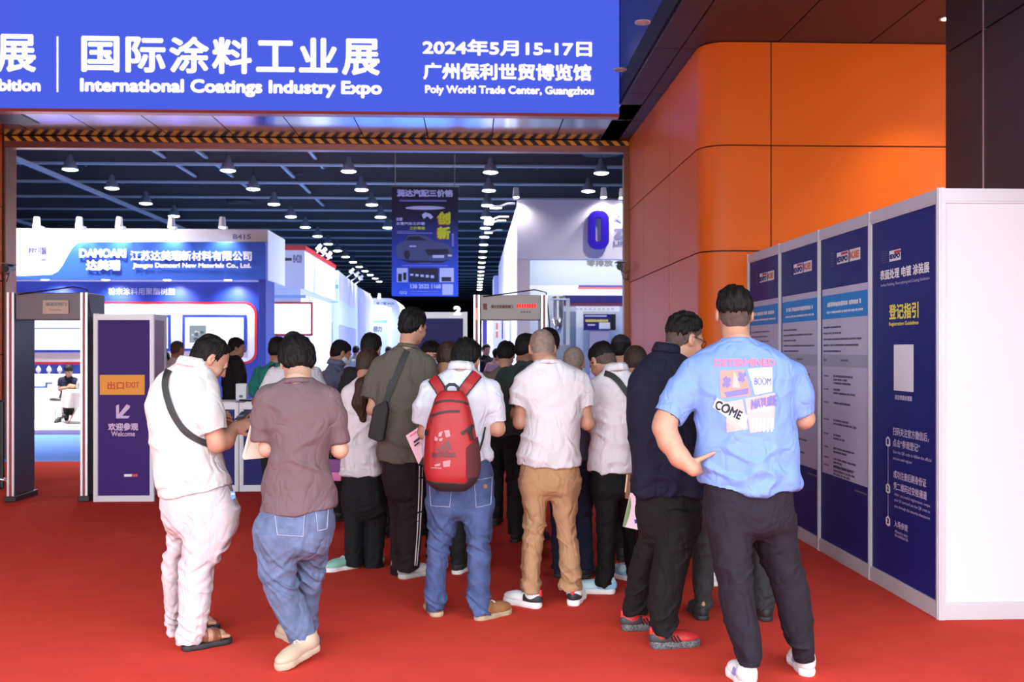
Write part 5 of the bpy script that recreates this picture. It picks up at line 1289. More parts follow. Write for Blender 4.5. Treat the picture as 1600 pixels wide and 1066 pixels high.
# --- things worn on a person: ribbons and prints that follow the cloth, found by looking for the cloth surface
def tree(VQ): return BVHTree.FromPolygons(VQ[0].tolist(), VQ[1].tolist())
def hit(bvh, px, py):
    r = C(px, py, 1.0); L = np.linalg.norm(r); h = bvh.ray_cast(Vector((0, 0, 0)), Vector(r / L), 30)
    return (np.array(h[0]), np.array(h[1])) if h[0] is not None else None
def ribbon(P, bvh, path, width_px, m, name, parent=None, lift=.006, thick=.005, n=40, tails=(None, None)):
    pts = np.array(path, float); sg = np.r_[0, np.cumsum(np.linalg.norm(np.diff(pts, axis=0), axis=1))]; t = np.linspace(0, sg[-1], n)
    xs = np.interp(t, sg, pts[:, 0]); ys = np.interp(t, sg, pts[:, 1])
    for _ in range(3): xs[1:-1] = (xs[:-2] + 2 * xs[1:-1] + xs[2:]) / 4; ys[1:-1] = (ys[:-2] + 2 * ys[1:-1] + ys[2:]) / 4
    rows = []
    for i in range(n):
        a, b = max(i - 1, 0), min(i + 1, n - 1); d = unit((xs[b] - xs[a], ys[b] - ys[a])); q = np.array((-d[1], d[0])) * width_px / 2; row = []
        for s_ in (-1, 0, 1):
            hh = hit(bvh, xs[i] + q[0] * s_, ys[i] + q[1] * s_); row.append(None if hh is None else hh[0] + hh[1] * lift)
        if row[1] is None: continue
        dd = row[1][1]
        for k in (0, 2):
            if row[k] is None or abs(row[k][1] - dd) > .05: row[k] = C(xs[i] + q[0] * (k - 1), ys[i] + q[1] * (k - 1), dd + .01)
        rows.append(row)
    A = np.array(rows)                                                    # n x 3 x 3
    for _ in range(2): A[1:-1] = (A[:-2] + 2 * A[1:-1] + A[2:]) / 4
    A = list(A)
    for w, tl in zip((0, -1), tails):
        if tl is not None:
            e = A[w] + np.array(tl); A = [e] + A if w == 0 else A + [e]
    A = np.array(A); n = len(A); toward = np.array([-unit(a[1]) for a in A]); vs = []; fs = []
    for i in range(n):
        for k in range(3): vs.append(A[i, k])
        for k in (2, 1, 0): vs.append(A[i, k] + toward[i] * thick)
    for i in range(n - 1):
        for k in range(6): fs.append((6 * i + k, 6 * i + (k + 1) % 6, 6 * i + 6 + (k + 1) % 6, 6 * i + 6 + k))
    fs += [tuple(range(6))[::-1], tuple(range(6 * n - 6, 6 * n))]
    return MB().add(vs, fs).build(name, m, parent or P['root'], smooth=False, off=P['base']), A
def print_on(P, bvh, V2, faces, m, name, parent, lift=.0025):
    """a flat print given in photo pixels is laid on the cloth"""
    vs = []; ok = []
    for p in V2:
        hh = hit(bvh, p[0], p[1])
        if hh is None: vs.append((0, 0, 0)); ok.append(False)
        else: vs.append(hh[0] + hh[1] * (lift + (p[2] * .0003 if len(p) > 2 else 0))); ok.append(True)
    fs = [f for f in faces if all(ok[i] for i in f)]
    if not fs: return None
    return MB().add(vs, fs).build(name, m, parent, off=P['base'])
def grid_poly(poly, step=4.0):
    """fills a pixel polygon (convex) with small quads so that it can follow the cloth"""
    pl_ = np.array(poly, float); n = 10
    if len(pl_) == 4:
        a, b, c, d = pl_; nu = max(2, int(max(np.linalg.norm(b - a), np.linalg.norm(c - d)) / step)); nv = max(2, int(max(np.linalg.norm(d - a), np.linalg.norm(c - b)) / step))
        V = [tuple((a * (1 - i / nu) + b * i / nu) * (1 - j / nv) + (d * (1 - i / nu) + c * i / nu) * j / nv) for j in range(nv + 1) for i in range(nu + 1)]
        Fq = [(j * (nu + 1) + i, j * (nu + 1) + i + 1, (j + 1) * (nu + 1) + i + 1, (j + 1) * (nu + 1) + i) for j in range(nv) for i in range(nu)]
        return V, Fq
    c = pl_.mean(0); V = [tuple(c)]; Fq = []; m_ = len(pl_)
    for r in range(1, 4): V += [tuple(c + (p - c) * r / 3) for p in pl_]
    for i in range(m_): Fq.append((0, 1 + i, 1 + (i + 1) % m_))
    for r in range(2):
        for i in range(m_): a = 1 + r * m_; Fq.append((a + i, a + m_ + i, a + m_ + (i + 1) % m_, a + (i + 1) % m_))
    return V, Fq
def decal(P, bvh, polys, m, name, parent, lift=.0025, step=4.0):
    V = []; Fq = []
    for p in polys:
        a, f = grid_poly(p, step); o = len(V); V += a; Fq += [tuple(i + o for i in q) for q in f]
    return print_on(P, bvh, V, Fq, m, name, parent, lift)
def text_px(body, x0, x1, y0, y1, bold=0.0, skew=None):
    V, Fc = text_geo([(body, 0, 1, 0, 1, 0)]); out = []
    layers = [(0, 0)] + ([(math.cos(a) * bold, math.sin(a) * bold) for a in [2 * math.pi * k / 6 for k in range(6)]] if bold else [])
    Vo = []; Fo = []
    for li, (dx, dy) in enumerate(layers):
        o = len(Vo)
        for p in V:
            x, y = x0 + p[0] * (x1 - x0), y1 - p[1] * (y1 - y0)
            if skew: x, y = skew(p[0], p[1])
            Vo.append((x + dx, y + dy, li))
        Fo += [tuple(i + o for i in f) for f in Fc]
    return Vo, Fo
def place(name, P0, label, cat, group=None):                             # an Empty at camera-frame point P0 for a carried thing
    e = bpy.data.objects.new(name, None); COL.objects.link(e); tag(e, label, cat, group)
    e.location = (P0[0] * CT + P0[1] * ST, -P0[0] * ST + P0[1] * CT, EYE + P0[2]); e.rotation_euler = (0, 0, -YAW); e.empty_display_size = .1
    return {'root': e, 'base': np.array(P0, float)}
# ------------------------------------------------------------------ the nine people in front
W_SHOE = mat('shoe_white', (.80, .79, .80), .5); W_SOLE = mat('sole_white', (.78, .76, .74), .6); B_SOLE = mat('sole_black', (.02, .02, .022), .6); B_SHOE = mat('shoe_black', (.02, .02, .024), .6)
def ln(p, q, off=0.0): return p
def toe_from(h, px, py): return GC(px, py)

# 1: white polo, black strap, sandals
sand = dict(sandal=True, sole_h=.032, sole=B_SOLE, upper=mat('leather_brown', (.20, .07, .035), .4, bump=.1, bscale=120))
P1 = person('polo', 'man in white polo and pale trousers with black chest strap, tapping a phone', dict(D=5.3, seed=1, h=.005,
    head=(329, 561, 62, 36), hs=1.02, skin=0, eyes=True,
    torso=[(566, 280, 318, .05), (574, 266, 330, .075), (583, 254, 336, .09), (597, 241, 341, .105), (612, 235, 344, .12), (640, 232, 341, .135), (670, 237, 338, .14), (700, 242, 342, .145), (730, 247, 352, .15), (755, 249, 360, .15), (790, 250, 364, .145)],
    hem=(249, 776, 362, 757, .01), sleeves=[[(316, 614, -.06, 25), (326, 645, -.09, 23), (334, 674, -.09, 21)], [(254, 612, .08, 20), (268, 655, .16, 19)]],
    arms=[[(316, 614, -.06, 16), (328, 655, -.09, 16), (340, 692, -.08, 14.5), (352, 688, -.03, 13.5), (366, 670, .04, 8.5)], [(254, 614, .08, 16), (280, 690, .28, 14), (338, 668, .34, 8.5)]],
    hands=[dict(w=(365, 671, .035), d=(.55, .45, .30), n=(.35, -.80, .45), side=1, curl=(12, 10, 12, 16), spread=9, thumb=(50, 10)), dict(w=(340, 667, .34), d=(.75, -.25, .42), n=(-.3, .75, -.5), side=-1, curl=(35, 40, 42, 45), spread=3, thumb=(35, 15))],
    shirt=cloth('polo_white', (.80, .77, .76), .02, .1), trousers=(cloth('trousers_pale', (.70, .60, .63), .03, .1), 'jeans'), collar=(cloth('polo_white', (0, 0, 0)), 'polo'),
    hips=[(735, 256, 352, .12), (760, 252, 361, .135), (785, 250, 371, .145), (803, 252, 373, .14), (825, 257, 370, .125)],
    legs=[[(795, 252, 318, .10, .06), (830, 261, 303, .09, .08), (860, 262, 294, .08, .10), (889, 257, 291, .078, .12), (930, 258, 285, .07, .15), (965, 262, 283, .065, .17), (991, 264, 281, .062, .19)],
          [(795, 284, 373, .12, -.02), (830, 287, 366, .11, -.04), (858, 286, 354, .095, -.06), (886, 283, 337, .085, -.07), (915, 281, 333, .08, -.08), (945, 279, 327, .075, -.09), (975, 277, 320, .07, -.10), (1004, 276, 315, .068, -.10)]],
    hair=[dict(kind='bald', thick=(.008, .008), mat=M_HAIR, rough=.004)],
    shoes=[(GC(262, 993), GC(330, 985), sand), (GC(281, 1019), GC(361, 1004), sand)]))
bv1 = tree(P1['shirtVQ'])

# 2: mauve T-shirt, jeans, tan sneakers
M_JEAN = cloth('denim_light', srgb(114, 128, 164), .28, .25, 900, .8, 11); M_JEAN2 = cloth('denim_blue', srgb(84, 102, 150), .28, .25, 900, .8, 9)
tan = dict(sole_h=.034, sole=mat('sole_tan', (.47, .35, .26), .6), upper=mat('shoe_tan', (.48, .35, .25), .6, bump=.08, bscale=200), lace=mat('lace_tan', (.72, .58, .45), .7))
P2 = person('mauve', 'man in mauve T-shirt and light blue jeans seen from behind, one leg crossed', dict(D=5.0, seed=2, h=.005,
    head=(464, 566, -22, 30), skin=3, eyes=True,
    torso=[(589, 445, 487, .05), (597, 434, 498, .07), (605, 420, 511, .09), (615, 409, 522, .105), (630, 405, 528, .12), (655, 410, 526, .13), (680, 420, 518, .135), (700, 426, 514, .135), (721, 421, 513, .14), (750, 414, 517, .14), (780, 410, 521, .14), (815, 407, 523, .14)],
    hem=(408, 797, 522, 788, .02), sleeves=[[(421, 622, 0, 19), (414, 652, 0, 18), (411, 689, 0, 17)], [(515, 622, 0, 18), (526, 655, .01, 15), (531, 690, .02, 13)]],
    arms=[[(421, 624, 0, 14), (418, 701, .02, 12.5), (424, 690, .22, 9)], [(515, 624, 0, 14), (531, 703, .03, 12), (500, 692, .26, 9)]],
    hands=[dict(w=(424, 689, .23), d=(.1, 1, .1), n=(-.9, 0, .3), side=1, curl=(40, 45, 45, 50)), dict(w=(500, 692, .27), d=(-.5, .8, .1), n=(.7, .3, .4), side=-1, curl=(40, 45, 45, 50))],
    shirt=cloth('tee_mauve', srgb(128, 103, 109), .03, .06), trousers=(M_JEAN, 'jeans'), collar=(cloth('tee_mauve', (0, 0, 0)), 'tee'),
    hips=[(760, 418, 512, .12), (790, 409, 522, .14), (815, 398, 524, .14), (840, 400, 516, .13), (860, 403, 512, .115)],
    legs=[[(830, 398, 463, .115, -.03), (875, 405, 464, .095, -.05), (903, 408, 463, .09, -.06), (929, 417, 468, .085, -.07), (958, 431, 481, .08, -.05), (984, 447, 492, .075, -.03), (1005, 455, 495, .068, 0)],
          [(830, 460, 519, .11, .08), (869, 464, 511, .095, .10), (898, 463, 505, .088, .12), (927, 465, 501, .08, .14), (955, 470, 498, .075, .15), (985, 472, 495, .07, .16), (1009, 472, 494, .068, .16)]],
    hair=[dict(kind='fringe', thick=(.024, .020), mat=M_HAIR, rough=.004)],
    shoes=[(GC(500, 1026), GC(424, 1052), dict(tan, tilt=9)), (GC(472, 1010), GC(452, 998), tan)]))

# 3: woman with the ponytail
grn = dict(sole_h=.03, sole=W_SOLE, upper=mat('shoe_green_white', (.25, .5, .4), .6), panel=W_SHOE, lace=W_SHOE)
P3 = person('ponytail', 'woman with long ponytail in white T-shirt and wide black trousers', dict(D=7.15, seed=3, h=.0065,
    head=(575, 571, 12, 25), hs=.95, skin=0,
    torso=[(589, 560, 590, .05), (598, 549, 597, .07), (607, 542, 601, .09), (620, 536, 602, .105), (645, 536, 600, .115), (680, 538, 595, .115), (715, 532, 597, .12), (755, 530, 598, .12)],
    hem=(530, 742, 597, 739, .01), sleeves=[[(545, 615, 0, 11), (538, 652, .0, 10)], [(597, 615, 0, 11), (603, 650, .02, 9)]],
    arms=[[(545, 616, 0, 8), (539, 668, .05, 7), (560, 655, .28, 5.5)], [(597, 616, 0, 8), (602, 668, .05, 7), (585, 655, .28, 5.5)]],
    shirt=cloth('tee_white', (.80, .76, .79), .02, .08), trousers=(cloth('slacks_black', (.012, .012, .015), .1, .08), 'slacks'), collar=(cloth('tee_white', (0, 0, 0)), 'tee'),
    hips=[(715, 536, 592, .10), (741, 533, 598, .12), (770, 533, 602, .12), (800, 535, 604, .11)],
    legs=[[(770, 533, 572, .095, 0), (811, 537, 571, .085, 0), (850, 537, 568, .085, 0), (884, 537, 565, .085, 0)], [(770, 566, 604, .095, .03), (811, 570, 604, .085, .03), (850, 569, 601, .085, .03), (887, 568, 600, .085, .03)]],
    hair=[dict(kind='long', thick=(.014, .012), mat=M_HAIRB, extra=[((572, 590, -.10, 5), (565, 600, -.11, 9)), ((565, 600, -.11, 9), (563, 630, -.12, 12)), ((563, 630, -.12, 12), (567, 655, -.12, 5))])],
    shoes=[(GC(563, 886), GC(522, 892), grn), (GC(588, 888), GC(592, 872), grn)]))

# 4: tall man in grey
run_ = dict(sole_h=.035, sole=mat('sole_grey', (.45, .43, .40), .6), upper=mat('shoe_grey_white', (.55, .54, .52), .6), panel=mat('shoe_grey', (.3, .3, .3), .6), lace=W_SHOE)
P4 = person('tall', 'tall man in grey-green T-shirt with black shoulder bag and striped black trousers', dict(D=6.8, seed=4,
    head=(646, 511, 38, 12), hs=1.0, skin=0,
    torso=[(536, 626, 648, .05), (545, 612, 656, .07), (553, 598, 664, .085), (565, 586, 672, .105), (590, 580, 678, .125), (620, 587, 673, .135), (650, 591, 669, .14), (690, 591, 666, .14), (735, 590, 665, .135)],
    hem=(591, 717, 664, 723, .005), sleeves=[[(594, 572, 0, 14), (584, 598, 0, 13), (577, 622, -.02, 13)], [(667, 572, 0, 14), (680, 618, .05, 13)]],
    arms=[[(594, 574, 0, 10), (583, 640, 0, 9.5), (604, 650, .25, 7)], [(667, 574, 0, 10), (682, 640, .06, 9.5), (668, 630, .30, 7)]],
    hands=[dict(w=(604, 650, .26), d=(.3, 1, .1), n=(-.9, 0, .3), side=1), dict(w=(668, 630, .31), d=(-.3, 1, .1), n=(.9, 0, .3), side=-1)],
    shirt=cloth('tee_grey_green', srgb(108, 102, 92), .03, .06), trousers=(cloth('track_black', (.019, .013, .016), .1, .08), 'slacks'), collar=(cloth('tee_grey_green', (0, 0, 0)), 'tee'),
    hips=[(700, 596, 660, .115), (721, 595, 663, .13), (750, 598, 664, .13), (775, 603, 664, .12)],
    legs=[[(745, 597, 634, .10, .05), (771, 604, 632, .09, .08), (811, 608, 629, .085, .10), (850, 610, 628, .08, .12), (896, 613, 631, .075, .12)], [(745, 618, 664, .11, 0), (790, 620, 662, .1, 0), (824, 619, 660, .095, 0), (850, 620, 657, .09, 0), (891, 621, 653, .085, 0)]],
    hair=[dict(kind='short', thick=(.024, .014), mat=M_HAIR, rough=.005)],
    shoes=[(GC(614, 899), GC(640, 889), run_), (GC(622, 906), GC(664, 898), run_)]))
bv4 = tree(P4['trousersVQ'])
for x in (0, 5): ribbon(P4, bv4, [(660 - x, 728), (659 - x * .9, 770), (656 - x * .8, 830), (651 - x * .6, 884)], 1.6, W_SHOE, 'side_stripe', P4['trousers'], .002, .001)

# 5: man with the red backpack
brn = dict(sole_h=.03, sole=mat('sole_sand', (.42, .31, .20), .6), upper=mat('shoe_camel', (.30, .14, .05), .5, bump=.08, bscale=150), lace=mat('lace_white', (.8, .75, .65), .7))
P5 = person('backpack', 'man in white polo and blue jeans wearing the red backpack', dict(D=5.85, seed=5,
    head=(728, 563, 14, 30), skin=0,
    torso=[(573, 706, 736, .05), (581, 692, 749, .07), (590, 678, 763, .09), (600, 666, 772, .11), (615, 660, 778, .12), (640, 660, 773, .13), (670, 662, 766, .135), (700, 664, 762, .135), (722, 666, 765, .13)],
    hem=(666, 717, 765, 717, .004), sleeves=[[(671, 608, 0, 16), (665, 635, 0, 16), (662, 660, .02, 16)], [(768, 608, 0, 17), (774, 635, 0, 16), (777, 661, 0, 14.5)]],
    arms=[[(671, 610, 0, 11), (664, 676, .03, 10.5), (684, 668, .28, 8.5)], [(768, 610, 0, 12), (777, 670, 0, 11.5), (748, 668, .28, 8.5)]],
    hands=[dict(w=(684, 668, .29), d=(.4, 1, .1), n=(-.9, 0, .3), side=1), dict(w=(748, 668, .29), d=(-.5, .8, .1), n=(.9, 0, .3), side=-1)],
    shirt=cloth('polo_bluewhite', (.74, .77, .86), .02, .1), trousers=(M_JEAN2, 'jeans'), collar=(cloth('polo_bluewhite', (0, 0, 0)), 'polo'),
    hips=[(708, 670, 763, .12), (728, 668, 769, .135), (750, 666, 772, .14), (775, 666, 771, .14), (800, 667, 770, .125)],
    legs=[[(780, 667, 721, .11), (805, 668, 718, .105), (834, 667, 709, .095), (861, 665, 702, .09), (895, 664, 697, .085), (936, 665, 697, .08), (954, 667, 693, .076)], [(780, 717, 771, .11), (816, 725, 769, .105), (850, 728, 766, .095), (873, 729, 768, .09), (918, 730, 766, .085), (940, 732, 767, .08), (959, 737, 766, .076)]],
    hair=[dict(kind='short', thick=(.020, .014), mat=M_HAIR, rough=.004)],
    shoes=[(GC(684, 966), GC(672, 944), brn), (GC(741, 971), GC(797, 957), brn)]))
bv5t = tree(P5['trousersVQ']); ribbon(P5, bv5t, [(668, 714), (700, 717), (735, 717), (767, 713)], 9, mat('belt_black', (.02, .018, .016), .4), 'belt', P5['trousers'], .004, .004)
M_STITCH = mat('stitch_grey', srgb(175, 180, 205), .7)
def pocket(P, bv, poly, tab=None):
    o = decal(P, bv, [poly], P['trousers'].data.materials[0], 'back_pocket', P['trousers'], .004, 3)
    e = [poly[i] for i in range(4)] + [poly[0]]
    q = []
    for (x0, y0), (x1, y1) in zip(e[:-1], e[1:]):
        n = max(int(math.hypot(x1 - x0, y1 - y0) / 2.5), 1); q += [(x0 + (x1 - x0) * i / n, y0 + (y1 - y0) * i / n) for i in range(n)]
    pts = [hit(bv, *p) for p in q]
    pts = [Vector(h[0] + h[1] * .005) for h in pts if h]
    if len(pts) > 4 and o: MB().tube(pts, .0014, 5, closed=True).build('stitching', M_STITCH, o, off=P['base'])
pocket(P5, bv5t, [(741, 751), (768, 746), (766, 788), (744, 793)]); pocket(P5, bv5t, [(672, 756), (706, 760), (703, 792), (674, 790)])
decal(P5, bv5t, [[(755, 757), (760, 757), (760, 763), (755, 763)]], mat('patch_tan', (.35, .16, .08), .6), 'leather_patch', P5['trousers'], .006)
bv2t = tree(P2['trousersVQ']); pocket(P2, bv2t, [(430, 805), (476, 801), (474, 838), (434, 836)]); pocket(P2, bv2t, [(493, 798), (512, 795), (510, 826), (496, 829)])

for pp, P_, B_ in (([(718, 722), (719, 745), (720, 792)], P5, bv5t), ([(668, 752), (700, 748), (719, 753), (742, 747), (769, 744)], P5, bv5t)): ribbon(P_, B_, pp, 1.3, mat('denim_seam', srgb(70, 82, 122), .8), 'seam', P_['trousers'], .003, .002)
for pp in ([(486, 803), (480, 830), (470, 862)], [(408, 812), (440, 800), (486, 806), (520, 796)]): ribbon(P2, bv2t, pp, 1.4, mat('denim_seam2', srgb(92, 104, 140), .8), 'seam', P2['trousers'], .003, .002)

# 6: white T-shirt, khaki trousers
rnr = dict(sole_h=.04, sole=W_SOLE, upper=W_SHOE, panel=B_SHOE, tab=mat('tab_red', (.75, .03, .03), .5), lace=B_SHOE)
P6 = person('khaki', 'man with buzz cut in white T-shirt and khaki trousers, seen from behind', dict(D=6.1, seed=6,
    head=(847, 545, -6, 26), skin=0,
    torso=[(561, 840, 874, .05), (567, 830, 884, .07), (575, 820, 900, .09), (585, 811, 910, .105), (600, 808, 914, .12), (620, 812, 911, .125), (645, 822, 907, .13), (673, 820, 905, .135), (697, 813, 906, .14), (740, 809, 909, .135)],
    hem=(809, 724, 908, 727, .006), sleeves=[[(818, 596, 0, 14), (812, 615, 0, 15), (808.5, 635, 0, 15)], [(905, 596, 0, 14), (912, 615, 0, 13), (916, 635, 0, 11.5)]],
    arms=[[(818, 598, 0, 11), (812, 660, .02, 9.8), (838, 655, .28, 7.5)], [(905, 598, 0, 11), (918, 662, .02, 9.8), (888, 655, .28, 7.5)]],
    hands=[dict(w=(838, 655, .29), d=(.3, 1, .1), n=(-.9, 0, .3), side=1), dict(w=(888, 655, .29), d=(-.3, 1, .1), n=(.9, 0, .3), side=-1)],
    shirt=cloth('tee_bright', (.82, .79, .82), .02, .08), trousers=(cloth('khaki', srgb(205, 158, 118), .05, .12), 'jeans'), collar=(cloth('tee_bright', (0, 0, 0)), 'tee'),
    hips=[(705, 812, 904, .12), (728, 810, 908, .13), (750, 811, 906, .135), (768, 813, 904, .125)],
    legs=[[(750, 811, 858, .11), (777, 816, 856, .1), (803, 819, 853, .09), (829, 820, 850, .085), (858, 815, 848, .082), (900, 813, 846, .08), (925, 814, 846, .078)], [(750, 856, 907, .11), (777, 861, 903, .1), (805, 864, 901, .09), (829, 869, 902, .085), (858, 874, 907, .082), (890, 875, 909, .08), (922, 875, 909, .078)]],
    hair=[dict(kind='short', thick=(.005, .004), mat=M_GREYH, rough=.0012)],
    shoes=[(GC(847, 952), GC(797, 942), rnr), (GC(894, 949), GC(908, 930), rnr)]))

# 7: white polo with strap, black trousers
blu = dict(sole_h=.035, sole=W_SOLE, upper=mat('shoe_ice_blue', (.50, .72, .82), .5), panel=mat('shoe_sky', (.25, .55, .75), .5), lace=W_SHOE)
P7 = person('earbud', 'man in white polo with black diagonal strap and black trousers, looking down', dict(D=6.35, seed=7,
    head=(941, 565, -35, 34), skin=0,
    torso=[(575, 948, 978, .05), (581, 938, 986, .07), (589, 929, 992, .09), (600, 921, 997, .11), (620, 920, 999, .12), (652, 925, 995, .125), (678, 924, 990, .13), (697, 922, 988, .13), (750, 919, 988, .13)],
    hem=(919, 734, 987, 736, .004), sleeves=[[(930, 605, -.02, 13), (928, 628, -.01, 13), (929, 647, 0, 12)], [(990, 605, 0, 13), (1000, 650, .02, 12)]],
    arms=[[(930, 606, -.02, 10), (927, 668, .02, 9.5), (945, 655, .28, 7)], [(990, 606, 0, 10), (1000, 668, .02, 9.5), (978, 660, .28, 7)]],
    shirt=cloth('polo_pinkwhite', (.80, .76, .80), .02, .1), trousers=(cloth('slacks_jet', (.007, .007, .008), .1, .06), 'slacks'), collar=(cloth('polo_pinkwhite', (0, 0, 0)), 'polo'),
    hips=[(715, 922, 985, .115), (737, 920, 988, .125), (769, 924, 986, .12)],
    legs=[[(750, 921, 968, .11), (803, 932, 967, .095), (837, 933, 965, .09), (879, 934, 961, .085), (913, 930, 958, .082)], [(750, 948, 988, .11, .1), (803, 962, 990, .095, .15), (850, 974, 999, .085, .2), (902, 977, 1002, .08, .25)]],
    hair=[dict(kind='short', thick=(.006, .003), mat=M_STUB, rough=.001), dict(kind='fade', thick=(.014, .009), mat=M_HAIR, rough=.003)],
    shoes=[(GC(964, 928), GC(908, 926), blu), (GC(988, 908), GC(962, 902), blu)]))
MB().tube([P7['head'].p(-.083, -.002, -.010) - P7['base'], P7['head'].p(-.092, -.002, -.012) - P7['base']], [.007, .005], 10).build('earbud', M_BLACK, P7['root'])

# 8: navy polo, glasses
red = dict(sole_h=.042, sole=mat('sole_speckled', (.10, .10, .105), .6, var=.9, vscale=140), upper=mat('shoe_red', (.45, .02, .02), .5), panel=mat('shoe_dark', (.04, .035, .04), .6), tab=mat('tab_red', (.75, .03, .03), .5), stripe=M_BLACK, lace=mat('shoe_red', (.45, .02, .02), .5))
P8 = person('navy', 'man with glasses in dark navy polo and black trousers, turned to the right', dict(D=5.35, seed=8, h=.0055,
    head=(1070, 530, 66, 16), hs=1.06, skin=0, glasses=True, eyes=True,
    torso=[(545, 1024, 1058, .06), (553, 1014, 1070, .085), (563, 1004, 1078, .105), (576, 994, 1085, .125), (592, 984, 1092, .14), (616, 980, 1095, .15), (655, 981, 1095, .16), (700, 984, 1098, .165), (739, 988, 1098, .165), (785, 990, 1096, .16)],
    hem=(990, 768, 1095, 771, .004), sleeves=[[(1062, 602, -.06, 24), (1076, 635, -.06, 22), (1086, 664, -.04, 19)], [(1004, 600, .10, 22), (1020, 650, .22, 20)]],
    arms=[[(1062, 604, -.05, 16), (1088, 686, -.02, 14), (1120, 676, .14, 9.5)], [(1004, 604, .1, 18), (1030, 690, .28, 15), (1090, 668, .36, 9.5)]],
    hands=[dict(w=(1120, 676, .15), d=(.7, .6, .1), n=(.5, -.8, .2), side=1), dict(w=(1090, 668, .37), d=(.9, .1, .2), n=(-.2, .9, -.2), side=-1)],
    shirt=cloth('polo_navy', srgb(30, 30, 54), .08, .1), trousers=(cloth('jogger_black', (.011, .009, .010), .1, .08), 'slacks'), collar=(cloth('polo_navy', (0, 0, 0)), 'polo'),
    hips=[(740, 992, 1092, .14), (769, 990, 1094, .155), (800, 997, 1094, .145), (832, 1000, 1092, .13)],
    legs=[[(795, 997, 1038, .11, .0), (841, 1000, 1029, .1, .04), (878, 986, 1025, .095, .10), (924, 980, 1019, .09, .16), (947, 973, 1016, .085, .20), (958, 976, 1012, .075, .21)], [(795, 1026, 1094, .13, -.05), (832, 1028, 1091, .12, -.06), (868, 1023, 1077, .11, -.06), (911, 1018, 1067, .095, -.05), (954, 1016, 1059, .088, -.05), (978, 1018, 1057, .082, -.05), (990, 1022, 1050, .07, -.05)]],
    hair=[dict(kind='short', thick=(.006, .003), mat=M_STUB, rough=.001), dict(kind='fade', thick=(.030, .010), mat=M_HAIR, rough=.005)],
    shoes=[(GC(969, 986), GC(1018, 982), red), (GC(1014, 1014), GC(1098, 1008), red)]))

# 9: light-blue T-shirt with the comic print
wht = dict(sole_h=.04, sole=W_SOLE, upper=W_SHOE, panel=mat('shoe_bone', (.62, .60, .58), .6), lace=W_SHOE, stripe=mat('shoe_periwinkle', (.22, .22, .55), .6))
P9 = person('comic', 'big man in light-blue T-shirt with comic print, hand on hip', dict(D=4.75, seed=9, h=.0055,
    head=(1147, 491, 4, 4), hs=1.04, skin=0,
    torso=[(527, 1131, 1174, .065), (534, 1122, 1183, .08), (542, 1106, 1206, .095), (552, 1090, 1224, .115), (565, 1078, 1238, .135), (585, 1074, 1246, .15), (620, 1081, 1240, .155), (650, 1088, 1237, .16), (700, 1091, 1240, .165), (722, 1089, 1242, .165), (750, 1093, 1244, .16), (790, 1095, 1243, .155)],
    hem=(1094, 753, 1244, 757, .03), sleeves=[[(1082, 588, 0, 24), (1064, 618, -.01, 24), (1043, 651, -.03, 24)], [(1238, 588, 0, 23), (1248, 615, 0, 22), (1254, 646, .01, 20)]],
    arms=[[(1082, 590, 0, 16), (1041, 655, -.04, 17), (1038, 668, -.055, 17.5), (1046, 690, -.075, 17), (1062, 715, -.10, 15), (1082, 733, -.13, 10.5)], [(1238, 590, 0, 17), (1256, 654, .02, 15.5), (1222, 656, .32, 11)]],
    hands=[dict(w=(1083, 733, -.13), d=(.50, .82, .10), n=(-.80, .45, -.15), side=1, curl=(22, 24, 26, 28), spread=3, tdir=(.88, -.10, .42), s=1.08), dict(w=(1222, 656, .33), d=(-.4, .9, .1), n=(.9, .3, .3), side=-1)],
    shirt=cloth('tee_light_blue', srgb(128, 160, 228), .02, .06), trousers=(cloth('jogger_dark', (.022, .017, .028), .08, .06), 'slacks'), collar=(cloth('tee_light_blue', (0, 0, 0)), 'tee'),
    hips=[(725, 1098, 1238, .14), (760, 1096, 1242, .16), (800, 1099, 1243, .16), (828, 1103, 1244, .145)],
    legs=[[(800, 1100, 1174, .135, 0), (862, 1110, 1178, .125, -.02), (911, 1121, 1178, .11, -.02), (951, 1128, 1181, .1, -.02), (990, 1136, 1189, .095, -.03), (1016, 1147, 1190, .085, -.05), (1040, 1154, 1187, .07, -.05)], [(800, 1171, 1244, .135, .03), (862, 1184, 1251, .125, .04), (914, 1203, 1263, .11, .05), (954, 1212, 1269, .1, .06), (994, 1224, 1273, .095, .06), (1014, 1236, 1275, .085, .06), (1031, 1243, 1273, .072, .06)]],
    hair=[dict(kind='short', thick=(.005, .003), mat=M_STUB, rough=.001), dict(kind='fade', thick=(.022, .012), mat=M_HAIR, rough=.005)],
    shoes=[(GC(1174, 1082), GC(1142, 1046), wht), (GC(1264, 1060), GC(1240, 1028), wht)]))
bv9 = tree(P9['shirtVQ'])
M_PK = mat('shirt_print_pink', srgb(199, 119, 144), .8); M_PCH = mat('shirt_print_peach', srgb(204, 161, 157), .8); M_PWH = mat('shirt_print_white', srgb(235, 238, 245), .8); M_PPU = mat('shirt_print_purple', srgb(114, 110, 174), .8); M_PCO = mat('shirt_print_coral', srgb(202, 136, 123), .8); M_PBK = mat('shirt_print_black', (.02, .02, .03), .8)
V, Fc = text_px('DETERMINED', 1117, 1210, 562, 572, .9); print_on(P9, bv9, V, Fc, M_PK, 'print_lettering', P9['shirt'])
decal(P9, bv9, [[(1125, 580), (1163, 578), (1174, 618), (1126, 622)]], M_PCO, 'print_panel', P9['shirt']); decal(P9, bv9, [[(1168, 577), (1206, 574), (1206, 612), (1180, 617)]], M_PWH, 'print_panel', P9['shirt'])
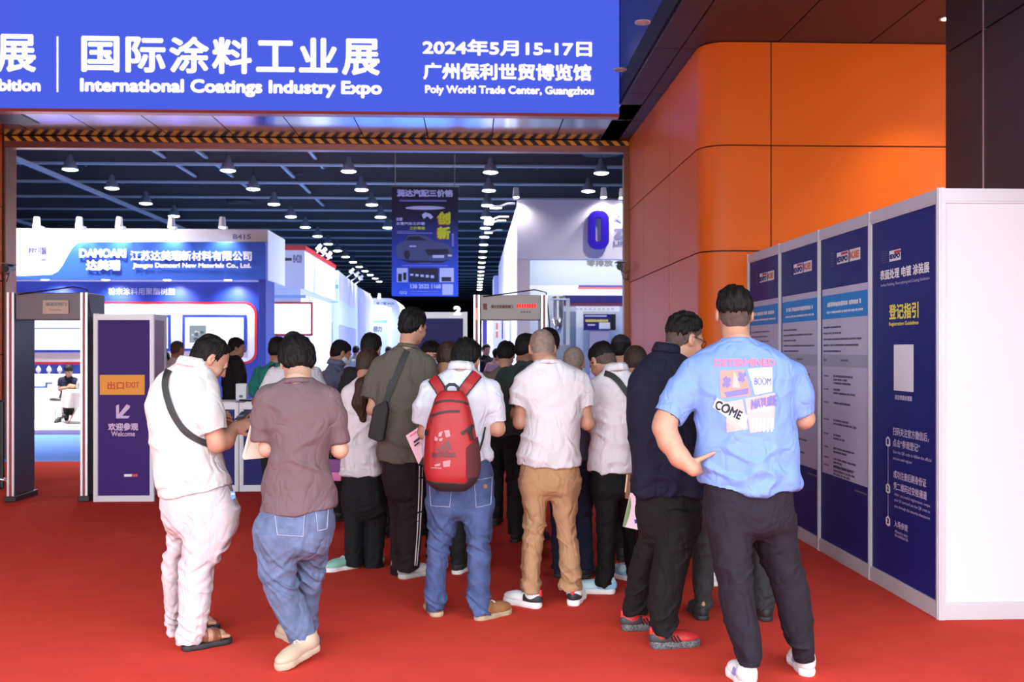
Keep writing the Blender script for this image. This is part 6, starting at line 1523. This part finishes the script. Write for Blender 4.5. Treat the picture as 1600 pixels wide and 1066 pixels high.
decal(P9, bv9, [[(1134, 629), (1160, 624), (1169, 670), (1136, 676)]], M_PCH, 'print_panel', P9['shirt']); decal(P9, bv9, [[(1164, 623), (1211, 614), (1209, 670), (1172, 677)]], M_PCH, 'print_panel', P9['shirt'])
decal(P9, bv9, [[(1129, 592), (1135, 587), (1142, 602), (1136, 607)], [(1140, 589), (1143, 595), (1131, 606), (1128, 601)], [(1152, 583), (1158, 581), (1165, 595), (1159, 598)], [(1164, 581), (1166, 587), (1155, 598), (1152, 592)], [(1131, 613), (1170, 606), (1168, 616), (1135, 621)]], M_PPU, 'print_shape', P9['shirt'], .004)
decal(P9, bv9, [[(1147, 580), (1153, 592), (1157, 606), (1144, 606)]], M_PCH, 'print_shape', P9['shirt'], .0035)
decal(P9, bv9, [[(1174 + 6 * k, 655), (1178 + 6 * k, 653), (1177 + 6 * k, 674), (1174 + 6 * k, 675)] for k in range(6)] + [[(1175, 642), (1190, 634), (1206, 636), (1200, 645)]], M_PWH, 'print_shape', P9['shirt'], .004)
V, Fc = text_px('NATURE', 1174, 1211, 622, 639, .8, lambda u, v: (1174 + u * 38, 640 - u * 7 - v * 15)); print_on(P9, bv9, V, Fc, M_PPU, 'print_lettering', P9['shirt'], .006)
V, Fc = text_px('BOOM', 1178, 1204, 590, 602, .3); print_on(P9, bv9, V, Fc, M_PPU, 'print_lettering', P9['shirt'], .005)
decal(P9, bv9, [[(1114, 636), (1121, 621), (1168, 650), (1164, 672)]], M_PWH, 'print_banner', P9['shirt'], .006)
V, Fc = text_px('COME', 0, 1, 0, 1, .8, lambda u, v: (1117 + u * 38 + v * 5, 638 + u * 18 - v * (14 - 3 * u))); print_on(P9, bv9, V, Fc, M_PBK, 'print_lettering', P9['shirt'], .008)
# ------------------------------------------------------------------ what the nine wear and carry
M_STRAP = mat('strap_black', (.018, .018, .02), .6, bump=.2, bscale=500)
def slab_px(P, pts, m, name, parent=None, thick=(0, .004, 0), bevel=0.0):  # a thin board from (px, py, depth) corners
    q = [Vector(C(*p)) for p in pts]
    return MB().prism(q, thick).build(name, m, parent or P['root'], bevel, off=P['base'])
# backpack
bpk = place('backpack', C(706, 690, 5.62), 'red backpack with black base and dark logo, worn by the man in blue jeans', 'backpack')
M_RED = mat('pack_red', (.34, .010, .013), .55, bump=.15, bscale=350, var=.06, vscale=12); M_PBLK = mat('pack_black', (.022, .016, .018), .6, bump=.2, bscale=500); M_MESH = mat('pack_mesh', (.10, .018, .022), .8, bump=.5, bscale=900)
brow = [(611, 690, 722, .045), (615, 684, 727, .06), (622, 679, 731, .072), (638, 675, 735, .09), (655, 669, 739, .10), (677, 665, 743, .11), (700, 664, 747, .118), (728, 663, 749, .122), (745, 665, 747, .116), (757, 671, 740, .095), (766, 686, 727, .06)]
BR = rows_m(brow, 5.61)
pm = loft(BR, 0, p=2.9); G = Grid([pm], .005); G.add(pm, .01)
for s_ in (-1, 1): G.sub(cone(C(706 + s_ * 30, 640, 5.50), C(706 + s_ * 34, 752, 5.48), .012, .012), .02)
def lowcut(X, Y, Z):                      # the dark base panel sweeps up along the right-hand side
    z0 = C(0, 752, 5.61)[2]; x0, x1 = C(664, 0, 5.61)[0], C(748, 0, 5.61)[0]; t = np.clip((X - x0) / (x1 - x0), 0, 1); return Z - (z0 + .012 * (1 - t) + .20 * np.clip((t - .78) / .22, 0, 1) ** 1.2)
G.cut(lambda X, Y, Z: -lowcut(X, Y, Z) - .012)
V, Q = G.mesh(); V = relax(V, Q, 2); V = fold_disp(V, normals(V, Q), 'tee', BR[0][0], BR[-1][0], 21, .18); bvb = tree((V, Q))
pack = mk('main_compartment', V - bpk['base'], Q, M_RED, bpk['root'])
G = Grid([loft(BR, .010, p=2.9)], .005); G.add(loft(BR, .009, p=2.9), .01)
xr_ = C(738, 700, 5.61)[0]
G.cut(lowcut); V, Q = G.mesh(); mk('base_panel', V - bpk['base'], Q, M_PBLK, bpk['root'])
G = Grid([loft(BR, .012, p=2.9)], .005); G.add(loft(BR, .010, p=2.9), .01)
za, zb_ = C(0, 744, 5.61)[2], C(0, 690, 5.61)[2]
G.cut(lambda X, Y, Z: np.maximum(np.maximum(za - Z, Z - zb_ - (X - xr_) * .9), xr_ - .028 - X)); V, Q = G.mesh(); mk('side_pocket', V - bpk['base'], Q, M_MESH, bpk['root'])
for pts, w in (([(679, 632), (688, 627), (703, 626), (722, 628), (731, 632)], 3.2), ([(673, 651), (688, 645), (703, 643), (718, 643)], 3.6)):
    ribbon(bpk, bvb, pts, w, M_PBLK, 'zip', bpk['root'], .003, .004)
MB().tube([C(674, 650, 5.46), C(673.5, 657, 5.455), C(674, 662, 5.46)], .004, 6).build('zip_pull', M_PBLK, bpk['root'], off=bpk['base'])
for b in ([(735, 668), (728, 674), (721, 678)], [(737, 664), (733, 676), (737, 688)], [(669, 672), (668, 676), (668, 681)]): ribbon(bpk, bvb, b, 5, M_PBLK, 'compression_strap', bpk['root'], .008, .006, n=14)
M_LOGO = mat('pack_print', (.10, .03, .035), .5); M_LOGOG = mat('pack_print_grey', (.42, .20, .22), .5)
decal(bpk, bvb, [[(681, 702), (685.5, 700), (688, 704.5), (683.5, 705)], [(687.5, 697), (692.5, 694), (698.5, 704), (693, 704.5)], [(694.5, 692), (700, 688), (706, 703), (702, 704)]], M_LOGO, 'logo', bpk['root'], .003, 2)
V, Fc = text_px('adidas', 676, 712, 704.5, 714.5, .5); print_on(bpk, bvb, V, Fc, M_LOGO, 'logo', bpk['root'], .003)
decal(bpk, bvb, [[(686, 676), (692, 674), (690, 682), (685, 683)], [(694, 673), (702, 672), (704, 682), (697, 684)], [(680, 682), (685, 685), (683, 690), (679, 688)], [(686, 686), (692, 684), (691, 689), (687, 690)]], M_LOGOG, 'print', bpk['root'], .003, 2)
decal(bpk, bvb, [[(692, 721), (704, 719), (703, 729), (693, 730)], [(679, 726), (688, 724), (688, 728), (680, 729)], [(674, 730), (690, 731), (690, 732.5), (674, 731.5)]], M_LOGOG, 'print', bpk['root'], .003, 2)
bv5 = tree(P5['shirtVQ'])
for path, tl in (([(692, 616), (687, 606), (681, 598), (677, 592)], (0, .10, -.01)), ([(721, 616), (729, 605), (738, 594), (745, 585)], (0, .09, -.02))):
    ribbon(bpk, bv5, path, 18, M_PBLK, 'shoulder_strap_edge', bpk['root'], .006, .012, tails=(None, tl)); ribbon(bpk, bv5, path, 13.5, M_RED, 'shoulder_strap', bpk['root'], .012, .010, tails=(None, tl))
MB().tube([C(695, 614, 5.66), C(697, 605, 5.66), C(702, 601, 5.66), (C(710, 601, 5.66)), C(715, 605, 5.66), C(717, 613, 5.66)], .0085, 8).build('grab_handle', M_PBLK, bpk['root'], smooth=True, off=bpk['base'])
ribbon(bpk, bv5, [(757, 667), (754, 684), (749, 702), (744, 716)], 2.6, M_PBLK, 'lower_strap', bpk['root'], .006, .004)

s1 = place('crossbody_strap', C(270, 620, 5.2), 'wide black chest strap slung across the back of the man in the white polo', 'strap')
ribbon(s1, bv1, [(264, 579), (259, 590), (258, 604), (262, 624), (270, 646), (281, 665), (296, 680), (312, 689), (327, 695)], 10.5, M_STRAP, 'webbing', s1['root'], .005, .006, tails=((.02, .10, .0), (.06, .03, .0)))
ph = place('phone', C(377, 648, 5.38), 'black phone in the hands of the man in the white polo', 'phone')
slab_px(ph, [(366, 655, 5.33), (382, 651, 5.33), (392, 642, 5.46), (377, 643, 5.46)], mat('phone_glass', (.02, .02, .025), .15), 'phone_body', thick=(0, .004, -.009), bevel=.002)
slab_px(ph, [(368, 654, 5.34), (381.5, 650.5, 5.34), (390, 643, 5.45), (377.5, 643.5, 5.45)], glow('phone_screen', (.05, .06, .09), .6), 'phone_screen', thick=(0, -.0005, .0015))
kt_ = place('key_tag', C(364, 772, 5.2), 'blue and white tag hanging at the pocket of the pale trousers', 'tag')
slab_px(kt_, [(360, 768, 5.16), (367, 768, 5.16), (368, 778, 5.16), (363, 781, 5.16), (360, 776, 5.16)], mat('tag_blue', srgb(90, 130, 215), .5), 'tag_body', thick=(0, .004, 0)); slab_px(kt_, [(361.5, 771, 5.158), (366, 771, 5.158), (366, 773, 5.158), (361.5, 773, 5.158)], M_TXTW, 'tag_print', thick=(0, .001, 0))
MB().tube([C(361, 757, 5.17), C(362, 763, 5.165), C(363.5, 768, 5.162)], .004, 6).build('cord', M_BLACK, kt_['root'], off=kt_['base'])
pb_ = place('paper_bag', C(397, 690, 5.14), 'flat cream paper bag held by the man in the mauve T-shirt', 'bag')
slab_px(pb_, [(398, 636, 5.12), (412, 640, 5.16), (414, 716, 5.16), (381, 719, 5.10), (378, 714, 5.10)], mat('paper_cream', srgb(228, 208, 190), .7), 'bag_body', thick=(0, .02, 0), bevel=.004)
MB().tube([C(399, 642, 5.115), C(402, 634, 5.12), C(408, 636, 5.13)], .004, 6).build('handle', mat('paper_cream', (0, 0, 0)), pb_['root'], off=pb_['base'])
tb_ = place('tote_bag', C(522, 735, 7.7), 'purple and pink tote bag beyond the elbow of the man in mauve', 'bag')
slab_px(tb_, [(513, 718, 7.7), (534, 718, 7.7), (534, 738, 7.7), (512, 738, 7.7)], mat('tote_purple', srgb(120, 60, 130), .6), 'bag_body', thick=(0, .05, 0), bevel=.006); slab_px(tb_, [(512, 738, 7.695), (534, 738, 7.695), (533, 752, 7.695), (514, 752, 7.695)], mat('tote_pink', srgb(205, 110, 160), .6), 'bag_base', thick=(0, .055, 0), bevel=.006)
MB().tube([C(517, 718, 7.72), C(519, 700, 7.75), C(527, 700, 7.75), C(530, 718, 7.72)], .006, 6).build('handle', M_PBLK, tb_['root'], off=tb_['base'])
bv4s = tree(P4['shirtVQ'])
sb_ = place('shoulder_bag', C(590, 660, 6.66), 'black shoulder bag on the hip of the tall man in grey', 'bag')
slab_px(sb_, [(583, 636, 6.63), (603, 626, 6.60), (607, 640, 6.60), (599, 690, 6.60), (588, 690, 6.60), (574, 684, 6.63)], mat('bag_black', (.015, .015, .016), .7, bump=.2, bscale=300), 'bag_body', thick=(.0, .10, 0), bevel=.012)
ribbon(sb_, bv4s, [(636, 548), (630, 560), (622, 580), (613, 602), (605, 622), (602, 632)], 9, M_STRAP, 'strap', sb_['root'], .005, .006, tails=((.02, .12, -.02), None))
ribbon(sb_, bv4s, [(615, 594), (612, 602), (609, 610)], 11, M_STRAP, 'strap_buckle', sb_['root'], .010, .006, n=8)
bro = place('brochure', C(652, 692, 6.05), 'pink and white brochure held beside the red backpack', 'brochure')
slab_px(bro, [(634, 681, 6.08), (664, 661, 6.02), (668, 700, 6.02), (654, 726, 6.06)], mat('paper_pink', srgb(245, 205, 220), .6), 'pages', thick=(0, .006, 0)); 
slab_px(bro, [(646, 690, 6.045), (656, 682, 6.03), (657, 685, 6.03), (647, 693, 6.045)], mat('print_teal', srgb(40, 50, 80), .6), 'cover_print', thick=(0, -.002, 0)); slab_px(bro, [(647, 696, 6.045), (655, 690, 6.03), (655.5, 692, 6.03), (648, 698, 6.045)], mat('print_teal', (0, 0, 0)), 'cover_print', thick=(0, -.002, 0)); slab_px(bro, [(640, 681, 6.065), (655, 671, 6.035), (655.5, 673, 6.035), (641, 683, 6.065)], mat('print_rose', srgb(235, 120, 150), .6), 'cover_print', thick=(0, -.002, 0))
bv7 = tree(P7['shirtVQ'])
s7 = place('crossbody_strap', C(965, 600, 6.2), 'black strap over the shoulder of the man with the earbud', 'strap')
ribbon(s7, bv7, [(947, 584), (957, 588), (967, 597), (977, 611), (988, 628)], 9, M_STRAP, 'webbing', s7['root'], .006, .006, tails=((-.03, .08, -.0), (.05, .03, -.05)))
lf = place('leaflet', C(987, 800, 5.75), 'pink leaflet with green edge hanging beside the navy polo man', 'leaflet')
slab_px(lf, [(985, 770, 5.75), (992, 772, 5.75), (1001, 829, 5.75), (973, 823, 5.75)], mat('paper_pink', (0, 0, 0)), 'pages', thick=(0, .005, 0)); slab_px(lf, [(984.5, 776, 5.748), (986, 790, 5.748), (983, 806, 5.748), (977, 823, 5.748), (973, 823, 5.748)], mat('print_leaf', srgb(110, 150, 90), .6), 'cover_print', thick=(0, -.002, 0)); slab_px(lf, [(991, 812, 5.748), (997, 812, 5.748), (997, 818, 5.748), (992, 818, 5.748)], mat('print_blue', srgb(50, 60, 150), .6), 'cover_print', thick=(0, -.002, 0))
fd = place('folder', C(981, 762, 5.85), 'narrow brown folder with pale edge beside the pink leaflet', 'folder')
slab_px(fd, [(979, 741, 5.85), (985, 742, 5.85), (985, 781, 5.85), (977, 779, 5.85)], mat('folder_brown', srgb(120, 80, 62), .6), 'folder_body', thick=(0, .02, 0)); slab_px(fd, [(979, 742, 5.848), (981, 742, 5.848), (978, 770, 5.848), (976, 769, 5.848)], mat('folder_edge', srgb(230, 205, 170), .6), 'folder_edge', thick=(0, .004, 0))

# ------------------------------------------------------------------ the crowd behind them
DK = cloth('dark_trousers', (.02, .02, .024), .1, .08); GRY = cloth('charcoal_trousers', (.05, .05, .055), .1, .08); NVY = cloth('navy_trousers', (.02, .025, .06), .1, .08)
dsh = dict(sole_h=.03, sole=B_SOLE, upper=B_SHOE); wsh = dict(sole_h=.03, sole=W_SOLE, upper=W_SHOE); bwsh = dict(sole_h=.03, sole=W_SOLE, upper=B_SHOE)
def std(key, label, x, top, D, yaw, shirt, trousers=None, pitch=12, build=1.0, pose='phone', h=.010, hair=None, shoes=None, stance=.09, skin=0, floor=0.0, lean=0.0, sleeve=True, female=False, group='people in the queue', **kw):
    q = F / D; a = math.radians(yaw); ca, sa = math.cos(a), math.sin(a); Ht = EYE + (HY - top) * D / F - floor; k = Ht / 1.70
    Yp = lambda z: HY - (z * k + floor - EYE) * q
    def ext(w, d): w, d = w * k * build, d * k * build; return math.hypot(w * ca, d * sa), math.hypot(w * sa, d * ca)
    def row(z, w, d, lx=0.0, fw=0.0):
        w2, d2 = ext(w, d); xc = x + (lx * ca + fw * sa) * k * q; return (Yp(z), xc - w2 * q, xc + w2 * q, d2, (-lx * sa + fw * ca) * k)
    def pt(lx, fw, z, r): return (x + (lx * ca + fw * sa) * k * q, Yp(z), (-lx * sa + fw * ca) * k, r * k * q * build)
    sh = .175 if female else .19
    T = [row(1.485, .055, .055), row(1.45, .075, .07), row(1.425, .115, .08), row(1.395, .155, .095), row(1.35, sh, .105), row(1.26, sh - .01, .12), row(1.12, .165, .125), row(1.0, .165, .125), row(.84, .178, .13)]
    hips = [row(.95, .155, .115), row(.88, .17, .125), row(.80, .172, .125)]
    legs = [[row(.86, .088, .11, s * stance), row(.65, .082, .095, s * stance), row(.45, .07, .08, s * stance), row(.2, .062, .07, s * stance), row(.07, .062, .068, s * stance)] for s in (-1, 1)]
    sl = [[pt(s * .175, 0, 1.35, .068), pt(s * .215, .01, 1.22, .068), pt(s * .225, .02, 1.12, .064)] for s in (-1, 1)]
    el = {'phone': lambda s: [pt(s * .18, 0, 1.34, .05), pt(s * .23, .03, 1.06, .045), pt(s * .10, .26, 1.14, .03)], 'down': lambda s: [pt(s * .18, 0, 1.34, .05), pt(s * .235, .01, 1.07, .043), pt(s * .245, .07, .84, .03)],
          'reach': lambda s: [pt(s * .18, 0, 1.34, .05), pt(s * .25, .05, 1.08, .045), pt(s * .22, .33, 1.05, .03)]}[pose]
    hf = v3(sa, ca, 0); hd = []
    for s in (-1, 1):
        w = el(s)[-1]; dr = {'phone': hf + v3(-s * ca * .5, s * sa * .5, .1), 'down': v3(0, 0, -1) + .2 * hf, 'reach': hf + v3(0, 0, -.1)}[pose]
        hd.append(dict(w=w[:3], d=dr, n=v3(s * ca, -s * sa, 0) if pose == 'down' else v3(s * ca * .6, -s * sa * .6, .6), side=s if pose == 'down' else s, s=k * .95))
    x0 = (x - CX) * D / F
    def gp(lx, fw): return v3(x0 + (lx * ca + fw * sa) * k, D + (-lx * sa + fw * ca) * k, FLOOR + floor)
    shs = [(gp(s * stance, -.06), gp(s * stance * 1.15, .2), shoes or dsh) for s in (-1, 1)]
    pr_ = math.radians(pitch); hx_, hz_ = (.02 + .11 * math.sin(pr_)), 1.70 - .112 - .018 + (1 - math.cos(pr_)) * .03
    head = (x + hx_ * sa * k * q, Yp(hz_), yaw + kw.pop('turn', 0), pitch)
    kw.setdefault('face', abs(((yaw + 180) % 360) - 180) > 40)
    return person(key, label, dict(D=D, h=h, head=head, head_off=(hx_ + .02) * ca * k, hs=k if k < 1 else 1.0, torso=T, hem=(x - 60, Yp(.87), x + 60, Yp(.87)), sleeves=sl if sleeve else [], arms=[el(-1), el(1)], hands=hd, shirt=shirt, trousers=(trousers or DK, 'slacks'),
        hips=hips, legs=legs, hair=hair if hair is not None else [dict(kind='short', thick=(.018, .012), mat=M_HAIR)], shoes=shs, skin=skin, group=group, shoe_k=k, eyes=kw['face'], seed=int(x) % 17, **kw))
def shirt_(n, c): return cloth(n, c, .04, .08)
LONG = [dict(kind='woman', thick=(.016, .016), mat=M_HAIR)]
HATM = mat('hat_black', (.012, .012, .015), .8, bump=.3, bscale=400)
def hat(P, m, brim, name='hat'):
    H = P['head']; HAIRLINES['hat'] = [(-.12, .028), (.12, .040)]
    V, Q = hair_mesh(H, 'hat', (.026, .018), .006, .0005); o = mk(name, V - P['base'], Q, m, P['root'])
    br = H.ell((0, .085, .040), (.062, .075, .007)) if brim == 'peak' else H.ell((0, -.006, .030), (.125, .145, .010))
    G = Grid([br], .005); G.add(br, .005); V, Q = G.mesh(); mk('brim', V - P['base'], Q, m, o)
# legs glimpsed between the two men at the guide wall
std('between', 'person in charcoal trousers and black shoes standing between the two men by the guide wall', 1146, 531, 5.78, 4, shirt_('tee_dark', (.03, .03, .035)), GRY, 8, 1.0, 'phone', .008, shoes=dict(sole_h=.03, sole=B_SOLE, upper=B_SHOE, tab=mat('tab_gold', (.4, .25, .06), .4)), stance=.185)
std('wall_reader', 'person in dark trousers and white shoes hidden behind the man in the light-blue T-shirt', 1136, 533, 6.6, 20, shirt_('tee_slate', (.08, .08, .1)), NVY, 8, .9, 'phone', .009, shoes=wsh)
std('buzz', 'man with shaved head and navy trousers directly in front of the khaki-trousers man', 894, 540, 6.85, 10, shirt_('tee_steel', srgb(120, 130, 150)), NVY, 24, 1.0, 'phone', .007, hair=[dict(kind='short', thick=(.005, .004), mat=M_GREYH, rough=.001)])
std('darkhair', 'black-haired man standing just beyond the buzz-cut man in the white T-shirt', 856, 511, 7.45, 5, shirt_('tee_char', (.04, .045, .05)), DK, 5, 1.0, 'phone', .008, shoes=bwsh)
gs = std('green', 'man in dark green shirt with black trousers, looking right in the middle of the queue', 822, 521, 8.1, 20, shirt_('shirt_green', srgb(62, 78, 74)), DK, 10, 1.15, 'phone', .008, skin=2, turn=40)
std('taupe', 'man in taupe shirt with black hair, behind the right side of the red backpack', 789, 533, 8.9, 12, shirt_('shirt_taupe', srgb(132, 118, 110)), DK, 20, 1.1, 'phone', .008)
std('brownhair', 'brown-haired man in white shirt directly in front of the backpack man', 697, 534, 7.0, 18, shirt_('shirt_white2', (.78, .78, .82)), DK, 25, .95, 'phone', .007, hair=[dict(kind='short', thick=(.016, .012), mat=M_HAIRB)], shoes=bwsh)
std('maskwoman', 'dark-haired person with glasses and pale face mask, facing the camera beside the tall man', 672, 532, 8.6, 172, shirt_('top_black', (.03, .03, .035)), DK, 14, .9, 'phone', .007, hair=LONG, mask=True, glasses=True, female=True)
std('blacktee', 'man in black T-shirt in front of the woman with the ponytail', 582, 520, 8.3, -10, shirt_('tee_black', (.018, .018, .02)), DK, 15, 1.05, 'phone', .008, turn=25)
std('maskman', 'man in blue-grey polo wearing a pale face mask, turned to the right', 524, 531, 9.2, 62, shirt_('polo_bluegrey', srgb(120, 128, 158)), DK, 22, 1.0, 'phone', .007, mask=True, skin=1, collar=(shirt_('polo_bluegrey', (0, 0, 0)), 'polo'), hair=[dict(kind='short', thick=(.012, .008), mat=M_HAIR)])
hp1 = std('hatman', 'person in dark hat behind the head of the man in the mauve T-shirt', 460, 519, 8.4, -10, shirt_('shirt_pale', (.7, .7, .74)), NVY, 14, .95, 'phone', .008, shoes=wsh); hat(hp1, HATM, 'round')
sp_ = std('striped', 'man in teal shirt with black and white striped edge by the counter', 433, 526, 9.6, 25, shirt_('shirt_teal', srgb(35, 130, 120)), DK, 8, 1.0, 'phone', .008, skin=2)
bvs = tree(sp_['shirtVQ']); decal(sp_, bvs, [[(423 + i * .0, 575 + i * 7), (428, 573 + i * 7), (428, 576.5 + i * 7), (423, 578.5 + i * 7)] for i in range(8)], M_TXTW, 'stripe_print', sp_['shirt'], .004, 3); decal(sp_, bvs, [[(421, 572), (430, 568), (429, 640), (421, 640)]], M_BLACK, 'stripe_band', sp_['shirt'], .002, 4)
cp = std('capman', 'man in black cap at the right edge of the doorway', 973, 524, 8.7, -20, shirt_('shirt_ash', srgb(150, 150, 165)), DK, 10, .95, 'phone', .008, turn=50); hat(cp, HATM, 'peak', 'cap')
std('darkwoman', 'dark-haired woman behind the navy polo, below the black cap', 990, 541, 7.4, 15, shirt_('top_char', (.04, .035, .04)), DK, 20, .9, 'phone', .008, hair=[dict(kind='woman', thick=(.018, .018), mat=M_HAIRB)], female=True)
std('counterman', 'man in black T-shirt behind the counter, facing right and reaching out', 366, 527, 12.2, 75, shirt_('tee_black', (0, 0, 0)), DK, 8, 1.1, 'reach', .009, skin=1, group='people in the hall')
hh = std('baldman', 'bald man in white shirt turned away, right of the EXIT tower', 276, 531, 13.2, 35, shirt_('shirt_white3', (.75, .74, .77)), DK, 6, 1.05, 'down', .010, hair=[dict(kind='bald', thick=(.004, .004), mat=M_STUB, rough=.0005)], skin=1, group='people in the hall')
std('facewoman', 'dark-haired woman facing the camera, half hidden by the EXIT tower', 255, 549, 13.9, 165, shirt_('top_grey', (.25, .24, .27)), DK, 8, .9, 'down', .010, hair=LONG, female=True, group='people in the hall')
far = [(743, 541, 19.5, 20, (.02, .025, .05), 'person in dark top at far end of the aisle, under the right metal detector', False), (759, 537, 20.6, 150, (.03, .03, .04), 'person in black top waving beside the lilac wall of the aisle', False), (777, 544, 19.0, -30, (.75, .45, .5), 'person in pink top far down the aisle by the right booth', True),
       (541, 542, 22.0, 160, (.7, .7, .74), 'person in white top far down the aisle, left of the masked man', True), (556, 540, 24.5, 20, (.5, .5, .52), 'person in grey top far down the aisle behind the masked man', False), (607, 541, 25.5, 10, (.05, .05, .06), 'person in black top far down the aisle, left of the tall man', False),
       (716, 541, 27.0, 190, (.3, .05, .05), 'person in dark red top beyond the navy partition', False)]
for i, (x, t, d, yw, c, lab, fem) in enumerate(far): std(f'far{i}', lab, x, t, d, yw, shirt_(f'far_top{i}', c), DK, 5, 1.0, 'reach' if i == 1 else 'down', .014, hair=LONG if fem else None, female=fem, face=False, group='people in the hall')

# the seated man in the blue booth
dS = 20.75
def fS(px, off): return v3((px - CX) * dS / F, dS + off, FLOOR + .09)
person('seated', 'man in navy T-shirt sitting at the round white table, hands around a bottle', dict(D=dS, h=.010, floor=.09, head=(107, 580, 172, 22), head_off=-.06, hs=1.0, face=True, eyes=True, group='people in the hall',
    torso=[(586, 103.5, 109.5, .055), (588.5, 100, 113, .075), (591, 96.5, 116.5, .095), (595, 94, 119, .11), (602, 94.5, 118, .12), (612, 95, 117, .13), (622, 94, 117, .14)], hem=(90, 619, 120, 619),
    sleeves=[[(96.5, 594.5, 0, 5.2), (94.5, 604, -.03, 5)], [(116.5, 594.5, 0, 5.2), (119, 603, -.05, 5)]],
    arms=[[(96.5, 595, 0, 3.8), (94.5, 608, -.04, 3.4), (107, 606, -.26, 2.3)], [(116.5, 595, 0, 3.8), (120, 607, -.06, 3.4), (116, 604, -.27, 2.3)]],
    hands=[dict(w=(107, 606, -.26), d=(.7, -.5, .3), n=(-.5, -.6, .3), side=1, curl=(35, 40, 45, 45)), dict(w=(116, 604, -.27), d=(-.5, -.6, .2), n=(.6, -.5, .3), side=-1, curl=(35, 40, 45, 45))],
    shirt=shirt_('tee_navy2', srgb(30, 34, 62)), trousers=(DK, 'slacks'), hips=[(613, 95, 117, .13), (620, 93.5, 117, .15), (624, 94, 116, .15)], legs=[],
    leg_chains=[[(100, 621, 0, 6), (102, 623, -.38, 5.2), (103, 640, -.36, 4.4), (104, 655, -.33, 3.8)], [(110, 621, 0, 6), (112, 622, -.38, 5.2), (113, 634, -.34, 4.4), (112, 646, -.28, 3.8)]],
    hair=[dict(kind='fringe', thick=(.022, .014), mat=M_HAIR)], shoes=[(fS(104, -.28), fS(106, -.58), dsh), (fS(112, -.20) + v3(0, 0, .10), fS(115, -.50) + v3(0, 0, .10), dsh)]))
